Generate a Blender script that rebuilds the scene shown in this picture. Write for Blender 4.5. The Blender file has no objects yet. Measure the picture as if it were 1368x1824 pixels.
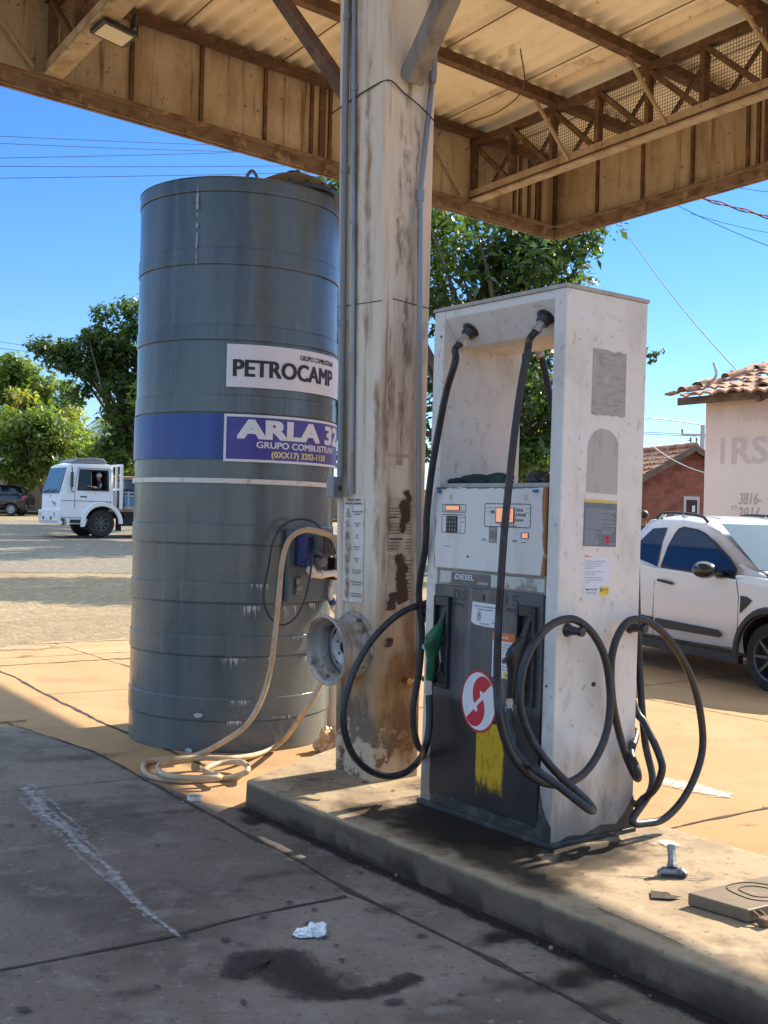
import bpy, bmesh, math, random
import numpy as np
from mathutils import Vector, Matrix, noise as mn

random.seed(7)
rng = np.random.default_rng(11)
sc = bpy.context.scene
col = sc.collection
rad = math.radians

# ------------------------------------------------------------------ camera
F, ROLL, PITCH, CZ = 2000.0, rad(1.45), rad(.37), 1.485
cam = bpy.data.cameras.new('camera')
cam.lens = F / 1824 * 36
cam.sensor_width = 36
cam.clip_start = .05
cam.clip_end = 5000
camo = bpy.data.objects.new('camera', cam)
camo.matrix_world = Matrix.Translation((0, 0, CZ)) @ Matrix.Rotation(rad(90) + PITCH, 4, 'X') @ Matrix.Rotation(ROLL, 4, 'Z')
col.objects.link(camo)
sc.camera = camo

# ------------------------------------------------------------------ sky, sun, exposure
SUN_AZ, SUN_EL = rad(50.2), rad(35.85)          # azimuth measured from +Y towards +X
w = bpy.data.worlds.new('World')
sc.world = w
w.use_nodes = True
nt = w.node_tree
sky = nt.nodes.new('ShaderNodeTexSky')
sky.sky_type = 'NISHITA'
sky.sun_disc = False
sky.sun_elevation = SUN_EL
sky.sun_rotation = SUN_AZ
sky.air_density = 1.15
sky.dust_density = 0
sky.ozone_density = 2.6
# the clear deep-blue sky of the day: darker and purer low down, overhead raised and warmed as added fill light
tcs = nt.nodes.new('ShaderNodeTexCoord'); sps = nt.nodes.new('ShaderNodeSeparateXYZ'); nt.links.new(tcs.outputs['Generated'], sps.inputs[0])
mrs = nt.nodes.new('ShaderNodeMapRange'); nt.links.new(sps.outputs[2], mrs.inputs[0])
mrs.inputs[1].default_value = .40; mrs.inputs[2].default_value = .85
tnt = nt.nodes.new('ShaderNodeMixRGB'); nt.links.new(mrs.outputs[0], tnt.inputs[0])
tnt.inputs[1].default_value = (.50, .58, .80, 1); tnt.inputs[2].default_value = (7.4, 5.1, 3.15, 1)
mlt = nt.nodes.new('ShaderNodeMixRGB'); mlt.blend_type = 'MULTIPLY'; mlt.inputs[0].default_value = 1
nt.links.new(sky.outputs[0], mlt.inputs[1]); nt.links.new(tnt.outputs[0], mlt.inputs[2])
hss = nt.nodes.new('ShaderNodeHueSaturation'); hss.inputs['Saturation'].default_value = 1.15; nt.links.new(mlt.outputs[0], hss.inputs['Color'])
nt.links.new(hss.outputs[0], nt.nodes['Background'].inputs[0])
nt.nodes['Background'].inputs[1].default_value = .072
sl = bpy.data.lights.new('sun', 'SUN')
sl.energy = 3.1
sl.angle = rad(.5)
sl.color = (1, .87, .68)
so = bpy.data.objects.new('sun', sl)
sdir = Vector((math.sin(SUN_AZ) * math.cos(SUN_EL), math.cos(SUN_AZ) * math.cos(SUN_EL), math.sin(SUN_EL)))
so.rotation_euler = sdir.to_track_quat('Z', 'Y').to_euler()
so.location = (20, 20, 30)
col.objects.link(so)
vs = sc.view_settings
vs.view_transform = 'Standard'
vs.look = 'None'
vs.gamma = 1
vs.exposure = 1.9
sc.render.engine = 'CYCLES'
sc.cycles.max_bounces = 10
sc.cycles.diffuse_bounces = 6
sc.cycles.transparent_max_bounces = 24
sc.cycles.use_denoising = True

# ------------------------------------------------------------------ pixel -> point helpers (measured placements)
def ray(px, py):
    u = (px - 684) / F; v = -(py - 912) / F
    a = u * math.cos(ROLL) - v * math.sin(ROLL); b = u * math.sin(ROLL) + v * math.cos(ROLL)
    return Vector((a, math.cos(PITCH) - b * math.sin(PITCH), math.sin(PITCH) + b * math.cos(PITCH)))
CAM = Vector((0, 0, CZ))
def G(px, py, z=0.):
    d = ray(px, py); return CAM + d * ((z - CZ) / d.z)
def P(px, py, Y):
    d = ray(px, py); return CAM + d * (Y / d.y)
# station frame: x runs right-back (across the island), y runs left-back (along it), origin at the pump's near corner
PHI = rad(36.67)
O0 = Vector((.7184, 4.6292, 0))
IZ = .145
ST = Matrix.Translation(O0) @ Matrix.Rotation(PHI, 4, 'Z')
STI = ST.inverted()
def loc(px, py, axis, val):
    o = STI @ CAM; d = (STI.to_3x3() @ ray(px, py))
    return o + d * ((val - o[axis]) / d[axis])
def W(x, y, z=0):
    return ST @ Vector((x, y, z))

# ------------------------------------------------------------------ mesh builder
def wm(o):
    m = o.matrix_basis.copy()
    while o.parent:
        o = o.parent
        m = o.matrix_basis @ m
    return m

_txt = {}
def text_data(s, bold=0.0, shear=0.0):
    k = (s, bold, shear)
    if k in _txt: return _txt[k]
    c = bpy.data.curves.new('t', 'FONT'); c.body = s; c.size = 1; c.resolution_u = 3; c.offset = bold; c.shear = shear
    o = bpy.data.objects.new('t', c); col.objects.link(o)
    dg = bpy.context.evaluated_depsgraph_get()
    me = bpy.data.meshes.new_from_object(o.evaluated_get(dg))
    vs_ = [(v.co.x, v.co.y) for v in me.vertices]; fs = [tuple(p.vertices) for p in me.polygons]
    bpy.data.objects.remove(o); bpy.data.curves.remove(c); bpy.data.meshes.remove(me)
    x0 = min(v[0] for v in vs_); x1 = max(v[0] for v in vs_); y0 = min(v[1] for v in vs_); y1 = max(v[1] for v in vs_)
    _txt[k] = (vs_, fs, (x0, x1, y0, y1))
    return _txt[k]

class MB:
    def __init__(s): s.v = []; s.f = []; s.m = []; s.attr = []
    def add(s, vs_, fs, m=0):
        n = len(s.v); s.v += [Vector(v) for v in vs_]; s.f += [tuple(i + n for i in f) for f in fs]; s.m += [m] * len(fs); return s
    def box(s, x0, x1, y0, y1, z0, z1, m=0, mat=None):
        v = [Vector((x, y, z)) for z in (z0, z1) for y in (y0, y1) for x in (x0, x1)]
        if mat: v = [mat @ q for q in v]
        return s.add(v, [(0, 2, 3, 1), (4, 5, 7, 6), (0, 1, 5, 4), (2, 6, 7, 3), (0, 4, 6, 2), (1, 3, 7, 5)], m)
    def beam(s, p0, p1, w_, h, up=(0, 0, 1), m=0):
        p0 = Vector(p0); p1 = Vector(p1); d = (p1 - p0).normalized(); u = Vector(up)
        r = d.cross(u)
        if r.length < 1e-4: r = d.cross(Vector((1, 0, 0)))
        r.normalize(); u = r.cross(d)
        v = [p + r * a * w_ / 2 + u * b * h / 2 for p in (p0, p1) for a, b in ((-1, -1), (1, -1), (1, 1), (-1, 1))]
        return s.add(v, [(3, 2, 1, 0), (4, 5, 6, 7), (0, 1, 5, 4), (1, 2, 6, 5), (2, 3, 7, 6), (3, 0, 4, 7)], m)
    def tube(s, pts, r, seg=8, m=0, caps=True):
        pts = [Vector(p) for p in pts]; n = len(pts); vs_ = []; fs = []
        t0 = (pts[1] - pts[0]).normalized()
        nn = t0.cross(Vector((0, 0, 1)))
        if nn.length < 1e-3: nn = t0.cross(Vector((1, 0, 0)))
        nn.normalize()
        for i in range(n):
            t = (pts[min(i + 1, n - 1)] - pts[max(i - 1, 0)])
            if t.length < 1e-9: t = t0
            t = t.normalized(); nn = (nn - t * nn.dot(t))
            if nn.length < 1e-6: nn = t.orthogonal()
            nn.normalize(); b = t.cross(nn)
            rr = r[i] if isinstance(r, (list, tuple)) else r
            for k in range(seg):
                a = 2 * math.pi * k / seg
                vs_.append(pts[i] + (nn * math.cos(a) + b * math.sin(a)) * rr)
        for i in range(n - 1):
            for k in range(seg):
                k2 = (k + 1) % seg
                fs.append((i * seg + k, i * seg + k2, (i + 1) * seg + k2, (i + 1) * seg + k))
        if caps:
            fs.append(tuple(range(seg - 1, -1, -1))); fs.append(tuple((n - 1) * seg + k for k in range(seg)))
        return s.add(vs_, fs, m)
    def lathe(s, prof, seg=32, mat=None, m=0, a0=0., a1=2 * math.pi):
        full = abs(a1 - a0 - 2 * math.pi) < 1e-6
        ns = seg if full else seg + 1; vs_ = []; fs = []
        for r, z in prof:
            for k in range(ns):
                a = a0 + (a1 - a0) * k / seg
                q = Vector((r * math.cos(a), r * math.sin(a), z)); vs_.append(mat @ q if mat else q)
        for i in range(len(prof) - 1):
            for k in range(seg):
                k2 = (k + 1) % ns
                fs.append((i * ns + k, i * ns + k2, (i + 1) * ns + k2, (i + 1) * ns + k))
        return s.add(vs_, fs, m)
    def disc(s, r, mat=None, seg=24, m=0, z=0):
        vs_ = [Vector((r * math.cos(2 * math.pi * k / seg), r * math.sin(2 * math.pi * k / seg), z)) for k in range(seg)]
        if mat: vs_ = [mat @ q for q in vs_]
        return s.add(vs_, [tuple(range(seg))], m)
    def prism(s, poly, w0, w1, fn, m=0):
        n = len(poly)
        vs_ = [fn(u, v, w0) for u, v in poly] + [fn(u, v, w1) for u, v in poly]
        fs = [tuple(range(n - 1, -1, -1)), tuple(range(n, 2 * n))] + [(i, (i + 1) % n, n + (i + 1) % n, n + i) for i in range(n)]
        return s.add(vs_, fs, m)
    def flat(s, poly, fn, w_=0., m=0):
        return s.add([fn(u, v, w_) for u, v in poly], [tuple(range(len(poly)))], m)
    def text(s, t, u, v, h, fn, w_=0., width=None, bold=.0, align='l', shear=0., m=0):
        """cap-height h, left (or centre / right) at u, baseline v; optional total width"""
        vs_, fs, (x0, x1, y0, y1) = text_data(t, .0, shear)
        hy = .70
        sy = h / hy; sx = sy if width is None else width / (x1 - x0)
        W_ = (x1 - x0) * sx
        off = {'l': 0, 'c': -W_ / 2, 'r': -W_}[align]
        db = bold * sy * .9
        for i, (dx, dy) in enumerate(((0, 0),) if bold < .006 else ((-db, -db * .5), (db, db * .5), (0, 0), (-db, db * .5), (db, -db * .5))):
            s.add([fn(u + off + (x - x0) * sx + dx, v + y * sy + dy, w_ + i * .00012) for x, y in vs_], fs, m)
        return s
    def build(s, name, mats, parent=None, bevel=0, smooth=None, world=False, seg=2, sub=0):
        me = bpy.data.meshes.new(name)
        V = s.v
        if world and parent is not None:
            inv = wm(parent).inverted(); V = [inv @ q for q in V]
        me.from_pydata([tuple(q) for q in V], [], s.f)
        mats = mats if isinstance(mats, (list, tuple)) else [mats]
        for a in mats: me.materials.append(a)
        if len(mats) > 1: me.polygons.foreach_set('material_index', s.m)
        if s.attr:
            at = me.attributes.new('mask', 'FLOAT', 'POINT'); at.data.foreach_set('value', s.attr)
        bm = bmesh.new(); bm.from_mesh(me); bmesh.ops.recalc_face_normals(bm, faces=bm.faces); bm.to_mesh(me); bm.free()
        if smooth is not None:
            me.polygons.foreach_set('use_smooth', [True] * len(me.polygons))
            me.set_sharp_from_angle(angle=rad(smooth))
        me.update()
        o = bpy.data.objects.new(name, me); col.objects.link(o)
        if parent is not None: o.parent = parent
        if bevel:
            b = o.modifiers.new('bevel', 'BEVEL'); b.width = bevel; b.segments = seg; b.limit_method = 'ANGLE'; b.angle_limit = rad(35)
        if sub:
            b = o.modifiers.new('sub', 'SUBSURF'); b.levels = sub; b.render_levels = sub
        return o

def tag(o, label, cat, group=None):
    o['label'] = label; o['category'] = cat
    if group: o['group'] = group
    return o
def thing(name, label, cat, loc_=(0, 0, 0), rotz=0, group=None):
    o = bpy.data.objects.new(name, None); o.empty_display_size = .2
    col.objects.link(o); o.location = loc_; o.rotation_euler = (0, 0, rotz)
    return tag(o, label, cat, group)
def solo(mb, name, mats, label, cat, loc_, group=None, **k):
    """a thing that is one mesh; vertices are given in world space, the origin is put at loc_"""
    L = Vector(loc_); mb.v = [q - L for q in mb.v]
    o = mb.build(name, mats, **k); o.location = L
    return tag(o, label, cat, group)
def structure(o):
    o['kind'] = 'structure'; return o
def copy_tree(o, parent=None):
    c = o.copy(); col.objects.link(c)
    if parent: c.parent = parent
    for ch in [x for x in bpy.data.objects if x.parent == o]: copy_tree(ch, c)
    return c
def spline(pts, n=8):
    pts = [Vector(p) for p in pts]; out = []
    e = [pts[0] * 2 - pts[1]] + pts + [pts[-1] * 2 - pts[-2]]
    for i in range(1, len(e) - 2):
        p0, p1, p2, p3 = e[i - 1:i + 3]
        for k in range(n):
            t = k / n
            out.append(.5 * ((2 * p1) + (p2 - p0) * t + (2 * p0 - 5 * p1 + 4 * p2 - p3) * t * t + (3 * p1 - p0 - 3 * p2 + p3) * t ** 3))
    return out + [pts[-1]]

# ------------------------------------------------------------------ materials
def ramp(nt, sock, lo, hi):
    n = nt.nodes.new('ShaderNodeMapRange'); n.interpolation_type = 'SMOOTHSTEP'
    n.inputs[1].default_value = lo; n.inputs[2].default_value = hi
    nt.links.new(sock, n.inputs[0]); return n.outputs[0]
def math_n(nt, op, a, b):
    n = nt.nodes.new('ShaderNodeMath'); n.operation = op
    for i, q in enumerate((a, b)):
        if isinstance(q, (int, float)): n.inputs[i].default_value = q
        else: nt.links.new(q, n.inputs[i])
    return n.outputs[0]
def noise_n(nt, co, scale, detail=5, rough=.6, seed=0., dist=0.):
    mp = nt.nodes.new('ShaderNodeMapping'); nt.links.new(co, mp.inputs[0])
    mp.inputs[1].default_value = (seed * 3.17, seed * 1.91, seed * 2.33)
    mp.inputs[3].default_value = scale if isinstance(scale, tuple) else (scale,) * 3
    n = nt.nodes.new('ShaderNodeTexNoise'); n.inputs['Scale'].default_value = 1
    n.inputs['Detail'].default_value = detail; n.inputs['Roughness'].default_value = rough; n.inputs['Distortion'].default_value = dist
    nt.links.new(mp.outputs[0], n.inputs[0]); return n.outputs[0]
def M(name, base, rough=.6, metal=0., layers=(), bump=(), spec=.5, rvar=0., coat=0., alpha=None):
    """layers: dicts c=colour, s=noise scale, lo, hi, a=amount, seed, g=(axis, v_full, v_none, k) for wear that gathers along an axis"""
    m = bpy.data.materials.new(name); m.use_nodes = True; nt = m.node_tree
    b = nt.nodes['Principled BSDF']
    co = nt.nodes.new('ShaderNodeTexCoord').outputs['Object']
    b.inputs['Roughness'].default_value = rough; b.inputs['Metallic'].default_value = metal
    b.inputs['Specular IOR Level'].default_value = spec; b.inputs['Coat Weight'].default_value = coat
    rgb = nt.nodes.new('ShaderNodeRGB'); rgb.outputs[0].default_value = (*base, 1); cur = rgb.outputs[0]
    sep = None
    for i, L in enumerate(layers):
        nz = noise_n(nt, co, L.get('s', 3.), L.get('d', 5), L.get('r', .6), L.get('seed', i + 1.), L.get('dist', 0))
        if 'g' in L:
            ax, v1, v0, k = L['g']
            if sep is None:
                sep = nt.nodes.new('ShaderNodeSeparateXYZ'); nt.links.new(co, sep.inputs[0])
            mr = nt.nodes.new('ShaderNodeMapRange'); nt.links.new(sep.outputs[ax], mr.inputs[0])
            mr.inputs[1].default_value = v0; mr.inputs[2].default_value = v1
            q = math_n(nt, 'ADD', mr.outputs[0], math_n(nt, 'MULTIPLY', math_n(nt, 'SUBTRACT', nz, .5), k))
            fac = ramp(nt, q, L.get('lo', .35), L.get('hi', .65))
        else:
            fac = ramp(nt, nz, L.get('lo', .45), L.get('hi', .65))
        fac = math_n(nt, 'MULTIPLY', fac, L.get('a', 1.))
        mx = nt.nodes.new('ShaderNodeMixRGB'); nt.links.new(fac, mx.inputs[0]); nt.links.new(cur, mx.inputs[1])
        mx.inputs[2].default_value = (*L['c'], 1); cur = mx.outputs[0]
    nt.links.new(cur, b.inputs['Base Color'])
    if rvar:
        nz = noise_n(nt, co, 6., 4, .6, 9.)
        mr = nt.nodes.new('ShaderNodeMapRange'); nt.links.new(nz, mr.inputs[0])
        mr.inputs[1].default_value = .3; mr.inputs[2].default_value = .7
        mr.inputs[3].default_value = rough - rvar; mr.inputs[4].default_value = rough + rvar
        nt.links.new(mr.outputs[0], b.inputs['Roughness'])
    prev = None
    for sc_, st_, dist_ in bump:
        nz = noise_n(nt, co, sc_, 4, .6, 5.)
        bp = nt.nodes.new('ShaderNodeBump'); bp.inputs['Strength'].default_value = st_; bp.inputs['Distance'].default_value = dist_
        nt.links.new(nz, bp.inputs['Height'])
        if prev: nt.links.new(prev, bp.inputs['Normal'])
        prev = bp.outputs[0]
    if prev: nt.links.new(prev, b.inputs['Normal'])
    return m
def decal(name, c, s=20., rough=.8, a=1., lo=.5, hi=.62, k=1.0, spec=.3):
    """stain whose ragged edge comes from the mesh's mask attribute and noise"""
    m = M(name, c, rough, spec=spec); nt = m.node_tree; b = nt.nodes['Principled BSDF']
    at = nt.nodes.new('ShaderNodeAttribute'); at.attribute_name = 'mask'
    co = nt.nodes.new('ShaderNodeTexCoord').outputs['Object']
    nz = noise_n(nt, co, s, 7, .65)
    q = math_n(nt, 'ADD', math_n(nt, 'MULTIPLY', at.outputs['Fac'], k), math_n(nt, 'SUBTRACT', nz, .5))
    nt.links.new(math_n(nt, 'MULTIPLY', ramp(nt, q, lo, hi), a), b.inputs['Alpha'])
    return m
def emit(name, c, strength):
    m = M(name, c, .3); b = m.node_tree.nodes['Principled BSDF']
    b.inputs['Emission Color'].default_value = (*c, 1); b.inputs['Emission Strength'].default_value = strength
    return m

DIRT = (.16, .10, .05)
m_conc = M('concrete_lane', (.150, .122, .097), .85, layers=[
    dict(c=(.25, .215, .175), s=.8, lo=.45, hi=.66, a=.75), dict(c=(.075, .058, .046), s=1.5, lo=.48, hi=.66, a=.75, seed=8.),
    dict(c=(.23, .20, .17), s=5, lo=.52, hi=.68, a=.6), dict(c=(.06, .048, .04), s=6.5, lo=.58, hi=.70, a=.6, seed=12.),
    dict(c=(.30, .27, .235), s=24, lo=.60, hi=.72, a=.55), dict(c=(.055, .046, .04), s=(34, 34, 34), lo=.58, hi=.68, a=.7), dict(c=(.30, .275, .24), s=85, lo=.62, hi=.74, a=.5)],
    bump=[(60, .6, .008), (18, .5, .012)], rvar=.12)
m_tan = M('concrete_tan', (.385, .235, .105), .9, layers=[
    dict(c=(.45, .295, .15), s=1.3, lo=.45, hi=.7, a=.6), dict(c=(.30, .17, .08), s=2.2, lo=.5, hi=.72, a=.6),
    dict(c=(.20, .14, .09), s=7, lo=.62, hi=.75, a=.5), dict(c=(.42, .20, .08), s=.8, lo=.55, hi=.75, a=.6), dict(c=(.16, .11, .07), s=70, lo=.64, hi=.76, a=.5)],
    bump=[(50, .5, .006), (9, .3, .01)])
m_gravel = M('gravel', (.30, .215, .115), .95, layers=[dict(c=(.46, .36, .22), s=8, lo=.50, hi=.60, a=.8, seed=14.), dict(c=(.14, .10, .06), s=6, lo=.55, hi=.66, a=.75, seed=15.),
    dict(c=(.42, .32, .19), s=22, lo=.5, hi=.6, a=.8), dict(c=(.17, .125, .075), s=13, lo=.53, hi=.66, a=.8),
    dict(c=(.25, .165, .08), s=.7, lo=.45, hi=.7, a=.6), dict(c=(.12, .09, .06), s=40, lo=.58, hi=.68, a=.7)], bump=[(26, 1., .05), (60, .8, .02)])
m_asph = M('asphalt', (.17, .145, .11), .95, layers=[dict(c=(.33, .26, .165), s=9, lo=.50, hi=.62, a=.75, seed=31.), dict(c=(.10, .085, .07), s=5, lo=.54, hi=.68, a=.7, seed=32.),
    dict(c=(.30, .255, .20), s=.5, lo=.5, hi=.7, a=.5), dict(c=(.16, .15, .14), s=5, lo=.5, hi=.7, a=.6), dict(c=(.05, .05, .05), s=50, lo=.5, hi=.7, a=.5)],
    bump=[(26, .9, .03), (60, .6, .01)])
m_crack = M('crack_dirt', (.045, .035, .027), .95, layers=[dict(c=(.12, .085, .05), s=30, lo=.5, hi=.7, a=.7)])
m_island = M('island_concrete', (.34, .255, .155), .85, layers=[
    dict(c=(.22, .16, .10), s=2.6, lo=.45, hi=.66, a=.75), dict(c=(.44, .36, .25), s=6, lo=.55, hi=.7, a=.5),
    dict(c=(.10, .085, .07), s=3.3, lo=.56, hi=.7, a=.6, seed=4.), dict(c=(.10, .08, .06), s=30, lo=.60, hi=.70, a=.7), dict(c=(.17, .12, .08), s=11, lo=.55, hi=.66, a=.55, seed=6.),
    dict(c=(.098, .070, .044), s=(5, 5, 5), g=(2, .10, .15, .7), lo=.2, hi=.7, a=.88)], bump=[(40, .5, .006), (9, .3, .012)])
PW = (.72, .67, .585)
m_pump = M('pump_white_paint', PW, .5, layers=[
    dict(c=(.46, .42, .35), s=(7, 7, 2.6), lo=.47, hi=.74, a=.5), dict(c=(.74, .73, .70), s=4, lo=.5, hi=.7, a=.5),
    dict(c=(.36, .32, .26), s=(2, 2, 1.6), lo=.52, hi=.76, a=.4), dict(c=(.27, .22, .16), s=(26, 26, 9), lo=.62, hi=.74, a=.6), dict(c=(.30, .26, .2), s=(30, 30, 140), lo=.66, hi=.74, a=.5),
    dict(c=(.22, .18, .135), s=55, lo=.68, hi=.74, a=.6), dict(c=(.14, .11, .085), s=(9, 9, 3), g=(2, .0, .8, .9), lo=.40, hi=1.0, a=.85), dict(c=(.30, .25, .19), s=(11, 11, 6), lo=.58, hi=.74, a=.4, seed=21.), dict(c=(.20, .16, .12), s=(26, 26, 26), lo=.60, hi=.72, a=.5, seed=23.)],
    bump=[(30, .15, .003)], rvar=.12)
m_panel = M('panel_white_paint', (.68, .655, .60), .42, layers=[
    dict(c=(.52, .47, .38), s=(7, 7, 2), lo=.5, hi=.7, a=.55), dict(c=(.30, .23, .15), s=40, lo=.68, hi=.74, a=.7),
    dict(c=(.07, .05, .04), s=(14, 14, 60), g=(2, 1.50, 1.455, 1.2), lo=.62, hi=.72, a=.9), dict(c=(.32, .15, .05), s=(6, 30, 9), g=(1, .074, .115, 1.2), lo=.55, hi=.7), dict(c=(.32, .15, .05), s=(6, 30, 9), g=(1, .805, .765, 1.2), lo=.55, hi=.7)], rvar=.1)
m_dark = M('panel_dark_paint', (.085, .085, .087), .4, layers=[
    dict(c=(.19, .19, .185), s=(14, 14, 1.1), lo=.48, hi=.68, a=.6), dict(c=(.05, .05, .052), s=(8, 8, 2), lo=.5, hi=.7, a=.6),
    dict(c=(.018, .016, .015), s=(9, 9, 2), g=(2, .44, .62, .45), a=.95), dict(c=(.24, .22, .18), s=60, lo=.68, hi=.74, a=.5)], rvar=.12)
m_frame = M('frame_grey_paint', (.40, .375, .32), .55, layers=[
    dict(c=(.22, .18, .13), s=(20, 20, 2), lo=.5, hi=.7, a=.6), dict(c=(.06, .05, .045), s=(8, 8, 3), g=(2, .1, .9, .9), lo=.4, hi=1., a=.85), dict(c=(.55, .54, .5), s=8, lo=.58, hi=.7, a=.5)], rvar=.1)
m_base = M('greasy_black_paint', (.035, .032, .03), .45, layers=[dict(c=(.12, .10, .08), s=9, lo=.5, hi=.7, a=.6)], bump=[(25, .4, .006)])
m_black = M('black_plastic', (.022, .022, .024), .38, layers=[dict(c=(.07, .065, .06), s=12, lo=.5, hi=.72, a=.6)])
m_rubber = M('black_rubber', (.020, .020, .023), .42, layers=[dict(c=(.055, .052, .05), s=(20, 20, 20), lo=.5, hi=.7, a=.7)], bump=[(90, .15, .002)], rvar=.1)
m_green = M('green_nozzle_plastic', (.012, .115, .05), .35, layers=[dict(c=(.02, .03, .025), s=14, lo=.5, hi=.68, a=.8)])
m_steel = M('dull_steel', (.45, .45, .44), .35, .9, layers=[dict(c=(.2, .18, .16), s=30, lo=.5, hi=.7, a=.6)])
m_ink = M('black_print', (.03, .03, .032), .6)
m_greyink = M('grey_print', (.035, .035, .037), .7, layers=[dict(c=(.13, .13, .13), s=70, lo=.5, hi=.6, a=.9)])
m_paper = M('white_paper', (.72, .71, .68), .6, layers=[dict(c=(.5, .46, .38), s=8, lo=.5, hi=.75, a=.5)])
m_lightprint = M('white_print', (.75, .75, .73), .55)
m_lcd = emit('amber_display', (.80, .33, .17), .18)
m_lcdframe = M('display_bezel', (.05, .04, .035), .4)
m_orange = M('orange_print', (.75, .16, .03), .5)
m_yellow = M('yellow_print', (.80, .55, .03), .5)
m_red = M('red_print', (.55, .02, .035), .45, layers=[dict(c=(.35, .03, .03), s=12, lo=.55, hi=.75, a=.5)])
m_slate = M('slate_label', (.13, .15, .175), .5, layers=[dict(c=(.2, .21, .22), s=10, lo=.5, hi=.7, a=.4)])
m_slateink = M('pale_small_print', (.36, .38, .40), .6)
m_brownprint = M('brown_print', (.30, .08, .05), .6)
m_resid = M('glue_residue', (.37, .345, .31), .75, layers=[dict(c=(.27, .245, .21), s=(20, 20, 60), lo=.48, hi=.66, a=.8), dict(c=(.5, .48, .44), s=9, lo=.55, hi=.7, a=.6)])
m_tank = M('tank_polyethylene', (.095, .122, .122), .22, layers=[
    dict(c=(.15, .18, .175), s=(4, 4, .4), lo=.42, hi=.70, a=.6), dict(c=(.04, .055, .06), s=(3, 3, .5), lo=.46, hi=.72, a=.65, seed=7.), dict(c=(.19, .21, .20), s=(12, 12, .6), lo=.54, hi=.74, a=.4, seed=3.), dict(c=(.05, .065, .07), s=(20, 20, .8), lo=.56, hi=.74, a=.3, seed=5.),
    dict(c=(.16, .20, .21), s=(40, 40, 1.2), lo=.60, hi=.74, a=.4), dict(c=(.15, .16, .15), s=(4, 4, 2), g=(2, 0, 1.3, .8), lo=.4, hi=1.2, a=.6)],
    bump=[(1.6, .16, .03)], rvar=.07)
m_tankblue = M('tank_blue_band', (.006, .042, .21), .3, layers=[dict(c=(.01, .075, .32), s=(9, 9, .6), lo=.45, hi=.65, a=.7), dict(c=(.10, .12, .2), s=(20, 20, 9), lo=.66, hi=.74, a=.5)])
m_signblue = M('sign_blue_vinyl', (.055, .045, .27), .35, layers=[dict(c=(.09, .08, .30), s=9, lo=.5, hi=.7, a=.5)])
m_signwhite = M('sign_white_vinyl', (.72, .73, .74), .35, layers=[dict(c=(.58, .57, .55), s=6, lo=.5, hi=.75, a=.5)])
m_lime = M('limescale', (.50, .52, .50), .8, layers=[dict(c=(.3, .33, .33), s=60, lo=.45, hi=.6)])
m_col = M('column_whitewash', (.74, .64, .49), .82, layers=[
    dict(c=(.44, .34, .225), s=(9, 9, .6), lo=.43, hi=.66, a=.8), dict(c=(.70, .67, .60), s=5, lo=.52, hi=.7, a=.5),
    dict(c=(.24, .155, .085), s=(22, 22, 1.0), lo=.57, hi=.74, a=.75), dict(c=(.12, .085, .06), s=45, lo=.64, hi=.73, a=.6),
    dict(c=(.40, .235, .095), s=(5, 5, 1.5), g=(2, .3, 1.9, .8), lo=.35, hi=.9, a=.85),
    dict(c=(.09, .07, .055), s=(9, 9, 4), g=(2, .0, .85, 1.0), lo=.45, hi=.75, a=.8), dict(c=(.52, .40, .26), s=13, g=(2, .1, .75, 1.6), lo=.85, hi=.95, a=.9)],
    bump=[(30, .3, .006), (6, .2, .02)])
m_rustdark = M('rust_streak', (.075, .045, .035), .9, layers=[dict(c=(.16, .10, .07), s=24, lo=.48, hi=.66, a=.7)])
m_galv = M('galvanised_pipe', (.30, .31, .31), .45, .6, layers=[dict(c=(.18, .17, .15), s=(20, 20, 3), lo=.5, hi=.7, a=.7)])
m_pvcgrey = M('grey_conduit', (.22, .24, .25), .45, layers=[dict(c=(.3, .28, .24), s=(20, 20, 2), lo=.5, hi=.7, a=.6)])
m_brass = M('brass', (.45, .30, .12), .35, .9)
m_rim = M('wheel_rim_steel', (.50, .49, .46), .45, .55, layers=[
    dict(c=(.28, .24, .2), s=9, lo=.45, hi=.7, a=.6), dict(c=(.20, .10, .04), s=6, lo=.56, hi=.7, a=.75), dict(c=(.03, .025, .02), s=34, lo=.60, hi=.68, a=.85)], rvar=.1)
m_fascia = M('fascia_steel_sheet', (.47, .39, .275), .6, layers=[
    dict(c=(.30, .205, .12), s=(3, 3, .7), lo=.43, hi=.66, a=.8), dict(c=(.62, .545, .42), s=1.4, lo=.5, hi=.7, a=.6),
    dict(c=(.14, .065, .03), s=(12, 12, .7), lo=.54, hi=.72, a=.8), dict(c=(.09, .04, .02), s=16, lo=.62, hi=.70, a=.85)], bump=[(6, .1, .02)])
m_rust = M('rusty_steel', (.115, .065, .038), .8, layers=[
    dict(c=(.22, .12, .06), s=9, lo=.46, hi=.66, a=.8), dict(c=(.05, .03, .02), s=5, lo=.5, hi=.7, a=.7)], bump=[(30, .3, .004)])
m_chord = M('rusted_cream_steel', (.42, .335, .23), .7, layers=[
    dict(c=(.23, .13, .065), s=(5, 5, 3), lo=.42, hi=.72, a=.8), dict(c=(.08, .045, .025), s=16, lo=.6, hi=.7, a=.8)], bump=[(30, .2, .004)])
m_rail = M('rusted_bottom_rail', (.22, .15, .095), .75, layers=[dict(c=(.12, .065, .035), s=(5, 5, 9), lo=.45, hi=.62, a=.85), dict(c=(.46, .33, .19), s=7, lo=.57, hi=.7, a=.7)], bump=[(30, .2, .004)])
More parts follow.
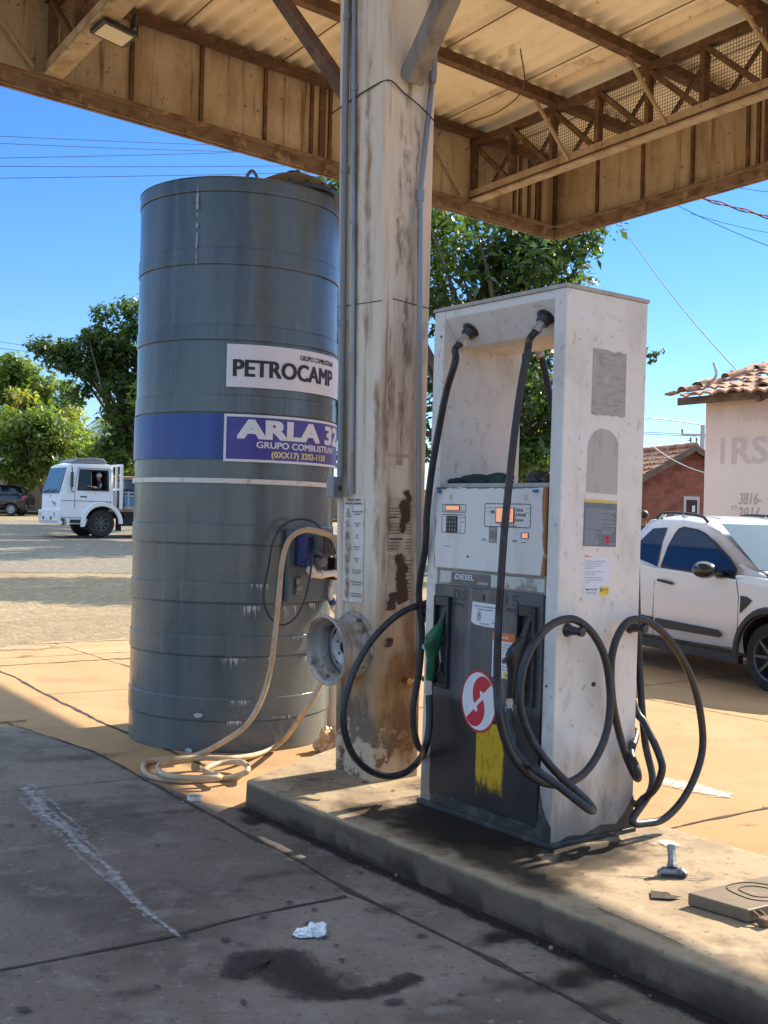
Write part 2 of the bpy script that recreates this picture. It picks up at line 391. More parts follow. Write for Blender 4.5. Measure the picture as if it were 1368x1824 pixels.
m_roof = M('roof_sheet_underside', (.88, .81, .65), .55, layers=[
    dict(c=(.70, .60, .44), s=(1.2, 1.2, 1), lo=.45, hi=.68, a=.7), dict(c=(.40, .28, .14), s=(2.6, 2.6, 1), lo=.58, hi=.74, a=.6), dict(c=(.2, .12, .06), s=9, lo=.68, hi=.74, a=.7)])
m_seam = M('sheet_seam_dark', (.12, .08, .045), .8)  # thin dark line along each lap of the roof sheets
m_wire = M('wire', (.03, .03, .033), .6)
m_mesh = M('rusty_wire_mesh', (.13, .085, .05), .8)
m_brace = M('weathered_brace', (.27, .235, .19), .8, layers=[dict(c=(.16, .12, .08), s=(9, 9, 3), lo=.45, hi=.65, a=.8)])
m_hose = M('beige_hose', (.48, .36, .22), .5, layers=[dict(c=(.30, .20, .11), s=7, lo=.45, hi=.68, a=.8), dict(c=(.62, .52, .38), s=16, lo=.56, hi=.7, a=.6)])
m_pvc = M('white_pvc', (.70, .66, .58), .4, layers=[dict(c=(.40, .30, .2), s=20, lo=.5, hi=.7, a=.7)])
m_bluefit = M('blue_plastic', (.012, .026, .11), .4)
m_motor = M('grey_motor_metal', (.13, .135, .14), .45, .5, layers=[dict(c=(.3, .3, .29), s=30, lo=.5, hi=.66, a=.7), dict(c=(.05, .045, .04), s=12, lo=.5, hi=.7, a=.7)])
m_board = M('pump_board_grey', (.085, .115, .125), .5, layers=[dict(c=(.14, .16, .16), s=8, lo=.5, hi=.7, a=.6)])
m_white = M('white_car_paint', (.74, .73, .71), .22, coat=.6, layers=[dict(c=(.62, .58, .52), s=3, g=(2, .3, .9, .7), lo=.4, hi=1., a=.5)])
m_glass = M('dark_car_glass', (.003, .012, .045), .05, spec=.6)
m_screen = M('windscreen_glass', (.035, .06, .075), .06, spec=.7)
m_trim = M('black_trim', (.018, .018, .019), .5)
m_tyre = M('tyre_rubber', (.02, .02, .02), .85, layers=[dict(c=(.07, .055, .04), s=9, lo=.5, hi=.7, a=.6)])
m_alloy = M('wheel_metal', (.42, .42, .42), .4, .7)
m_plaster = M('beige_plaster', (.78, .63, .54), .9, layers=[
    dict(c=(.82, .69, .60), s=1.2, lo=.45, hi=.7, a=.6), dict(c=(.66, .50, .42), s=(1.4, 1.4, .7), lo=.52, hi=.72, a=.6),
    dict(c=(.68, .50, .25), s=.8, lo=.6, hi=.72, a=.6, seed=3.), dict(c=(.36, .27, .21), s=(4, 4, .6), g=(2, 3.7, 2.6, .8), lo=.5, hi=1., a=.5)], bump=[(20, .2, .01)])
m_fade = M('faded_wall_lettering', (.60, .49, .44), .9, layers=[dict(c=(.76, .62, .53), s=3, lo=.5, hi=.75, a=.8)])
m_fade2 = M('faint_wall_lettering', (.69, .56, .48), .9, layers=[dict(c=(.77, .63, .54), s=3, lo=.45, hi=.7, a=.9)])
m_wood = M('old_wood', (.12, .08, .055), .85, layers=[dict(c=(.22, .16, .11), s=(3, 3, 9), lo=.45, hi=.65, a=.7)])
m_truckw = M('truck_white_paint', (.74, .76, .78), .35, layers=[dict(c=(.55, .53, .5), s=2, lo=.5, hi=.7, a=.4), dict(c=(.2, .12, .07), s=9, lo=.68, hi=.73, a=.8)])
m_truckblue = M('truck_bed_blue', (.04, .20, .42), .5, layers=[dict(c=(.25, .3, .33), s=8, lo=.55, hi=.7, a=.6)])
m_chassis = M('truck_chassis_black', (.02, .02, .022), .7)
m_carblack = M('black_car_paint', (.012, .014, .022), .2, coat=.5)
m_drum = M('blue_drum_plastic', (.012, .04, .09), .4)
m_bwall = M('stained_boundary_plaster', (.30, .215, .14), .9, layers=[dict(c=(.15, .11, .075), s=(2, 2, .6), lo=.45, hi=.65, a=.8), dict(c=(.42, .32, .22), s=1.3, lo=.55, hi=.7, a=.6)])
m_pole = M('concrete_pole', (.42, .41, .40), .85)
m_skin = M('skin', (.30, .15, .09), .55)
m_shirt = M('navy_shirt', (.02, .025, .05), .8)
m_pants = M('dark_trousers', (.04, .04, .05), .8)
m_hair = M('black_hair', (.012, .01, .009), .6)
m_bag = M('amber_plastic_bag', (.55, .38, .17), .3, layers=[dict(c=(.35, .2, .07), s=14, lo=.45, hi=.62, a=.8), dict(c=(.75, .65, .45), s=20, lo=.56, hi=.66, a=.8)])
m_tissue = M('crumpled_paper', (.78, .80, .80), .7, layers=[dict(c=(.45, .47, .47), s=18, lo=.5, hi=.65, a=.6)])
m_plate = M('dirty_steel_plate', (.17, .13, .085), .6, .2, layers=[dict(c=(.12, .09, .06), s=9, lo=.45, hi=.65, a=.7), dict(c=(.28, .22, .14), s=5, lo=.55, hi=.7, a=.6)], bump=[(30, .2, .004)])
m_cloth = M('dark_green_cloth', (.012, .03, .025), .8, layers=[dict(c=(.02, .07, .045), s=9, lo=.5, hi=.65, a=.7)])

def brick_mat(name, c1, c2, mortar, sx, rot=0):
    m = M(name, c1, .9); nt = m.node_tree; b = nt.nodes['Principled BSDF']
    tc = nt.nodes.new('ShaderNodeTexCoord'); mp = nt.nodes.new('ShaderNodeMapping'); nt.links.new(tc.outputs['Object'], mp.inputs[0])
    # brick courses on upright walls: (x+y) runs along, z runs up
    sep = nt.nodes.new('ShaderNodeSeparateXYZ'); nt.links.new(tc.outputs['Object'], sep.inputs[0])
    cmb = nt.nodes.new('ShaderNodeCombineXYZ'); nt.links.new(math_n(nt, 'ADD', sep.outputs[0], sep.outputs[1]), cmb.inputs[0]); nt.links.new(sep.outputs[2], cmb.inputs[1])
    br = nt.nodes.new('ShaderNodeTexBrick'); nt.links.new(cmb.outputs[0], br.inputs[0])
    br.inputs['Color1'].default_value = (*c1, 1); br.inputs['Color2'].default_value = (*c2, 1); br.inputs['Mortar'].default_value = (*mortar, 1)
    br.inputs['Scale'].default_value = sx; br.inputs['Mortar Size'].default_value = .016; br.inputs['Brick Width'].default_value = .5; br.inputs['Row Height'].default_value = .16
    nz = noise_n(nt, tc.outputs['Object'], 2.5)
    mx = nt.nodes.new('ShaderNodeMixRGB'); mx.blend_type = 'MULTIPLY'; nt.links.new(ramp(nt, nz, .4, .7), mx.inputs[0]); nt.links.new(br.outputs[0], mx.inputs[1]); mx.inputs[2].default_value = (.65, .6, .6, 1)
    nt.links.new(mx.outputs[0], b.inputs['Base Color'])
    return m
m_brick = brick_mat('red_brick', (.36, .115, .06), (.28, .085, .045), (.20, .10, .07), 1.6)
m_tile = M('clay_tile', (.33, .15, .085), .85, layers=[dict(c=(.46, .27, .17), s=4, lo=.45, hi=.62, a=.8), dict(c=(.09, .06, .045), s=6, lo=.5, hi=.66, a=.85), dict(c=(.55, .42, .32), s=11, lo=.6, hi=.7, a=.6)])

def leaf_mat(name, c0, c1, trans=.35):
    trans += .08
    m = bpy.data.materials.new(name); m.use_nodes = True; nt = m.node_tree
    b = nt.nodes['Principled BSDF']; out = nt.nodes['Material Output']
    at = nt.nodes.new('ShaderNodeAttribute'); at.attribute_name = 'tone'
    mx = nt.nodes.new('ShaderNodeMixRGB'); nt.links.new(at.outputs['Fac'], mx.inputs[0])
    mx.inputs[1].default_value = (*c0, 1); mx.inputs[2].default_value = (*c1, 1)
    nt.links.new(mx.outputs[0], b.inputs['Base Color']); b.inputs['Roughness'].default_value = .42; b.inputs['Specular IOR Level'].default_value = .5
    tr = nt.nodes.new('ShaderNodeBsdfTranslucent')
    hs = nt.nodes.new('ShaderNodeHueSaturation'); hs.inputs['Value'].default_value = 1.7; hs.inputs['Saturation'].default_value = 1.1; hs.inputs['Hue'].default_value = .48
    nt.links.new(mx.outputs[0], hs.inputs['Color']); nt.links.new(hs.outputs[0], tr.inputs[0])
    ms = nt.nodes.new('ShaderNodeMixShader'); ms.inputs[0].default_value = trans
    nt.links.new(b.outputs[0], ms.inputs[1]); nt.links.new(tr.outputs[0], ms.inputs[2]); nt.links.new(ms.outputs[0], out.inputs[0])
    return m
m_leafdark = leaf_mat('leaf_dark', (.022, .055, .014), (.075, .13, .024), .35)
m_leafmid = leaf_mat('leaf_mid', (.035, .085, .016), (.155, .225, .035), .42)
m_leafbright = leaf_mat('leaf_bright', (.06, .125, .02), (.235, .30, .045), .48)
m_leafyel = leaf_mat('leaf_yellow', (.08, .125, .02), (.26, .28, .045), .48)
m_bark = M('bark', (.11, .085, .06), .95, layers=[dict(c=(.2, .16, .12), s=(9, 9, 2), lo=.45, hi=.65, a=.7)], bump=[(14, .5, .02)])

# ================================================================== GROUND
def hgt(x, y):
    d = max(0., min(y, 75.) - 17.5)
    return .0345 * d * d / (d + 1.5) if d > 0 else 0.
def grid_sheet(name, mat, xs, ys, dz, fn=None):
    mb = MB(); nx, ny = len(xs), len(ys)
    vs_ = []
    for y in ys:
        for x in xs:
            q = Vector((x, y)) if fn is None else fn(x, y)
            vs_.append((q[0], q[1], hgt(q[0], q[1]) + dz))
    fs = [(j * nx + i, j * nx + i + 1, (j + 1) * nx + i + 1, (j + 1) * nx + i) for j in range(ny - 1) for i in range(nx - 1)]
    mb.add(vs_, fs)
    return structure(mb.build(name, mat))
ground = grid_sheet('ground', m_gravel, [-1500, -200, -60, -30, -10, 0, 10, 30, 60, 200, 1500], [-300, -20, 0, 10, 16, 17, 18, 19, 20, 22, 25, 28, 32, 36, 40, 45, 50, 55, 60, 65, 70, 74, 76, 120, 300, 1500], -.008)
# asphalt street behind the gravel lot, running towards the trees
road = grid_sheet('road', m_asph, [-60, -30, -20, -14, -10, -6, -3, 0, 4, 10, 30, 60], [24.5, 26, 28, 31, 34, 37, 40, 43, 46, 49, 51.5], -.001,
                  lambda x, y: Vector((x, y + .12 * x + .35 * math.sin(x * .9) * (1 if y < 26 else 0))))
def sheet(name, mat, poly, z, parent=None):
    mb = MB(); mb.add([(q[0], q[1], z) for q in poly], [tuple(range(len(poly)))])
    return structure(mb.build(name, mat, parent, world=True))
lot = sheet('concrete_apron', m_tan, [W(-16, 9.0), W(-16, -14), W(17, -14), W(17, 9.0)], .0)
lane = sheet('drive_lane', m_conc, [W(-16, 4.55), W(-16, -9), W(-.46, -9), W(-.46, -3.0), W(-.46, 1.6), W(-.60, 1.9), W(-.62, 2.5), W(-.60, 3.4), W(-.75, 4.4)], .004)

def crack(pts, wd, z, name='crack', jag=.35, parent=None, step=.05, mat=None):
    """jagged dirt-filled joint lying on the slab"""
    mb = MB(); L = []
    for a, b in zip(pts[:-1], pts[1:]):
        a = Vector(a[:2]); b = Vector(b[:2]); n = max(2, int((b - a).length / step)); d = (b - a).normalized(); nr = Vector((-d.y, d.x))
        for k in range(n):
            p = a.lerp(b, k / n); j = mn.noise(Vector((p.x * 3, p.y * 3, 1.3))) * wd * jag * 3
            ww = wd * (.25 + 1.5 * abs(mn.noise(Vector((p.x * 6, p.y * 6, 7.7)))) + random.random() * .4)
            L.append((p + nr * (j + ww / 2), p + nr * (j - ww / 2)))
    vs_ = [(q.x, q.y, z) for l in L for q in l]
    mb.add(vs_, [(2 * i, 2 * i + 1, 2 * i + 3, 2 * i + 2) for i in range(len(L) - 1)])
    return mb.build(name, mat or m_crack, parent)
g = lambda x, y, z=0: G(x, y, z)
ZC = .008
crack([W(-.80, -3.5), W(-.74, .33), W(-.64, 2.5), W(-.60, 3.4), W(-.75, 4.55)], .022, ZC, parent=lane)
crack([W(-.6, 4.55), W(-3, 4.6), W(-8, 4.5)], .03, ZC, parent=lane)
crack([W(-.80, .33), W(-1.6, .31), W(-2.6, .35), W(-6, .33)], .022, ZC, parent=lane)
crack([W(-.66, 2.55), W(-1.5, 2.62), W(-4, 2.6)], .009, ZC, parent=lane)
crack([W(.74, .30), W(1.5, .28), W(2.2, .26), W(3.6, .27), W(9, .3)], .02, .004, parent=lot)
crack([W(-.05, 9.0), W(.05, 7.4), W(-.12, 5.0), W(-.17, 3.8), W(-.2, 2.6)], .03, .004, parent=lot)
crack([W(-6, 7.38), W(0, 7.4), W(1.6, 7.46), W(3.8, 7.4)], .035, .004, parent=lot)
crack([W(-3, 7.9), W(0, 7.95), W(3.2, 7.9)], .02, .004, parent=lot)
crack([W(1.25, 9), W(1.2, 7.4), W(1.15, 5.6), W(1.3, 3.6)], .012, .004, parent=lot)
crack([W(-.1, 5.6), W(1.0, 5.55), W(2.5, 5.6)], .012, .004, parent=lot)
crack([W(1.9, .3), W(1.95, -3), W(2.0, -6)], .014, .004, parent=lot)
crack([W(4.2, 9), W(4.25, 3), W(4.1, -6)], .02, .004, parent=lot)
crack([W(.8, 3.7), W(4, 3.6), W(9, 3.7)], .014, .004, parent=lot)

def lerp_(a, b, t): return a + (b - a) * t
def blob(mb, c, rx, ry, rot, z, k=28, peak=1.0, irr=.25, seed=0):
    """fan of rings with mask 1 in the middle and 0 at the rim"""
    rings = (0, .35, .7, 1.); n0 = len(mb.v); vs_ = []; at = []; cr, sr = math.cos(rot), math.sin(rot)
    for r in rings:
        for i in range(k):
            a = 2 * math.pi * i / k; rr = r * (1 + irr * mn.noise(Vector((math.cos(a) * 1.5 + seed, math.sin(a) * 1.5, seed * .7))))
            x = rr * rx * math.cos(a); y = rr * ry * math.sin(a)
            vs_.append((c[0] + cr * x - sr * y, c[1] + sr * x + cr * y, z)); at.append((1 - r) * peak)
    fs = [(i * k + j, i * k + (j + 1) % k, (i + 1) * k + (j + 1) % k, (i + 1) * k + j) for i in range(3) for j in range(k)]
    mb.add(vs_, fs); mb.attr += at
def streak(mb, pts, ws, z, peak=1.):
    pts = [Vector(p[:2]) for p in pts]; n = len(pts); vs_ = []; at = []
    for i, p in enumerate(pts):
        d = (pts[min(i + 1, n - 1)] - pts[max(i - 1, 0)]).normalized(); nr = Vector((-d.y, d.x))
        e = 0 if i in (0, n - 1) else 1
        for o_, a_ in ((-1, 0), (-.6, .7), (0, 1), (.6, .7), (1, 0)):
            q = p + nr * o_ * ws[i]; vs_.append((q.x, q.y, z)); at.append(a_ * peak * e)
    mb.add(vs_, [(i * 5 + j, i * 5 + j + 1, (i + 1) * 5 + j + 1, (i + 1) * 5 + j) for i in range(n - 1) for j in range(4)]); mb.attr += at
d_oil = decal('oil_soaked_concrete', (.036, .030, .026), 48, .75, .9, .06, .60, .55)
d_damp = decal('old_oil_spots', (.055, .048, .042), 16, .8, .8, .5, .66, .8)
d_white = decal('white_scuff', (.46, .46, .47), 38, .9, .85, .26, .74, .58)
d_pale = decal('pale_dust', (.40, .40, .41), 45, .9, .6, .5, .72, .55)
d_earth = decal('red_earth_dust', (.36, .13, .045), 5, .95, .8, .5, .9, .7)
d_drift = decal('gravel_drift', (.34, .25, .14), 7, .95, .95, .42, .56, .8)
mb = MB(); R6 = random.Random(3)
for i in range(26): blob(mb, W(-9 + i * .62 + R6.uniform(-.3, .3), 8.95 + R6.uniform(-.25, .2)), R6.uniform(.5, 1.1), R6.uniform(.15, .5), PHI, .0048 + i * .0001, 24, 1., .3, i)
for i in range(12): blob(mb, W(R6.uniform(-4, 2.5), R6.uniform(6.5, 8.6)), R6.uniform(.3, .8), R6.uniform(.1, .3), PHI + R6.uniform(-.3, .3), .0078 + i * .0001, 24, .8, .3, i + 50)
mb.build('gravel_drift', d_drift, lot)
d_chalk = decal('spilled_white_powder', (.66, .62, .54), 18, .95, .85, .5, .75, .8)
d_grease_shade = decal('black_grease_and_shade', (.026, .021, .018), 13, .6, .9, .30, .75, .8)  # grease; on the island it also carries painted pump shade
# big oil pool in the foreground
mb = MB()
px = [(418, 1752), (440, 1722), (490, 1715), (520, 1738), (560, 1765), (620, 1776), (680, 1768), (730, 1748), (745, 1742)]
pts = [g(x, y) for x, y in px]
streak(mb, spline(pts, 5), [(.035 + .115 * math.sin(math.pi * min(1, i / 26)) ** .7 + .02 * math.sin(i * 1.3)) if i < 24 else .052 + .012 * math.sin(i * 1.9) for i in range(len(spline(pts, 5)))], ZC + .004)
mb.build('oil_stain', d_oil, lane)
mb = MB()
for i, (x, y, r) in enumerate([(330, 1672, .07), (405, 1680, .05), (515, 1612, .035), (555, 1586, .04), (470, 1637, .05), (550, 1650, .045), (280, 1510, .045), (22, 1473, .07), (60, 1475, .05), (428, 1687, .04), (385, 1784, .03), (545, 1650, .05), (560, 1625, .03), (45, 1806, .06), (700, 1790, .09), (705, 1755, .06), (750, 1672, .05), (610, 1715, .03), (600, 1690, .025), (500, 1712, .03), (640, 1560, .04), (240, 1610, .03), (520, 1575, .025)]):
    blob(mb, g(x, y), r * 1.25, r, random.random() * 3, ZC + .0045, 18, 1., .35, i)
R9 = random.Random(19)
for i in range(46):
    x, y = R9.uniform(-60, 900), 1400 + 430 * R9.random() ** .7
    if x > 440 + (y - 1400) * 1.6: continue
    r = R9.uniform(.006, .03) * (1.6 if R9.random() < .12 else 1); blob(mb, g(x, y), r * R9.uniform(1, 2), r, R9.uniform(0, 3), ZC + .0042, 10, 1., .4, i + 40)
mb.build('oil_spot', d_damp, lane)
mb = MB()
for i, (x, y, a_, b_) in enumerate([(580, 1760, .34, .16), (470, 1730, .2, .14), (900, 1760, .35, .12), (1050, 1800, .3, .1), (300, 1450, .6, .12), (150, 1350, .7, .2), (700, 1620, .3, .12), (500, 1560, .4, .1), (250, 1770, .3, .08)]):
    blob(mb, g(x, y), a_, b_, .5, ZC + .0031 + i * .0001, 28, .9, .3, i + 70)
mb.build('faint_oil_patch', decal('faint_oil_film', (.075, .062, .05), 9, .7, .7, .25, .85, .7), lane)  # faint film of old oil over the lane
mb = MB(); R7 = random.Random(31)
ax0, ax1 = g(30, 1400), g(330, 1690); dvx = (ax1 - ax0); nvx = Vector((-dvx.y, dvx.x, 0)).normalized()
for i in range(5):
    k = 22; o_ = (0, .03, -.035, .07, -.02)[i]; t0, t1 = ((0, 1), (.05, .6), (.1, .85), (.0, .4), (.35, .98))[i]
    pts_ = [ax0 + dvx * lerp_(t0, t1, q_ / k) + nvx * (o_ + .035 * mn.noise(Vector((q_ * .25, i * 3.3, 0)))) for q_ in range(k + 1)]
    streak(mb, pts_, [.012 + .05 * abs(mn.noise(Vector((q_ * .3, i, 4)))) * (1.3 - q_ / k) + .02 * (1 - q_ / k) for q_ in range(k + 1)], ZC + .005 + i * .0001, (1, .8, .8, .8, .7)[i])
for i, (x, y, a_, b_) in enumerate([(95, 1465, .28, .10), (150, 1492, .3, .08), (60, 1440, .25, .07), (185, 1500, .2, .07), (120, 1480, .4, .12), (210, 1560, .2, .05)]): blob(mb, g(x, y), a_, b_, 2.0, ZC + .0062 + i * .0001, 24, .8, .3, i + 5)
mb.build('white_scuff_mark', d_white, lane)
mb = MB(); blob(mb, g(175, 1730), .16, .10, .4, ZC + .005); blob(mb, g(120, 1680), .3, .12, .4, ZC + .0052, seed=3); blob(mb, g(20, 1600), .3, .15, .2, ZC + .0054, seed=5); blob(mb, g(360, 1500), .2, .06, .2, ZC + .0056, seed=8)
mb.build('pale_dust', d_pale, lane)
# grease and grit gathered along the foot of the kerb
mb = MB()
streak(mb, [W(-.50, y) for y in np.linspace(1.75, -3.5, 60)], [.05 + .05 * abs(mn.noise(Vector((i * .4, 2, 0)))) for i in range(60)], ZC + .006)
blob(mb, W(-.60, -.35), .12, .24, PHI + 1.57, ZC + .0065, seed=2); blob(mb, W(-.66, -.75), .13, .35, PHI + 1.57, ZC + .007, seed=4); blob(mb, W(-.62, -1.6), .1, .3, PHI, ZC + .0075, seed=6)
blob(mb, W(-.58, 1.45), .12, .2, PHI, ZC + .0078, seed=9)
mb.build('grease_and_shade_patch', d_grease_shade, lane)
mb = MB()
for i, (x, y, a, b_) in enumerate([(1240, 1270, .9, .25), (1200, 1290, .4, .15), (1300, 1400, .5, .12), (1330, 1470, .5, .1)]):
    blob(mb, g(x, y), a, b_, .1, .0045 + i * .0004, seed=i, peak=.9)
mb.build('red_earth_patch', d_earth, lot)
mb = MB(); streak(mb, [g(x, y) for x, y in [(1135, 1385), (1180, 1392), (1240, 1405), (1290, 1418), (1330, 1432)]], [.05, .16, .18, .14, .06], .0062)
mb.build('white_powder_streak', d_chalk, lot)

# grit swept up along the foot of the kerb
mb = MB(); R5 = random.Random(8)
for i in range(150):
    if i < 105: p_ = W(-.49 - abs(R5.gauss(0, .05)), R5.uniform(-2.2, 1.6))
    else: p_ = W(-.72 + R5.gauss(0, .05), R5.uniform(-2, 2))
    r_ = R5.uniform(.003, .008) * (2 if R5.random() < .08 else 1); q_ = [Vector((R5.uniform(.6, 1) * math.cos(a), R5.uniform(.6, 1) * math.sin(a), 0)) * r_ for a in (0, 1.3, 2.5, 3.8, 5.1)]
    c_ = Vector((p_.x, p_.y, ZC)); mb.add([c_ + v for v in q_] + [c_ + v * .6 + Vector((0, 0, r_ * .9)) for v in q_], [(5, 6, 7, 8, 9)] + [(k, (k + 1) % 5, 5 + (k + 1) % 5, 5 + k) for k in range(5)])
grit = mb.build('grit', M('grit_stone', (.24, .19, .14), .9, layers=[dict(c=(.10, .08, .06), s=9, lo=.45, hi=.6, a=.8)])); grit['kind'] = 'stuff'
# ------------------------------------------------------------------ pump island (raised kerb)
prof = [(-.478, -.03), (-.474, .05), (-.471, .10), (-.468, .135), (-.463, .142), (-.452, .145), (-.30, .145), (-.1, .146), (.1, .146), (.3, .146), (.5, .146), (.64, .145), (.69, .145), (.706, .141), (.716, .128), (.72, .05), (.722, -.03)]
mb = MB(); ys = np.arange(-5., 1.001, .06); vs_ = []; n = len(prof)
for j, y in enumerate(ys):
    for i, (x, z) in enumerate(prof):
        yy = y + (1.68 + (x + .465) * .53 - 1.0) * max(0, (y + .4) / 1.4) ** 1 if y > -.4 else y
        q = Vector((x, yy, z)); nz = mn.noise(q * 9) * .004 + mn.noise(q * 31) * .0025
        edge = .03 * max(0, mn.noise(Vector((0, yy * 6, 3.))) - .15) if i in (3, 4, 5) else 0
        q.x += (nz if i < 5 else -nz if i > 12 else 0) + edge; q.z += (nz * .6 if 4 < i < 13 else 0) - edge * .8
        vs_.append(W(*q))
mb.add(vs_, [(j * n + i, j * n + i + 1, (j + 1) * n + i + 1, (j + 1) * n + i) for j in range(len(ys) - 1) for i in range(n - 1)])
k0 = (len(ys) - 1) * n
mb.add([vs_[k0 + i] for i in range(n)], [tuple(range(n))])
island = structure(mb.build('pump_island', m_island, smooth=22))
crack([W(-.45, .95), W(.72, 1.0)], .006, IZ + .006, parent=island)
crack([W(-.40, -1.0), W(-.375, -.8), W(-.37, -.55)], .007, IZ + .006, parent=island, jag=.9)
crack([W(-.1, -.35), W(.2, -.6), W(.3, -.62)], .005, IZ + .006, parent=island)
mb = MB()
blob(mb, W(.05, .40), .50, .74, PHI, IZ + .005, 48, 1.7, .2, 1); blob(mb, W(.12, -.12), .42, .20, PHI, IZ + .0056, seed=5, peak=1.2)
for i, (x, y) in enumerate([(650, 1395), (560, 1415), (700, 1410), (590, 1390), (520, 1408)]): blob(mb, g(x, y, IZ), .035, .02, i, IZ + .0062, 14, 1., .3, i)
mb.build('grease_and_shade_patch', d_grease_shade, island)  # grease by the pump, with the pump's shadow painted into its darkness
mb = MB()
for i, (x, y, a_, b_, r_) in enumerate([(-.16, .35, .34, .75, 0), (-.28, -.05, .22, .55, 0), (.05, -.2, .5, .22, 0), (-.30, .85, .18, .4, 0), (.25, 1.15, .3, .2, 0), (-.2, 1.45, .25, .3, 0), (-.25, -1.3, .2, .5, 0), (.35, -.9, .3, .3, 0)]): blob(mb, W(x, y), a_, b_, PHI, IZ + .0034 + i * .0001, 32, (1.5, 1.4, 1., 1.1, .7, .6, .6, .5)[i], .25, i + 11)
mb.build('oil_and_shade_film', decal('dark_oil_and_shade_film', (.052, .038, .026), 9, .6, .88, .12, .80, .78), island)  # oil film whose dark colour also deepens the pump's shadow
mb = MB(); blob(mb, g(1190, 1505, IZ), .17, .13, .2, IZ + .007, peak=1.1); blob(mb, g(1150, 1490, IZ), .08, .05, .2, IZ + .0075, seed=2); mb.build('white_powder_patch', d_chalk, island)
mb = MB()
mb.add([g(1158, 1590, IZ), g(1160, 1603, IZ), g(1198, 1605, IZ), g(1215, 1601, IZ), g(1196, 1598, IZ), g(1190, 1593, IZ)], [(0, 1, 2, 3, 4, 5)]); mb.v = [q + Vector((0, 0, .008)) for q in mb.v]
mb.build('broken_hole', m_crack, island)
kf = lambda u, v, w_: W(-.4845 - w_ - .012 * max(0, (.10 - v)) * 0, u, v)
mb = MB(); R8 = random.Random(4)
for i in range(17):
    y = -3.2 + i * .29 + R8.uniform(-.1, .1); hw = R8.uniform(.12, .42); n_ = 14; z1 = R8.choice((.06, .09, .128))
    for a_ in range(n_ + 1):
        u = y - hw + 2 * hw * a_ / n_
        for b_ in range(4): mb.v.append(kf(u, lerp_(.004, z1, b_ / 3), .0002 * (i % 7))); mb.attr.append(min(1, 3 * (1 - abs(2 * a_ / n_ - 1))) * (1, .8, .5, .1)[b_])
    o_ = len(mb.v) - 4 * (n_ + 1); mb.f += [(o_ + 4 * a_ + b_, o_ + 4 * a_ + b_ + 1, o_ + 4 * a_ + b_ + 5, o_ + 4 * a_ + b_ + 4) for a_ in range(n_) for b_ in range(3)]; mb.m += [0] * (3 * n_)
mb.build('kerb_stain', decal('kerb_grime', (.06, .047, .035), (7), .9, .85, .1, .9, .75), island)
mb = MB()
for i in range(7):
    y = -3 + i * .62 + R8.uniform(-.2, .2); hw = R8.uniform(.1, .3); n_ = 14
    for a_ in range(n_ + 1):
        u = y - hw + 2 * hw * a_ / n_
        for b_ in range(4): mb.v.append(kf(u, lerp_(.01, .128, b_ / 3), .0016 + .0002 * i)); mb.attr.append(min(1, 3 * (1 - abs(2 * a_ / n_ - 1))) * (.5, 1, .9, .3)[b_])
    o_ = len(mb.v) - 4 * (n_ + 1); mb.f += [(o_ + 4 * a_ + b_, o_ + 4 * a_ + b_ + 1, o_ + 4 * a_ + b_ + 5, o_ + 4 * a_ + b_ + 4) for a_ in range(n_) for b_ in range(3)]; mb.m += [0] * (3 * n_)
mb.build('kerb_patch', decal('kerb_bare_render', (.20, .15, .10), (9), .9, .7, .35, .7, .6), island)

# ================================================================== CANOPY
CC = Vector((2.046, 14.057)); uB = Vector((.751, .660)); uR = Vector((.547, -.837))
def Q(b, a, z):
    p = CC + uB * b + uR * a; return Vector((p.x, p.y, z))
B0, A1 = -10.0, 10.0
canopy = thing('canopy', 'rusty cream steel filling station canopy with corrugated roof over the pump', 'canopy', Q(-6.25, 4.82, 0))
ZR = 6.06
# corrugated roof, ribs along a
mb = MB(); nb = int((.05 - B0) / .19 * 8); vs_ = []
aa = [-.18, 2.2, 4.4, 6.6, A1]
for a in aa:
    for k in range(nb + 1):
        b = B0 + (.05 - B0) * k / nb
        vs_.append(Q(b, a, ZR + .028 * math.cos(2 * math.pi * (b - B0) / .19)))
n = nb + 1
mb.add(vs_, [(j * n + i, j * n + i + 1, (j + 1) * n + i + 1, (j + 1) * n + i) for j in range(len(aa) - 1) for i in range(nb)])
roof = mb.build('roof_sheet', m_roof, canopy, smooth=60, world=True)
mb = MB()
for k in range(8):
    b = B0 + .19 * 6 * k + .06 + 1.1; mb.beam(Q(b, -.1, ZR - .034), Q(b, A1, ZR - .034), .012, .006)
mb.build('sheet_lap', m_seam, roof, world=True)
# purlins along b
mb = MB(); PUR = [.06, 1.43, 2.76, 4.06, 5.4, 6.7, 8.0, 9.3]
for i, a in enumerate(PUR):
    m1 = MB(); h = .13 if i else .10
    m1.beam(Q(B0, a, ZR - .035 - h / 2), Q(.0, a, ZR - .035 - h / 2), .06, h)
    m1.beam(Q(B0, a + .035, ZR - .035 - h), Q(.0, a + .035, ZR - .035 - h), .10, .012)
    m1.build('purlin', m_rust, canopy, world=True)
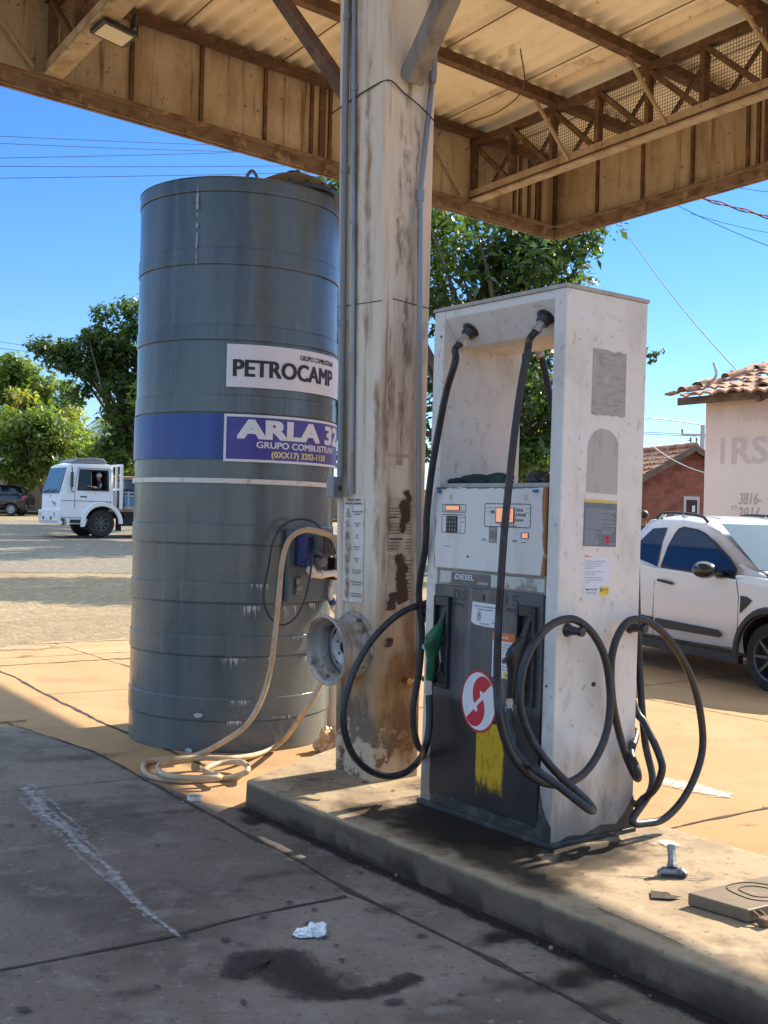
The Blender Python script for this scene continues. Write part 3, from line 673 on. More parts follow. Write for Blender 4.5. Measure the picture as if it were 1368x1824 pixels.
# fascia: sheet panels between ribs, bottom channel, top rail
def fascia(side):
    E_ = (lambda t, z, o=0: Q(-t, -o, z)) if side == 0 else (lambda t, z, o=0: Q(o - .06 * max(0, t - 3.2), t, z))  # right fascia bent inward out of view to shift its shadow edge
    L = -B0 if side == 0 else A1
    zt = 6.03
    root_mb = MB()
    xs_ = [0, 3.2, L] if side else [0, L]
    root_mb.prism([(x, 5.10) for x in xs_] + [(x, zt + .05) for x in xs_[::-1]], 0, .012, lambda u, v, w_: E_(u, v, w_))
    root_mb.prism([(x, 5.08) for x in xs_] + [(x, zt + .12) for x in xs_[::-1]], .045, .055, lambda u, v, w_: E_(u, v, w_))
    sh = root_mb.build('fascia', m_fascia, canopy, world=True)
    tt = [k * .735 + .03 for k in range(int(L / .735) + 1)] + ([3.62, 3.74, 3.86, .30, .36, .5, .66] if side == 0 else [3.1, 3.2])
    for t in tt:
        r = MB(); r.beam(E_(t, 5.186, -.012), E_(t, zt, -.012), .035, .04, up=Vector((uB.x, uB.y, 0)) if side else Vector((uR.x, uR.y, 0)))
        r.build('rib', m_rust, sh, world=True)
    c = MB()
    c.prism([(x, 5.05) for x in xs_] + [(x, 5.17) for x in xs_[::-1]], -.03, -.001, lambda u, v, w_: E_(u, v, w_))
    c.prism([(x, 5.045) for x in xs_] + [(x, 5.075) for x in xs_[::-1]], .02, .06, lambda u, v, w_: E_(u, v, w_))
    c.prism([(x, 5.16) for x in xs_] + [(x, 5.185) for x in xs_[::-1]], -.09, -.03, lambda u, v, w_: E_(u, v, w_))
    c.build('bottom_rail', m_rail, sh, world=True)
fascia(0); fascia(1)
mb = MB(); mb.beam(Q(-.22, 5.95, 4.89), Q(-.47, A1, 4.89), .10, .32); mb.build('shade_rail', m_rail, canopy, world=True)  # unseen rail added to move the canopy's shadow edge
# trusses along a
def truss(b, mesh=True, L=9.6, thick=.10):
    t = MB()
    t.beam(Q(b, .02, 5.28), Q(b, L, 5.30), thick, .075)
    t.beam(Q(b, .02, 5.20), Q(b, L, 5.22), thick * 1.3, .02)
    bc = t.build('truss_chord', m_chord, canopy, world=True)
    t = MB(); t.beam(Q(b, .02, 5.87), Q(b, L, 5.87), thick, .07)
    t.build('truss_chord', m_rust, canopy, world=True)
    k = 0; a = .06
    w1 = MB()
    while a < L:
        w1.beam(Q(b, a, 5.31), Q(b, a, 5.84), .075, .05, up=(uR.x, uR.y, 0))
        if a + .6 < L:
            w1.beam(Q(b - .02, a + .03, 5.83), Q(b - .02, a + .62, 5.32), .045, .05)
            w1.beam(Q(b + .16, a + .62, 5.83), Q(b + .16, a + .08, 5.32), .035, .03)
        a += .68; k += 1
    w1.build('truss_web', m_rust, canopy, world=True)
    if mesh:
        s = MB(); bb = b + .07
        for i in range(int(L / .032)):
            aa_ = .05 + i * .032; s.beam(Q(bb, aa_, 5.30), Q(bb, aa_, 5.86), .004, .004)
        for i in range(17):
            z = 5.31 + i * .033; s.beam(Q(bb, .05, z), Q(bb, L, z), .004, .004)
        s.build('wire_mesh', m_mesh, canopy, world=True)
truss(-1.5); truss(-6.68, thick=.13); 
# sway rods from the purlins down to the truss and the fascia
for b0, a0, b1, a1 in [(-1.85, 1.43, -1.55, 1.72), (-1.85, 2.76, -1.55, 3.05), (-1.85, 4.06, -1.55, 4.4), (-2.35, .1, -1.7, .05), (-7.5, .1, -6.85, .05)]:
    r = MB(); z0 = 5.92 if a0 > .5 else 5.86
    r.beam(Q(b0, a0, z0), Q(b1, a1, 5.24), .03, .03, up=(uR.x, uR.y, 0)); r.build('sway_rod', m_chord, canopy, world=True)
# bent hanging wire
mb = MB(); mb.tube(spline([Q(-2.6, 2.0, 6.0), Q(-2.45, 1.9, 5.7), Q(-2.15, 1.2, 5.75), Q(-1.9, .3, 5.93)], 8), .007, 5); mb.build('loose_wire', m_rust, canopy, world=True)

# floodlight hanging off the near truss
fl = thing('floodlight', 'black flat LED floodlight with pale lens hanging off the canopy truss', 'floodlight', P(203, 60, 8.55))
c_ = P(203, 60, 8.55)
fr = Matrix.Translation(c_) @ Matrix.Rotation(rad(-10), 4, 'X') @ Matrix.Rotation(PHI + rad(6), 4, 'Z')
mb = MB(); mb.box(-.145, .145, -.11, .11, -.012, .03, mat=fr)
for k in range(9): mb.box(-.12 + k * .028, -.112 + k * .028, -.09, .09, .03, .05, mat=fr)
mb.build('housing', m_black, fl, bevel=.006, world=True)
mb = MB(); mb.box(-.118, .118, -.085, .085, -.016, -.0125, mat=fr); mb.build('lens', M('floodlight_lens', (.70, .64, .48), .25), fl, world=True)
mb = MB()
mb.beam(fr @ Vector((.155, -.08, .0)), fr @ Vector((.155, -.08, .10)), .012, .03); mb.beam(fr @ Vector((.155, .08, .0)), fr @ Vector((.155, .08, .10)), .012, .03)
mb.beam(fr @ Vector((.155, -.09, .10)), fr @ Vector((.155, .09, .10)), .03, .012); mb.beam(fr @ Vector((.155, 0, .10)), fr @ Vector((.17, 0, .24)), .03, .03)
mb.build('bracket', m_black, fl, world=True)

# ================================================================== COLUMN
cl = thing('column', 'tall stained whitewashed concrete column holding up the canopy', 'column', W(.2, 1.5, IZ), PHI)
CX0, CX1, CY0, CY1 = .055, .345, 1.31, 1.655          # station frame
Z0 = IZ
mb = MB()
# closed shaft with a shallow groove down its left face; slight outward taper of the far edge with height
zs = [0, .4, .9, 1.4, 2.0, 2.467, 2.475, 3.0, 4.0, 5.0, 6.02]
sec = [(CX0, CY0, 0), (CX1, CY0, 0), (CX1, CY1, 1), (CX0, CY1, 1), (CX0, 1.60, 1), (CX0 + .018, 1.597, 1), (CX0 + .018, 1.565, 1), (CX0, 1.562, 1)]
vs_ = []; n = len(sec)
def csec(x, y, f, z):
    tz = z / 4.0
    return Vector((x - (.042 * tz if x < .2 else 0), y + .075 * tz * f, z))
for z in zs:
    for x, y, f in sec:
        q = csec(x, y, f, z); q = W(q.x, q.y, q.z + Z0 - .01); vs_.append(q)
mb.add(vs_, [(j * n + i, j * n + (i + 1) % n, (j + 1) * n + (i + 1) % n, (j + 1) * n + i) for j in range(len(zs) - 1) for i in range(n)])
mb.add([vs_[i] for i in range(n)], [tuple(range(n))])
shaft = mb.build('shaft', m_col, cl, bevel=.01, world=True)
LF = lambda y, z, o=0: W(CX0 - .042 * z / 4 - o, y, z + Z0)                # left face point
RF = lambda x, z, o=0: W(x, CY0 - o, z + Z0)                                # right face point
lfn = lambda u, v, w_: LF(1.60 + .02 * v / 2 - u, v, w_ + .002)             # u runs rightwards as seen
rfn = lambda u, v, w_: RF(u, v, w_ + .002)
mb = MB(); mb.beam(RF(.10, 2.47, .001), RF(CX1, 2.45, .001), .006, .004); mb.beam(LF(1.31, 2.45, .001), LF(1.70, 2.47, .001), .006, .004)
mb.build('casting_joint', m_rustdark, shaft, world=True)
# conduits
cpt = [loc(x, y, 0, CX0 - .02 - .042 * (zz / 4)) for x, y, zz in ((606, 848, 1.56), (610, 600, 2.3), (616, 150, 3.7), (620, -60, 4.3))]
cpt = [W(*q) for q in cpt]; cpt.append(cpt[-1] + (cpt[-1] - cpt[0]) * .45)
mb = MB(); mb.tube(cpt, .018, 10)
for f in (.02, .3, .6, .9): q = cpt[0].lerp(cpt[3], f); mb.tube([q - Vector((0, 0, .015)), q + Vector((0, 0, .015))], .0225, 10)
mb.build('conduit', m_pvcgrey, cl, smooth=40, world=True)
mb = MB(); mb.tube([LF(1.522, 1.47, .014), LF(1.541, 2.738, .014), LF(1.578, 4.08, .014), LF(1.60, 5.8, .014)], .0125, 8)
for z in (1.49, 2.2, 2.9, 3.6): mb.tube([LF(1.5225 + (z - 1.47) * .0195, z - .012, .014), LF(1.5225 + (z - 1.47) * .0195, z + .012, .014)], .017, 8)
mb.build('conduit', m_galv, cl, smooth=40, world=True)
mb = MB(); mb.tube(spline([RF(.31, .55, .03), RF(.292, 1.2, .03), RF(.275, 1.709, .03), RF(.255, 2.4, .03), RF(.238, 3.0, .03), RF(.244, 3.1, .03), RF(.30, 3.64, .03), RF(.312, 3.8, .03), RF(.315, 5.7, .03)], 4), .015, 8)
mb.tube([RF(.238, 2.99, .03), RF(.240, 3.05, .03)], .021, 8); mb.tube([RF(.2995, 3.62, .03), RF(.305, 3.68, .03)], .021, 8)
mb.build('water_pipe', m_galv, cl, smooth=40, world=True)
mb = MB(); mb.tube([RF(.310, .60, .03), RF(.312, .52, .03)], .017, 8); mb.tube([RF(.312, .53, .03), RF(.31, .515, .09), RF(.30, .49, .11)], .013, 8); mb.tube([RF(.312, .60, .035), RF(.312, .64, .035)], .009, 8); mb.beam(RF(.29, .645, .035), RF(.335, .645, .035), .01, .012)
mb.tube([RF(.235, .51, 0), RF(.235, .51, .05)], .016, 8); mb.tube([RF(.235, .51, .045), RF(.30, .515, .05)], .009, 8)
mb.build('tap', m_brass, cl, smooth=40, world=True)
mb = MB(); mb.box(-.035, .035, -.055, .055, 0, .06, mat=Matrix.Translation(W(*loc(604, 868, 0, CX0 - .02))) @ ST.to_3x3().to_4x4() @ Matrix.Rotation(rad(-90), 4, 'Y') @ Matrix.Rotation(rad(90), 4, 'Z'))
bx = mb.build('switch_box', m_pvcgrey, cl, bevel=.005, world=True)
mb = MB(); q = W(*loc(606, 870, 0, CX0 - .08))
mb.tube([q, q + (LF(1.7, 1.5, .02) - LF(1.7, 1.5, 0))], .014, 12); mb.build('switch_knob', m_black, bx, world=True)
# knee braces to the roof
for y0, y1, wd_, mt_ in ((CY0 - .02, CY0 - 1.55, .10, m_brace), (CY1 + .12, CY1 + 1.75, .075, m_rust)):
    mb = MB(); x = .165; mb.beam(W(x, y0 + (.0), 3.60 + Z0), W(x, y1, 3.60 + 1.75 + Z0), wd_, wd_, up=(.8, .6, 0)); mb.build('knee_brace', mt_, cl, bevel=.006, world=True)
# wire wound round the shaft
mb = MB(); pts = [LF(1.765, 3.50, .045), LF(1.6, 3.545, .012), LF(1.45, 3.56, .01), RF(.03, 3.57, .012), RF(.13, 3.53, .012), RF(.24, 3.47, .03), RF(.335, 3.38, .06), RF(.36, 3.36, .02)]
mb.tube(spline(pts, 6), .004, 5); mb.build('tie_wire', m_wire, cl, world=True)
# rust streaks and peeled paper on the right face
def ragged(cx, zs_, ws_, seed, fn, jag=.02, o=.0):
    l = []; r = []
    for z, x, ww in zip(zs_, cx, ws_):
        l.append((x - ww / 2 + mn.noise(Vector((z * 17, seed, 0))) * jag, z)); r.append((x + ww / 2 + mn.noise(Vector((z * 17, seed + 5, 0))) * jag, z))
    return l, r
def rag_patch(mb, fn, x0, x1, z0, z1, seed, jag=.02, o=0., wf=lambda t: 1., n=26, m=0, soft=False):
    vs_ = []
    for i in range(n + 1):
        t = i / n; z = z0 + (z1 - z0) * t; c = (x0 + x1) / 2; hw = (x1 - x0) / 2 * wf(t) * (1.5 if soft else 1)
        a = mn.noise(Vector((z * 23, seed, .4))) * jag + mn.noise(Vector((z * 70, seed, .9))) * jag * .4; b = mn.noise(Vector((z * 23, seed + 7, .4))) * jag + mn.noise(Vector((z * 70, seed + 7, .9))) * jag * .4
        if soft:
            for q_, k_ in ((-1, 0), (-.5, .75), (0, 1), (.5, .75), (1, 0)): vs_.append(fn(c + hw * q_ + a, z, o)); mb.attr.append(k_ * min(1, 6 * t, 6 * (1 - t)))
        else: vs_ += [fn(c - hw + a, z, o), fn(c + hw + b, z, o)]
    if soft: mb.add(vs_, [(5 * i + j, 5 * i + j + 1, 5 * i + j + 6, 5 * i + j + 5) for i in range(n) for j in range(4)], m)
    else: mb.add(vs_, [(2 * i, 2 * i + 1, 2 * i + 3, 2 * i + 2) for i in range(n)], m)
mb = MB()
for i_, (x0_, x1_, z0_, z1_) in enumerate([(.10, .24, 3.2, 3.72), (.12, .21, 2.95, 3.3), (.11, .16, 2.5, 3.25), (.14, .2, 3.05, 3.25), (.15, .2, 2.3, 3.0), (.13, .165, 2.6, 2.9), (.17, .185, 1.5, 2.6), (.22, .25, 2.6, 3.5), (.24, .27, 1.4, 2.4), (.08, .1, 1.7, 2.5)]):
    rag_patch(mb, rfn, x0_, x1_, z0_, z1_, i_ * 3.1, .02, .001 + i_ * .0002, soft=True)
for i_, (x0_, x1_, z0_, z1_) in enumerate([(.20, .33, 1.2, 3.9), (.06, .14, .8, 2.4), (.26, .345, .9, 2.6), (.15, .24, 1.5, 3.2), (.30, .345, 2.2, 3.9), (.05, .10, 2.4, 3.9)]):
    if i_ in (1, 2, 3): rag_patch(mb, rfn, x0_, x1_, z0_, z1_, 20 + i_ * 3.1, .015, .004 + i_ * .0002, soft=True, n=40)
ob_ = MB()
for i_, (x0_, x1_, z0_, z1_) in enumerate([(.10, .33, .03, .75), (.18, .34, .2, 1.0), (.08, .25, .25, .6), (.2, .34, .0, .4)]): rag_patch(ob_, rfn, x0_, x1_, z0_, z1_, 60 + i_ * 3.1, .02, .006 + i_ * .0002, soft=True)
for i_, (y0_, z0_, z1_) in enumerate([(.05, 1.5, 3.9), (.16, 2.0, 4.0), (.26, .95, 2.2), (.02, .8, 1.6)]): rag_patch(ob_, lfn, y0_, y0_ + .07, z0_, z1_, 80 + i_ * 3.1, .015, .004 + i_ * .0002, soft=True, n=40)
ob_.build('orange_rust_stain', decal('orange_rust_stain', (.34, .165, .05), (20, 20, 6), .9, .8, .30, .85, .58), shaft, world=True)
mb.build('rust_stain', decal('soft_rust_stain', (.16, .10, .06), (24, 24, 5), .9, .72, .38, .88, .58), shaft, world=True)
mb = MB()
for i_, (x0_, x1_, z0_, z1_) in enumerate([(.16, .235, .87, 1.2), (.18, .22, 1.24, 1.47), (.2, .25, 1.3, 1.52), (.12, .18, .86, .98), (.1, .15, .68, .74)]):
    rag_patch(mb, rfn, x0_, x1_, z0_, z1_, 40 + i_ * 3.1, .02, .006 + i_ * .0002, soft=True)
mb.build('rust_streak', decal('torn_rust_streak', (.085, .045, .032), (18), .9, .95, .36, .56, .75), shaft, world=True)
m_oldpaper = M('old_pasted_paper', (.53, .44, .33), .85, layers=[dict(c=(.36, .26, .16), s=8, lo=.45, hi=.68, a=.7), dict(c=(.65, .6, .5), s=13, lo=.55, hi=.7, a=.7)])
pp = MB()
rag_patch(pp, rfn, .105, .262, 1.175, 1.455, 11, .006, .001); rag_patch(pp, rfn, .105, .268, .89, 1.16, 12, .02, .001); rag_patch(pp, rfn, .15, .185, 1.62, 2.0, 13, .015, .001, lambda t: 1.1 - .5 * t)
rag_patch(pp, rfn, .10, .23, 1.66, 1.68, 14, .005, .0005)
pn = pp.build('torn_notice', m_oldpaper, cl, world=True)
t = MB()
for i, z in enumerate(np.arange(1.19, 1.42, .016)):
    if i % 5 == 4: continue
    t.beam(rfn(.112, z, .003), rfn(.112 + random.uniform(.06, .075), z, .003), .0005, .0035, up=(0, 0, 1)); t.beam(rfn(.215, z, .003), rfn(.255, z, .003), .0005, .003)
for z in np.arange(.93, 1.15, .02): t.beam(rfn(.225, z, .003), rfn(.262, z, .003), .0005, .004)
t.beam(rfn(.112, 1.352, .003), rfn(.16, 1.352, .003), .0005, .008); t.beam(rfn(.12, 1.24, .003), rfn(.2, 1.24, .003), .0005, .009)
t.build('small_print', m_greyink, pn, world=True)
# safety notice on the left face
mb = MB(); nfn = lambda u, v, w_: LF(1.606 + .0035 - u, v, w_ + .002); mb.prism([(0, .905), (.185, .905), (.187, 1.45), (0, 1.45)], 0, .002, nfn)
m_notice = M('safety_notice_sheet', (.60, .53, .43), .5, layers=[dict(c=(.70, .66, .60), s=(9, 9, 3), lo=.48, hi=.62, a=.8), dict(c=(.4, .3, .2), s=20, lo=.62, hi=.72, a=.7)])
nt_ = mb.build('safety_notice', m_notice, cl, world=True)
t = MB()
t.text('PREZADO CLIENTE', .093, 1.432, .0115, nfn, .0032, .125, .03, 'c'); t.text('PARA SUA SEGURANÇA', .093, 1.413, .0115, nfn, .0032, .15, .03, 'c')
rows = ['PRODUTO ALTAMENTE INFLAMÁVEL', 'DESLIGUE O MOTOR', 'NÃO FUME', 'DESLIGUE O CELULAR', 'DESÇA DA MOTO', 'EVITE O CONTATO COM O PRODUTO', 'NÃO PERMITA ABASTECER EM RECIPIENTES', 'EVITE RESPIRAR OS VAPORES DE COMBUSTÍVEL']
for i, r_ in enumerate(rows):
    z = 1.372 - i * .061
    wds = r_.split(); half = (len(wds) + 1) // 2
    lines = [' '.join(wds[:half]), ' '.join(wds[half:])] if i else ['PRODUTO ALTAMENTE', 'INFLAMÁVEL']
    for j, l in enumerate(lines):
        if l: t.text(l, .128, z - j * .013, .0075, nfn, .0032, min(.10, .0056 * len(l)), .01, 'c')
    k = 18; cx, cz = .042, z - .002
    if i == 0:
        for a, b in (((-.022, -.02), (.022, -.02)), ((.022, -.02), (0, .026)), ((0, .026), (-.022, -.02))): t.beam(nfn(cx + a[0], cz + a[1], .0032), nfn(cx + b[0], cz + b[1], .0032), .0005, .003, up=(0, 0, 1))
        t.flat([(cx - .007, cz - .014), (cx + .007, cz - .014), (cx + .005, cz), (cx, cz + .012), (cx - .006, cz)], nfn, .0033)
    else:
        ring = [(cx + .019 * math.cos(2 * math.pi * q / k), cz + .022 * math.sin(2 * math.pi * q / k)) for q in range(k)]; inn = [(cx + .0165 * math.cos(2 * math.pi * q / k), cz + .0195 * math.sin(2 * math.pi * q / k)) for q in range(k)]
        t.add([nfn(*p, .0032) for p in ring + inn], [(q, (q + 1) % k, k + (q + 1) % k, k + q) for q in range(k)])
        t.beam(nfn(cx - .013, cz + .013, .0032), nfn(cx + .013, cz - .013, .0032), .0005, .0025); t.flat([(cx - .006, cz - .012), (cx + .005, cz - .01), (cx + .007 * (i % 3 - 1), cz + .012), (cx - .004, cz + .008)], nfn, .0033)
t.build('lettering', M('faded_notice_print', (.13, .10, .085), .7, layers=[dict(c=(.5, .44, .36), s=40, lo=.55, hi=.7, a=.8)]), nt_, world=True)

# ------------------------------------------------------------------ wheel rim hung on the column
rc = W(.002, 1.50, .676 + Z0 - .005)
rim = thing('wheel_rim', 'rusty bare steel car wheel rim hung against the column', 'wheel rim', rc - Vector((0, 0, .18)), PHI)
RM = Matrix.Translation(rc) @ Matrix.Rotation(PHI, 4, 'Z') @ Matrix.Rotation(rad(-4), 4, 'Y') @ Matrix.Rotation(rad(-90), 4, 'Y')    # local z points out of the left face
zf = .135; zb = -.05
p_ = [(.173, zf + .003), (.181, zf + .002), (.184, zf - .006), (.177, zf - .010), (.167, zf - .012), (.163, zf - .018), (.162, zf - .05), (.156, zf - .056), (.148, zf - .075), (.148, zb + .055), (.158, zb + .04), (.165, zb + .03), (.166, zb + .012), (.178, zb + .008), (.184, zb), (.178, zb - .006), (.168, zb), (.160, zb + .012), (.158, zb + .028), (.152, zb + .036), (.142, zb + .055), (.142, zf - .077), (.150, zf - .056), (.157, zf - .048), (.157, zf - .018), (.163, zf - .007), (.173, zf + .003)]
m_barrel = M('rusted_rim_steel', (.42, .40, .36), .5, .45, layers=[dict(c=(.24, .14, .065), s=5, lo=.46, hi=.66, a=.75), dict(c=(.06, .04, .028), s=13, lo=.57, hi=.66, a=.8), dict(c=(.6, .58, .54), s=21, lo=.6, hi=.68, a=.7)], rvar=.1)
mb = MB(); mb.lathe(p_, 56, RM); mb.build('barrel', m_barrel, rim, smooth=50, world=True)
# disc with vent holes, raised hub and bolt holes
mb = MB(); K = 60
def rr_(r):  # disc profile height
    return zb + .012 + (.055 if r > .125 else .055 + (.125 - r) * .45 if r > .085 else .073 - (.085 - r) * .3 if r > .05 else .060)
radii = [.137, .125, .115, .10, .088, .078, .066, .056, .046, .036, .031]
vs_ = []; fs = []
for r in radii:
    for k in range(K): a = 2 * math.pi * k / K; vs_.append(RM @ Vector((r * math.cos(a), r * math.sin(a), rr_(r))))
for j in range(len(radii) - 1):
    for k in range(K):
        ang = (k + .5) % 15
        if 2 <= j <= 3 and 4.6 < ang < 10.6: continue
        if j == 7 and (k + 3) % 12 < 2 : continue
        fs.append((j * K + k, j * K + (k + 1) % K, (j + 1) * K + (k + 1) % K, (j + 1) * K + k))
mb.add(vs_, fs); o = mb.build('wheel_disc', m_rim, rim, smooth=45, world=True)
sd = o.modifiers.new('solid', 'SOLIDIFY'); sd.thickness = .005

# ================================================================== TANK
TC = Vector((-1.023, 7.68, 0)); TR = .68; TH = 3.60
td = Vector((-TC.x, -TC.y, 0)).normalized(); tr_ = Vector((-td.y, td.x, 0))      # towards camera / to the right as seen
def cyl(th, z, o=0): return TC + (td * math.cos(th) + tr_ * math.sin(th)) * (TR + o) + Vector((0, 0, z))
tank = thing('storage_tank', 'tall dark grey cylindrical plastic tank with blue and white signs beside the column', 'tank', TC)
prof = [(TR - .012, 0.0), (TR - .01, .01)]
bands = [(.202, .343), (.605, .727), (.937, 1.06), (1.304, 1.427), (2.127, 2.239), (2.582, 2.677), (3.056, 3.161), (3.512, 3.60)]
rb = lambda z: TR - .010 + .006 * z / 3.6
for z0, z1 in bands:
    prof += [(rb(z0), z0 - .009), (rb(z0) - .006, z0 - .008), (rb(z0) - .006, z0 - .001), (rb(z0) + .006, z0 + .001), (rb(z0) + .007, z0 + .006), (rb(z0) + .006, z1 - .006), (rb(z0) + .004, z1 - .001)]
    if z1 < 3.5: prof += [(rb(z1), z1 + .001), (rb(z1) + .0005, z1 + .1)]
prof += [(TR + .005, 3.60), (TR - .02, 3.612), (TR - .06, 3.60), (TR - .2, 3.66), (.001, 3.70)]
mb = MB(); mb.lathe(prof, 96, Matrix.Translation(TC)); body = mb.build('tank_body', m_tank, tank, smooth=7, world=True)
mb = MB(); lc = TC + tr_ * .35 - td * .05 + Vector((0, 0, 3.62))
mb.lathe([(.285, -.02), (.285, .07), (.315, .075), (.318, .10), (.30, .115), (.24, .165), (.14, .215), (.06, .238), (.05, .255), (.0005, .258)], 40, Matrix.Translation(lc))
for k in range(16):
    a = 2 * math.pi * k / 16; mb.box(-.012, .012, -.012, .012, .10, .122, mat=Matrix.Translation(lc + Vector((.30 * math.cos(a), .30 * math.sin(a), 0))))
mb.build('lid', m_black, tank, smooth=40, world=True)
mb = MB(); hc = TC + td * .58 + tr_ * .055 + Vector((0, 0, 3.61))
mb.tube(spline([hc + tr_ * (-.03) + Vector((0, 0, -.02)), hc + tr_ * (-.03) + Vector((0, 0, .03)), hc + Vector((0, 0, .065)), hc + tr_ * .03 + Vector((0, 0, .03)), hc + tr_ * .03 + Vector((0, 0, -.02))], 5), .010, 8); mb.build('lifting_eye', m_motor, tank, smooth=50, world=True)
def cyl_patch(mb, t0, t1, z0, z1, o, n=24, m=0, jag=None):
    vs_ = []
    for k in range(n + 1): th = t0 + (t1 - t0) * k / n; vs_ += [cyl(th, z0, o), cyl(th, z1, o)]
    mb.add(vs_, [(2 * k, 2 * k + 2, 2 * k + 3, 2 * k + 1) for k in range(n)], m)
RO = .006
mb = MB(); cyl_patch(mb, rad(-100), rad(-6), 1.835, 2.118, .0035, 40); mb.build('blue_band', m_tankblue, tank, world=True, smooth=40)
mb = MB(); mb.lathe([(TR - .004, 1.685), (TR + .006, 1.685), (TR + .006, 1.715), (TR - .004, 1.715)], 96, Matrix.Translation(TC)); mb.build('strap', m_pvc, tank, smooth=40, world=True)
# white name sign
th0 = rad(-6)
cfn = lambda u, v, w_: cyl(th0 + u / (TR + .01), v, w_)
mb = MB(); cyl_patch(mb, rad(-6), rad(88), 2.287, 2.555, .006, 40); s1 = mb.build('name_sign', m_signwhite, tank, world=True, smooth=40)
t = MB(); t.text('PETROCAMP', .045, 2.357, .103, cfn, .0085, .80, .042); t.text('GRUPO COMBUSTRAN', .85, 2.487, .032, cfn, .0085, .36, .02, 'r'); t.build('lettering', m_ink, s1, world=True)
# blue product sign
mb = MB(); cyl_patch(mb, rad(-6.5), rad(92), 1.822, 2.118, .0065, 40); s2 = mb.build('product_sign', m_signwhite, tank, world=True, smooth=40)
mb = MB(); cyl_patch(mb, rad(-5.2), rad(91), 1.838, 2.102, .008, 40); mb.build('sign_field', m_signblue, s2, world=True, smooth=40)
t = MB(); t.text('ARLA 32', .085, 1.972, .112, cfn, .0098, .90, .085); t.text('GRUPO COMBUSTRAN', .20, 1.912, .040, cfn, .0098, .68, .03); t.build('lettering', m_signwhite, s2, world=True)
t = MB(); t.text('(0XX17) 3202-1150', .30, 1.855, .038, cfn, .0098, .46, .035); t.build('phone_number', M('pale_yellow_print', (.75, .66, .25), .5), s2, world=True)
# limescale runs below the joints
R_ = random.Random(5); dl_ = decal('limescale_runs', (.46, .49, .48), (75, 75, 7), .8, .9, .42, .62, .62)
for th_c, z, wdt, l0 in [(.16, .93, .15, .20), (.55, .93, .14, .24), (.02, .60, .18, .16), (.36, .60, .12, .1), (.78, .6, .15, .2), (.85, .93, .1, .12), (.05, .2, .14, .07), (.5, .22, .2, .08), (.25, 1.06, .18, .12), (.62, 1.05, .1, .1), (.1, .33, .2, .1), (.7, .72, .2, .08)]:
    mb = MB(); n_, k_ = 14, 8; vs_ = []
    for i in range(n_ + 1):
        for q_ in range(k_ + 1):
            th = th_c + wdt * (2 * i / n_ - 1); f = q_ / k_; vs_.append(cyl(th, z + .012 - (l0 + .012) * f, .0125)); mb.attr.append((1 - abs(2 * i / n_ - 1) ** 3) * (1 - f) ** .8 * (.3 if q_ == 0 else 1))
    mb.add(vs_, [(i * (k_ + 1) + q_, i * (k_ + 1) + q_ + 1, (i + 1) * (k_ + 1) + q_ + 1, (i + 1) * (k_ + 1) + q_) for i in range(n_) for q_ in range(k_)]); mb.build('limescale_run', dl_, body, world=True)
mb = MB()
for th, z, a, b in [(-.28, .235, .035, .012), (-.36, .012, .03, .012)]:
    k = 14; mb.add([cyl(th + a * math.cos(i * 6.283 / k) * (1 + .4 * R_.random()), z + b * math.sin(i * 6.283 / k) * (1 + .5 * R_.random()), .0138) for i in range(k)], [tuple(range(k))])
th = -.42
for i in range(9):
    z = 3.55 - i * .06; cyl_patch(mb, th + R_.uniform(-.006, .006), th + .008 + R_.uniform(0, .008), z - R_.uniform(.02, .06), z, .0135, 2)
mb.build('paint_chip', m_lime, body, world=True)
# transfer pump on its board
mb = MB(); bz0, bz1 = .945, 1.41
mb.prism([(rad(27), bz0), (rad(62), bz0), (rad(62), bz1), (rad(27), bz1)], -.05, .0, lambda u, v, w_: cyl(rad(44), v, 0) + (cyl(u, 0, 0) - cyl(rad(44), 0, 0)) * 1.0 + (td * math.cos(rad(44)) + tr_ * math.sin(rad(44))) * (w_ + .03))
PB = cyl(rad(44), 0, .03)
bn = (td * math.cos(rad(44)) + tr_ * math.sin(rad(44))); bt = Vector((-bn.y, bn.x, 0))
BF = lambda u, v, w_=0: PB + bt * u + Vector((0, 0, v)) + bn * w_
mb = MB(); mb.prism([(-.20, bz0), (.20, bz0), (.20, bz1), (-.20, bz1)], -.035, 0, BF)
board = mb.build('pump_board', m_board, tank, bevel=.006, world=True)
mb = MB(); mb.prism([(-.09, 1.25), (.13, 1.25), (.13, 1.375), (-.09, 1.375)], .02, .16, BF)
for k in range(9): mb.prism([(-.085 + k * .014, 1.245), (-.079 + k * .014, 1.245), (-.079 + k * .014, 1.38), (-.085 + k * .014, 1.38)], .155, .172, BF)
mb.prism([(.05, 1.255), (.13, 1.255), (.13, 1.365), (.05, 1.365)], .16, .19, BF)
mb.build('motor', m_motor, board, bevel=.004, world=True)
mb = MB(); mb.prism([(.092, 1.28), (.122, 1.28), (.122, 1.35), (.092, 1.35)], .1905, .1915, BF); mb.build('rating_plate', m_paper, board, world=True)
mb = MB(); mb.prism([(-.15, 1.17), (-.07, 1.17), (-.07, 1.37), (-.15, 1.37)], .0, .10, BF); mb.prism([(-.165, 1.22), (-.145, 1.22), (-.145, 1.20), (-.165, 1.20)], .05, .1, BF); mb.build('pump_housing', m_bluefit, board, bevel=.01, world=True)
mb = MB(); mb.lathe([(.001, 0), (.055, 0), (.065, .02), (.065, .05), (.05, .07)], 20, Matrix.Translation(BF(-.01, 1.175, .07))); mb.build('filter_bowl', m_motor, board, smooth=40, world=True)
mb = MB()
mb.tube(spline([BF(-.125, 1.22, .11), BF(-.125, 1.15, .12), BF(-.09, 1.125, .125), BF(0, 1.125, .125), BF(.10, 1.13, .12), BF(.15, 1.12, .09)], 6), .022, 10)
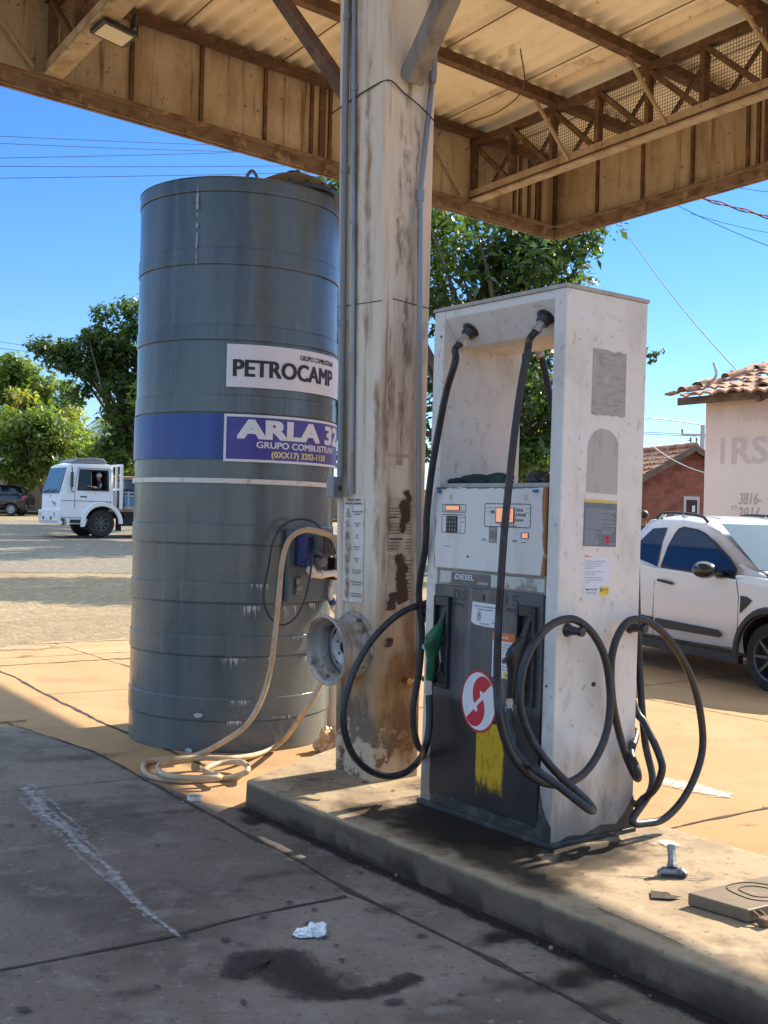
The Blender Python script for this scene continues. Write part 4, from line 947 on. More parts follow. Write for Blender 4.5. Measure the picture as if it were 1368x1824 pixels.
mb.tube([BF(-.135, 1.165, .12), BF(-.10, 1.12, .125)], .029, 10); mb.tube([BF(-.045, 1.125, .125), BF(-.02, 1.125, .125)], .028, 10)
mb.build('elbow_pipe', m_pvc, board, smooth=40, world=True)
mb = MB(); mb.tube([BF(-.135, 1.225, .11), BF(-.132, 1.18, .118)], .028, 10); mb.build('pipe_collar', m_bluefit, board, smooth=40, world=True)
mb = MB(); mb.tube([BF(.16, 1.34, .06), BF(.19, 1.27, .05)], .03, 10); mb.tube([BF(.17, 1.30, .06), BF(.185, 1.23, .06)], .024, 10); mb.build('hose_tail', m_pvc, board, smooth=40, world=True)
mb = MB(); mb.prism([(.175, 1.08), (.235, 1.08), (.235, 1.225), (.175, 1.225)], -.02, .06, BF); mb.build('pump_switch', m_black, board, bevel=.004, world=True)
mb = MB(); mb.prism([(-.145, .99), (-.085, .99), (-.085, 1.10), (-.145, 1.10)], .0, .02, BF); mb.build('latch_plate', m_motor, board, bevel=.002, world=True)
mb = MB(); mb.tube(spline([BF(.19, 1.08, .03), BF(.17, 1.0, .03), BF(.19, .92, .03), BF(.215, .89, .04)], 5), .016, 8); mb.tube([BF(.20, .91, .03), BF(.235, .865, .05)], .028, 10); mb.build('drain_pipe', m_pvc, board, smooth=40, world=True)
mb = MB(); mb.tube([BF(.18, .95, .03), BF(.195, .92, .033)], .024, 8); mb.build('drain_collar', m_bluefit, board, smooth=40, world=True)
# thin black cable looping out of the switch
Yb = 7.0
mb = MB(); mb.tube(spline([P(557, 978, 7.05), P(553, 1020, 7.0), P(545, 1060, 6.98), P(530, 1095, 6.95), P(507, 1113, 6.93), P(485, 1104, 6.93), P(472, 1080, 6.93), P(470, 1050, 6.94), P(478, 1010, 6.95), P(485, 970, 6.97), P(500, 940, 7.0), P(525, 926, 7.05), P(555, 928, 7.1), P(575, 945, 7.2)], 6), .0065, 6)
mb.build('cable', m_wire, tank, smooth=50, world=True)
# ------------------------------------------------------------------ beige delivery hose
hz = .016
pth = [P(606, 962, 7.05), P(575, 950, 6.98), P(540, 945, 6.92), P(515, 962, 6.9), P(503, 1000, 6.88), P(497, 1060, 6.86), P(490, 1130, 6.85), P(482, 1190, 6.83), P(466, 1245, 6.80), P(440, 1290, 6.76), P(400, 1320, 6.7)]
pth += [G(350, 1345, hz), G(300, 1352, hz), G(262, 1358, hz), G(256, 1372, hz), G(275, 1385, hz), G(330, 1391, hz), G(400, 1387, hz), G(440, 1374, .07), G(430, 1358, .06), G(390, 1360, .05), G(365, 1372, .05), G(390, 1385, .06), G(310, 1384, .06), G(282, 1372, .06), G(295, 1356, .07), G(350, 1350, .07), G(420, 1350, .06), G(470, 1340, hz), G(505, 1318, .08), P(540, 1270, 6.62), P(570, 1222, 6.6), P(592, 1160, 6.7), P(604, 1060, 6.9), P(603, 985, 7.0), P(585, 952, 7.02), P(545, 942, 7.0)]
mb = MB(); mb.tube(spline(pth, 8), .0168, 10)
solo(mb, 'hose', m_hose, 'long beige hose lying coiled at the foot of the grey tank', 'hose', G(350, 1370, 0), smooth=60)

# ================================================================== FUEL PUMP
PL, PD, PH = .863, .505, 2.34
pump = thing('fuel_pump', 'tall worn white two-hose diesel fuel pump on the concrete island', 'fuel pump', W(0, 0, IZ))
pump.rotation_euler = (.0056, .0035, PHI)
ff = lambda u, v, w_: Vector((-w_, PL / 2 - u, v))          # front face: u to the right as seen, from the middle
fy = lambda y, z, w_=0: Vector((-w_, y, z))
sf = lambda u, v, w_: Vector((u, -w_, v))                  # side face
def panel(y0, y1, name='side_panel'):
    mb = MB()
    # folded sheet: rounded back corner, thin front return
    mb.box(0, PD, y0, y1, .02, PH - .022); return mb.build(name, m_pump, pump, bevel=.006, seg=3)
pr = panel(0, .072); pl_ = panel(PL - .075, PL)
mb = MB(); mb.box(-.006, PD + .006, -.006, PL + .006, PH - .022, PH - .006); mb.box(.01, PD - .01, .01, PL - .01, PH - .006, PH); mb.build('top_cap', m_frame, pump, bevel=.003)
# header with sloping hoods on both faces
mb = MB()
hp = [(.004, 2.318), (.004, 2.283), (.10, 2.155), (PD - .10, 2.155), (PD - .004, 2.283), (PD - .004, 2.318)]
mb.prism(hp, .072, PL - .075, lambda u, v, w_: Vector((u, w_, v))); mb.build('hood', m_pump, pump, bevel=.003)
# lower body
mb = MB(); mb.box(.012, PD - .012, .072, PL - .075, .02, 1.49); mb.build('cabinet', m_frame, pump, bevel=.003)
mb = MB(); mb.box(.006, PD - .006, .0725, PL - .0755, 1.49, 1.51); mb.build('shelf', m_frame, pump, bevel=.003)
mb = MB(); mb.box(-.012, PD + .012, -.012, PL + .012, -.02, .022); mb.build('plinth', m_base, pump, bevel=.004)
# tarry paint over the base of the face
mb = MB(); mb.prism([(.0, .022), (.105, .022), (.078, .10), (.072, .24), (.05, .16), (.03, .12), (0, .09)], 0, .0015, lambda u, v, w_: Vector((-.0005 - w_, u, v)))
mb.prism([(.072, .022), (PL, .022), (PL, .062), (PL - .05, .058), (.30, .066), (.20, .05), (.12, .07), (.072, .062)], 0, .003, lambda u, v, w_: Vector((.012 - .004 - w_, u, v))); mb.build('tar_paint', m_base, pump)
mb = MB(); mb.prism([(.0, .022), (.05, .022), (.1, .04), (.2, .032), (.3, .06), (.4, .05), (.45, .09), (PD, .16), (PD, .022)], 0, .0015, lambda u, v, w_: Vector((u, -.0005 - w_, v))); mb.build('tar_paint', m_base, pump)
# two-sided fittings: front built in detail, back face plainer
def front():
    # display panel
    mb = MB(); mb.box(-.014, .013, .079, .797, 1.118, 1.492); dp = mb.build('display_panel', m_panel, pump, bevel=.004)
    e = -.014
    fd = lambda y, z, w_=0: Vector((e - .0008 - w_, y, z))
    F2 = lambda u, v, w_: fd(-u, v, w_)
    def frame(y0, y1, z0, z1, t_=.0035, r=.012, mat=m_ink, nm='printed_frame'):
        mb = MB(); k = 5; out = []; inn = []
        for cx, cz, a0 in ((y1 - r, z1 - r, 0), (y0 + r, z1 - r, 90), (y0 + r, z0 + r, 180), (y1 - r, z0 + r, 270)):
            for i in range(k + 1):
                a = rad(a0 + 90 * i / k); out.append((cx + r * math.cos(a), cz + r * math.sin(a))); inn.append((cx + (r - t_) * math.cos(a), cz + (r - t_) * math.sin(a)))
        n = len(out); mb.add([fd(*p) for p in out + inn], [(i, (i + 1) % n, n + (i + 1) % n, n + i) for i in range(n)]); mb.build(nm, mat, dp)
    frame(.158, .452, 1.316, 1.42); frame(.577, .746, 1.376, 1.414, .003, .007); frame(.578, .746, 1.281, 1.367, .003, .007)
    mb = MB(); mb.box(e - .004, e, .259, .376, 1.334, 1.402); mb.build('display_bezel', m_lcdframe, dp, bevel=.001)
    mb = MB(); mb.box(e - .006, e - .0035, .263, .369, 1.339, 1.399); lc_ = mb.build('display', m_lcd, dp)
    t = MB()
    D2 = lambda u, v, w_: Vector((e - .0062 - w_, -u, v))
    t.text('0.00', -.275, 1.374, .014, D2, .0004, None, 0, 'r'); t.text('0.000', -.275, 1.348, .014, D2, .0004, None, 0, 'r'); t.build('digits', M('lcd_digit', (.50, .18, .08), .5), lc_)
    mb = MB(); mb.box(e - .003, e, .62, .724, 1.384, 1.408); mb.build('display_bezel', m_lcdframe, dp)
    mb = MB(); mb.box(e - .0045, e - .0025, .623, .716, 1.3865, 1.4055); mb.build('display', m_lcd, dp)
    mb = MB(); mb.box(e - .003, e, .168, .213, 1.271, 1.297); mb.build('display_bezel', m_lcdframe, dp)
    mb = MB(); mb.box(e - .0045, e - .0025, .171, .205, 1.274, 1.2945); mb.build('display', m_lcd, dp)
    t = MB()
    t.text('R$', -.407, 1.376, .014, F2, .0003, .02, .01); t.text('TOTAL', -.252, 1.386, .0125, F2, .0003, .048, .015); t.text('A PAGAR', -.252, 1.366, .0125, F2, .0003, .065, .015)
    t.text('Litros', -.254, 1.344, .0135, F2, .0003, .05, .012); t.text('Preço por Litro', -.345, 1.321, .009, F2, .0003, .10, .01)
    t.text('R$', -.614, 1.398, .006, F2, .0003); t.text('Volume', -.614, 1.383, .006, F2, .0003)
    for i, s_ in enumerate(['Por Volume', 'Completar', 'Enter', 'Menu']): t.text(s_, -.622, 1.35 - i * .0195, .006, F2, .0003)
    for z in (1.4, 1.382): t.beam(fd(.448, z, .0002), fd(.38, z, .0002), .0003, .0012); t.beam(fd(.165, z, .0002), fd(.19, z, .0002), .0003, .0012)
    t.build('lettering', m_ink, dp)
    kp = MB(); kp.box(e - .004, e, .634, .712, 1.285, 1.36); kpo = kp.build('keypad', m_black, dp, bevel=.001)
    k_ = MB(); r3 = random.Random(2)
    for i in range(4):
        for j in range(4):
            y1 = .709 - j * .0188; z1 = 1.357 - i * .018
            kb = MB(); kb.box(e - .0065, e - .003, y1 - .0155, y1, z1 - .0145, z1)
            ko = kb.build('key', key_m, kpo, bevel=.001)
            ch = ['123C', '456V', '789E', '*0#M'][i][j]
            tk = MB(); tk.text(ch, -(y1 - .0078), z1 - .011, .0075, lambda u, v, w_: Vector((e - .0068 - w_, -u, v)), .0, None, .005, 'c'); tk.build('key_number', m_lightprint, ko)
    mb = MB(); mb.box(e - .002, e, .366, .416, 1.247, 1.316); so_ = mb.build('price_slot', m_slate2, dp); mb = MB(); mb.box(e - .003, e - .0015, .368, .412, 1.272, 1.293); mb.build('slot_window', M('slot_window', (.14, .13, .10), .2), so_)
    t = MB(); t.text('PREÇO', -.391, 1.303, .006, F2, .0015, .03, .01, 'c'); t.text('DIESEL', -.391, 1.253, .007, F2, .0015, .035, .01, 'c'); t.build('lettering', m_lightprint, so_)
    for q_ in ((.425, .468, 1.252, 1.268), (.232, .272, 1.252, 1.27), (.172, .22, 1.245, 1.264), (.68, .722, 1.214, 1.228)):
        mb = MB(); mb.box(e - .001, e, *q_); st_ = mb.build('small_label', m_paper, dp)
    t = MB()
    for y0, z in ((.464, 1.262), (.464, 1.256), (.268, 1.263), (.268, 1.257), (.21, 1.255), (.715, 1.221)): t.beam(fd(y0, z, .0007), fd(y0 - .03, z, .0007), .0003, .003)
    t.build('small_print', m_greyink, st_)
    for y in (.687, .193):
        mb = MB(); mb.lathe([(.0005, .004), (.009, .004), (.0105, .002), (.0105, 0)], 16, Matrix.Translation((e, y, 1.447)) @ Matrix.Rotation(rad(-90), 4, 'Y')); lk = mb.build('lock', m_steel, dp, smooth=40)
        mb = MB(); mb.box(e - .0045, e - .0038, y - .0012, y + .0012, 1.441, 1.453); mb.build('keyhole', m_ink, lk)
    mb = MB(); mb.lathe([(.0005, .001), (.006, .001), (.006, 0)], 12, Matrix.Translation((e, .555, 1.178)) @ Matrix.Rotation(rad(-90), 4, 'Y')); mb.build('screw_hole', m_ink, dp)
    mb = MB(); mb.box(e - .02, e, .115, .135, 1.468, 1.480); mb.box(e - .02, e - .005, .752, .765, 1.462, 1.482); mb.build('blue_tag', m_bluefit2, dp, bevel=.003)
    # grey product strip
    mb = MB(); mb.box(-.004, .013, .081, .758, 1.05, 1.106); ps = mb.build('product_strip', m_panel2, pump, bevel=.002)
    mb = MB(); mb.box(-.0075, -.0035, .409, .675, 1.049, 1.103); nb_ = mb.build('product_plate', m_slate3, ps, bevel=.001)
    t = MB(); FP = lambda u, v, w_: Vector((-.0078 - w_, -u, v)); t.text('DIESEL', -.645, 1.072, .0245, FP, .0004, .128, .02, shear=.12); t.text('COMUM', -.49, 1.056, .0115, FP, .0004, .065, .015); t.build('lettering', m_lightprint, nb_)
    # dark lower door
    mb = MB(); mb.box(-.006, .013, .082, .792, .072, 1.04); dd = mb.build('lower_door', m_dark, pump, bevel=.004)
    FD = lambda u, v, w_: Vector((-.0062 - w_, -u, v))
    t = MB(); t.text('05', -.658, .978, .047, FD, .0006, .10, .03); t.text('15', -.308, .98, .047, FD, .0006, .088, .03); t.build('position_number', M('worn_stencil_print', (.05, .05, .052), .6, layers=[dict(c=(.1, .1, .1), s=50, lo=.5, hi=.6, a=.9)]), dd)
    t = MB(); t.text('PR1', -.641, .949, .0175, FD, .0006, .06, .012); t.text('PR2', -.298, .952, .0175, FD, .0006, .06, .012); t.build('hose_number', m_ink, dd)
    mb = MB(); mb.lathe([(.0005, .001), (.009, .001), (.009, 0)], 14, Matrix.Translation((-.006, .447, 1.0)) @ Matrix.Rotation(rad(-90), 4, 'Y') @ Matrix.Scale(1.6, 4, (1, 0, 0))); mb.build('door_lock', m_ink, dd)
    # yellow stripe with worn lower end
    mb = MB(); n = 24; vs_ = []; at = []
    for i in range(n + 1):
        z = .455 - (.455 - .10) * i / n
        for j in range(9):
            y = .468 - .185 * j / 8; vs_.append((-.0066, y, z)); at.append(min(1, max(0, (z - .105) / .12)) * (1 if j < 8 else .4))
    mb.add(vs_, [(i * 9 + j, i * 9 + j + 1, (i + 1) * 9 + j + 1, (i + 1) * 9 + j) for i in range(n) for j in range(8)]); mb.attr = at
    dy = decal('worn_yellow_paint', (.60, .35, .012), (48, 48, 20), .5, .96, .14, .52, .50)
    mb.build('yellow_stripe', dy, dd)
    # round red and white emblem
    ey_, ez_ = .458, .540; EW, EH = .118, .138
    el = lambda f, k=48, a0=0, a1=360: [(math.cos(rad(a0 + (a1 - a0) * i / k)) * f, math.sin(rad(a0 + (a1 - a0) * i / k)) * f) for i in range(k + (0 if a1 - a0 == 360 else 1))]
    em = lambda u, v, w_: Vector((-.0072 - w_, ey_ - u * EW, ez_ + v * EH))
    mb = MB(); mb.prism(el(1), 0, .0015, em); eb = mb.build('emblem', m_red, dd)
    mb = MB(); mb.flat(el(.925), em, .0018); mb.build('emblem_field', m_paper, eb)
    # two facing half-moons and the hose-like bar between them
    th = 37
    ca, sa = math.cos(rad(th)), math.sin(rad(th))
    rt = lambda x, y: (x * ca - y * sa, x * sa + y * ca)
    mb = MB()
    arc = [(.33 + math.cos(rad(a)) * .57, .07 + math.sin(rad(a)) * .57) for a in np.linspace(0, 180, 24)]
    up_ = arc + [(.15, .07), (.20, .12), (.20, .18), (.26, .22), (.33, .19), (.35, .12), (.38, .07)]
    h1 = [rt(x, y) for x, y in up_]
    mb.flat(h1, em, .0022); mb.flat([(-x, -y) for x, y in h1], em, .0022)
    mb.build('emblem_mark', m_red, eb)
    # paper stickers
    mb = MB(); mb.prism([(-.52, .979), (-.353, .976), (-.353, .873), (-.44, .874), (-.50, .878), (-.527, .889)], 0, .001, lambda u, v, w_: FD(u, v, w_ + .0006)); s1_ = mb.build('notice_sticker', m_paper, dd)
    t = MB(); t.text('POSTO AUTORIZADO', -.437, .957, .0072, FD, .0019, .14, .01, 'c'); t.text('AFERIDO E LACRADO', -.437, .945, .006, FD, .0019, .10, .01, 'c')
    for i in range(3): t.beam(FD(-.39, .897 - i * .003, .0019), FD(-.37, .897 - i * .003, .0019), .0003, .0012)
    t.text('www', -.39, .904, .004, FD, .0019, .04); t.text('FISCALIZAÇÃO', -.437, .883, .005, FD, .0019, .06, .01, 'c'); t.build('lettering', m_ink, s1_)
    mb = MB()
    ring = [(-.474 + .015 * math.cos(a), .92 + .018 * math.sin(a)) for a in np.linspace(0, 6.283, 25)[:-1]]; inn = [(-.474 + .011 * math.cos(a), .92 + .013 * math.sin(a)) for a in np.linspace(0, 6.283, 25)[:-1]]
    mb.add([FD(*p, .0019) for p in ring + inn], [(i, (i + 1) % 24, 24 + (i + 1) % 24, 24 + i) for i in range(24)])
    mb.flat([(-.48, .922), (-.474, .93), (-.468, .928), (-.466, .914), (-.476, .912)], FD, .0019); mb.text('SELO', -.474, .896, .006, FD, .0019, .03, .01, 'c'); mb.build('seal_print', m_brownprint, s1_)
    mb = MB(); mb.prism([(-.38, .858), (-.24, .858), (-.24, .662), (-.38, .662)], 0, .001, lambda u, v, w_: FD(u, v, w_ + .0006)); s2_ = mb.build('notice_sticker', m_paper, dd)
    mb = MB(); mb.flat([(-.38, .858), (-.24, .858), (-.24, .822), (-.38, .822)], FD, .0019); mb.build('orange_header', m_orange, s2_)
    t = MB(); t.text('Diesel', -.36, .833, .0145, FD, .0022, .08, .012); t.build('header_lettering', m_lightprint, s2_)
    t = MB()
    for i, (s_, z) in enumerate([('Veículos a diesel', .806), ('fabricados a partir', .793), ('de 2012 devem usar', .78), ('diesel S-10', .767), ('Não misture o óleo', .745), ('ao seu diesel', .732), ('O descumprimento', .71), ('causa danos ao motor', .697)]): t.text(s_, -.372, z, .0065, FD, .0019, .0058 * len(s_))
    t.text('anp', -.29, .675, .010, FD, .0024, .03, .015); t.build('lettering', m_ink, s2_)
    mb = MB(); mb.flat([(-.30, .69), (-.255, .69), (-.255, .664), (-.30, .664)], FD, .0021); mb.build('yellow_corner', m_yellow, s2_)
    # nozzle pockets
    for y0, y1, gp in ((.664, .770, 0), (.107, .213, 1)):
        mb = MB(); z0, z1 = .566, .988
        # bezel: frame of four bars plus deep back
        mb.box(-.030, -.006, y0, y0 + .016, z0, z1); mb.box(-.030, -.006, y1 - .010, y1, z0, z1); mb.box(-.028, -.006, y0 + .016, y1 - .010, z1 - .045, z1); mb.box(-.020, -.006, y0 + .016, y1 - .010, z0, z0 + .02)
        bz = mb.build('nozzle_pocket', m_black, pump, bevel=.004)
        mb = MB(); mb.box(-.0085, -.0068, y0 + .016, y1 - .010, z0 + .02, z1 - .045); mb.build('pocket_back', m_ink2, bz)
        mb = MB(); cy = (y0 + y1) / 2 + .004
        mb.beam(Vector((-.018, cy - .012, .68)), Vector((-.018, cy + .004, .78)), .010, .02, up=(1, 0, 0)); mb.build('lever', m_steel, bz, bevel=.002)
key_m = M('keypad_key', (.055, .06, .065), .5)
m_slate2 = M('grey_label', (.22, .21, .205), .5); m_slate3 = M('product_plate_grey', (.13, .115, .10), .5, layers=[dict(c=(.2, .18, .15), s=15, lo=.5, hi=.7, a=.6)])
m_panel2 = M('strip_dirty_white', (.55, .53, .46), .55, layers=[dict(c=(.2, .18, .14), s=16, lo=.5, hi=.64, a=.8)])
m_bluefit2 = M('blue_seal', (.03, .16, .30), .5); m_ink2 = M('pocket_black', (.012, .012, .013), .5, layers=[dict(c=(.05, .05, .05), s=20, lo=.5, hi=.65, a=.8)])
front()
# plain fittings on the far face
mb = MB(); mb.box(PD - .013, PD + .010, .079, .785, 1.118, 1.492); mb.build('display_panel', m_panel, pump, bevel=.004)
mb = MB(); mb.box(PD - .013, PD + .006, .082, .780, .072, 1.04); mb.build('lower_door', m_dark, pump, bevel=.004)
for y0, y1 in ((.664, .770), (.107, .213)):
    mb = MB(); mb.box(PD + .006, PD + .03, y0, y1, .566, .988); mb.build('nozzle_pocket', m_black, pump, bevel=.006)
# wear marks and stickers on the end panel
mb = MB(); k = random.Random(3)
poly = [(.163 + .004 * k.random(), 2.085)] + [(.163 + .21 * i / 9, 2.085 + k.uniform(-.006, .004)) for i in range(1, 9)] + [(.374, 2.082), (.375, 1.81)] + [(.375 - .21 * i / 8, 1.806 + k.uniform(-.007, .004)) for i in range(1, 8)] + [(.164, 1.808)]
mb.flat(poly, sf, .0008); mb.build('glue_patch', m_resid, pr)
mb = MB(); poly = [(.148, 1.476), (.340, 1.472), (.338, 1.69), (.325, 1.715), (.30, 1.735), (.27, 1.747), (.22, 1.748), (.19, 1.735), (.165, 1.71), (.150, 1.675)]
mb.flat(poly, sf, .0008); mb.build('glue_patch', M('pale_glue_residue', (.43, .41, .37), .7, layers=[dict(c=(.33, .3, .26), s=(25, 25, 6), lo=.5, hi=.68, a=.7)]), pr)
mb = MB(); mb.prism([(.138, 1.25), (.341, 1.247), (.341, 1.444), (.138, 1.446)], 0, .0012, sf); ls = mb.build('slate_sticker', m_slate, pr)
mb = MB(); mb.flat([(.138, 1.434), (.341, 1.432), (.341, 1.4445), (.138, 1.4465)], sf, .0016); mb.build('yellow_header', M('dull_yellow', (.62, .46, .10), .5), ls)
t = MB(); k = random.Random(9)
def words(t, x0, x1, z, h, fn, w_, kk):
    x = x0
    while x < x1 - .004:
        l = kk.uniform(.004, .016); l = min(l, x1 - x); t.flat([(x, z - h / 2), (x + l, z - h / 2), (x + l, z + h / 2), (x, z + h / 2)], fn, w_); x += l + .0025
t.text('DIESEL', .24, 1.421, .005, sf, .0018, .022, .01, 'c'); t.text('INFLAMÁVEL LÍQUIDO', .24, 1.4145, .0045, sf, .0018, .06, .01, 'c')
for i in range(19):
    words(t, .150, .150 + k.choice((.185, .18, .175, .10, .15)), 1.408 - i * .0046, .0022, sf, .0018, k)
for i in range(14): words(t, .148, .148 + k.choice((.085, .088, .06, .075)), 1.316 - i * .0045, .0022, sf, .0018, k)
for i in range(4): words(t, .246, .246 + k.choice((.07, .08, .06)), 1.318 - i * .005, .0022, sf, .0018, k)
words(t, .30, .332, 1.262, .0022, sf, .0018, k); words(t, .295, .332, 1.2575, .0022, sf, .0018, k); t.beam(sf(.242, 1.262, .0018), sf(.242, 1.318, .0018), .0003, .0008, up=(1, 0, 0))
t.build('small_print', m_slateink, ls)
mb = MB(); mb.flat([(.286, 1.259), (.307, 1.279), (.286, 1.299), (.265, 1.279)], sf, .002); dm = mb.build('hazard_diamond', m_red, ls)
mb = MB(); mb.flat([(.281, 1.281), (.291, 1.281), (.292, 1.287), (.288, 1.295), (.285, 1.289), (.281, 1.288)], sf, .0023); mb.text('3', .286, 1.266, .007, sf, .0023, None, .01, 'c'); mb.build('flame_symbol', m_ink, dm)
mb = MB(); mb.prism([(.153, 1.083), (.170, 1.041), (.305, 1.039), (.304, 1.202), (.151, 1.203)], 0, .0012, sf); ws_ = mb.build('white_sticker', M('bluish_white_paper', (.66, .69, .75), .5), pr)
t = MB()
for i, (s_, z) in enumerate([('Veículos a diesel fabricados a', 1.184), ('partir de 2012 devem ser', 1.174), ('abastecidos somente com', 1.164), ('diesel S-10', 1.154), ('Não misture o Óleo Arla 32', 1.139), ('ao óleo diesel', 1.129), ('O descumprimento dessas', 1.114), ('orientações causa danos ao', 1.104), ('motor', 1.094)]): t.text(s_, .160, z, .0052, sf, .0015, .0041 * len(s_), .004)
t.text('0800 970 0267', .163, 1.063, .0075, sf, .0015, .072, .012); words(t, .166, .232, 1.055, .0022, sf, .0015, k); words(t, .172, .235, 1.048, .0022, sf, .0015, k); t.build('lettering', M('blue_grey_print', (.08, .08, .13), .6), ws_)
mb = MB(); mb.flat([(.245, 1.041), (.304, 1.041), (.305, 1.078), (.245, 1.078)], sf, .0016); yc = mb.build('yellow_corner', m_yellow, ws_)
t = MB(); t.text('anp', .273, 1.062, .0085, sf, .002, .027, .012); words(t, .272, .30, 1.053, .0018, sf, .002, k); t.flat([(.25, 1.056), (.258, 1.056), (.258, 1.072), (.25, 1.072)], sf, .002); t.flat([(.261, 1.056), (.268, 1.056), (.268, 1.072), (.261, 1.072)], sf, .002); t.build('lettering', M('green_print', (.10, .16, .07), .6), yc)
mb = MB(); mb.flat([(.153, 1.205), (.153, 1.212), (.20, 1.2045)], sf, .001); mb.build('torn_red_corner', m_orange, pr)
mb = MB(); mb.lathe([(.0005, .0012), (.0105, .0012), (.0105, 0)], 16, Matrix.Translation((.229, 0, .664)) @ Matrix.Rotation(rad(90), 4, 'X') @ Matrix.Scale(1.25, 4, (1, 0, 0))); mb.build('bolt_hole', m_ink, pr)
mb = MB(); mb.tube(spline([Vector((.208, .28, PH - .01)), Vector((.20, .28, PH + .01)), Vector((.204, .28, PH + .05)), Vector((.218, .28, PH + .055)), Vector((.23, .28, PH + .04)), Vector((.228, .28, PH + .01)), Vector((.22, .28, PH - .01))], 5), .006, 8); mb.build('lifting_eye', m_rust, pump, smooth=50)
mb = MB()
for y, z in ((PL - .06, 1.87), (PL - .055, 2.2), (.05, .664)): mb.lathe([(.0005, .002), (.0055, .002), (.006, 0)], 10, Matrix.Translation((0, y, z)) @ Matrix.Rotation(rad(-90), 4, 'Y'))
mb.build('screw', m_ink, pump)
# hose hooks
for x in (.062, .45):
    mb = MB(); mb.lathe([(.001, -.02), (.024, -.02), (.030, .0), (.020, .02), (.017, .06), (.021, .082), (.018, .088), (.001, .09)], 20, Matrix.Translation((x, 0, .900)) @ Matrix.Rotation(rad(90), 4, 'X')); mb.build('hose_hook', m_black, pump, smooth=40)
mb = MB(); mb.lathe([(.001, -.03), (.040, -.03), (.034, .008), (.034, .085), (.045, .09), (.045, .10), (.001, .10)], 20, Matrix.Translation((.07, PL, .885)) @ Matrix.Rotation(rad(-90), 4, 'X')); mb.build('hose_hook', m_black, pump, smooth=40)

def pl(px, py, axis, val):
    q = loc(px, py, axis, val); q.z -= IZ; q.x -= .0035 * q.z; q.y += .0056 * q.z; return q
z6 = lambda x, y: (684 + x / 2, 1000 + y / 2)
HR = .0165
def swivel(p, d, name='hose_swivel'):
    p = Vector(p); d = Vector(d).normalized(); R_ = d.to_track_quat('Z', 'Y').to_matrix().to_4x4(); T = Matrix.Translation(p) @ R_
    mb = MB(); mb.lathe([(.001, -.005), (.042, -.005), (.045, .0), (.045, .006), (.034, .010), (.030, .035), (.026, .04), (.001, .04)], 24, T); sw = mb.build(name, m_black, pump, smooth=35)
    mb = MB(); mb.lathe([(.001, .038), (.024, .038), (.024, .048), (.019, .05), (.019, .066), (.023, .067), (.023, .088), (.001, .088)], 6, T); mb.build('hose_coupling', m_steel, sw, bevel=.001)
    return p + d * .085
def hose_at(pts, parent=None, name='fuel_hose', n=10):
    mb = MB(); mb.tube(spline(pts, n), HR, 12); return mb.build(name, m_rubber, pump, smooth=60)
# right front hose
hd = Vector((-.62, .10, -.78))
p0 = swivel((.055, .172, 2.22), hd)
A = [p0, p0 + hd.normalized() * .05]
for x, y, xv in [(940, 625, -.10), (928, 690, -.115), (917, 770, -.125), (908, 850, -.13), (899, 940, -.135), (892, 1040, -.14), (887, 1130, -.145)]: A.append(pl(x, y, 0, xv))
for x, y, yv in [(404, 480, -.06), (425, 615, -.085), (470, 710, -.10), (540, 775, -.11), (620, 795, -.115), (700, 765, -.11), (760, 690, -.105), (797, 590, -.10), (806, 470, -.095), (788, 345, -.09), (745, 258, -.085), (690, 211, -.075), (640, 207, -.07), (585, 235, -.07), (530, 300, -.075), (496, 380, -.08), (484, 470, -.085), (492, 550, -.09), (530, 640, -.10), (590, 725, -.12), (660, 795, -.15), (715, 845, -.19), (741, 876, -.215), (744, 886, -.25), (726, 880, -.27), (680, 845, -.24), (610, 790, -.20), (535, 735, -.15)]:
    A.append(pl(*z6(x, y), 1, yv))
for x, y, xv in [(478, 665, -.13), (455, 610, -.11), (447, 555, -.085), (448, 525, -.075)]: A.append(pl(*z6(x, y), 0, xv))
hose_at(A)
# left front hose
p0 = swivel((.055, .660, 2.22), (-.62, .16, -.78))
A = [p0, p0 + Vector((-.62, .16, -.78)).normalized() * .04]
for x, y, xv in [(811, 645, -.07), (795, 700, -.07), (781, 770, -.06), (769, 840, -.05), (761, 910, -.035), (757, 980, -.02)]: A.append(pl(x, y, 0, xv))
A += [Vector((.0, PL + .055, 1.0)), Vector((.03, PL + .06, .8)), Vector((.03, PL + .07, .62))]
for x, y in [(742, 1225), (736, 1265), (738, 1305), (748, 1335)]: A.append(pl(x, y, 1, PL + .075))
A += [Vector((.12, PL + .08, .24)), Vector((.20, PL + .08, .33)), Vector((.21, PL + .075, .6)), Vector((.16, PL + .07, .83)), Vector((.09, PL + .07, .93))]
for x, y in [(752, 1079), (722, 1090), (690, 1113), (656, 1152), (630, 1200), (614, 1255), (613, 1300), (628, 1345), (655, 1373), (690, 1385), (722, 1378), (745, 1358)]: A.append(pl(x, y, 1, PL + .06 + .02 * (x < 700)))
for x, y, xv in [(758, 1332, -.10), (764, 1300, -.09), (765, 1265, -.075), (764, 1240, -.07)]: A.append(pl(x, y, 0, xv))
hose_at(A)
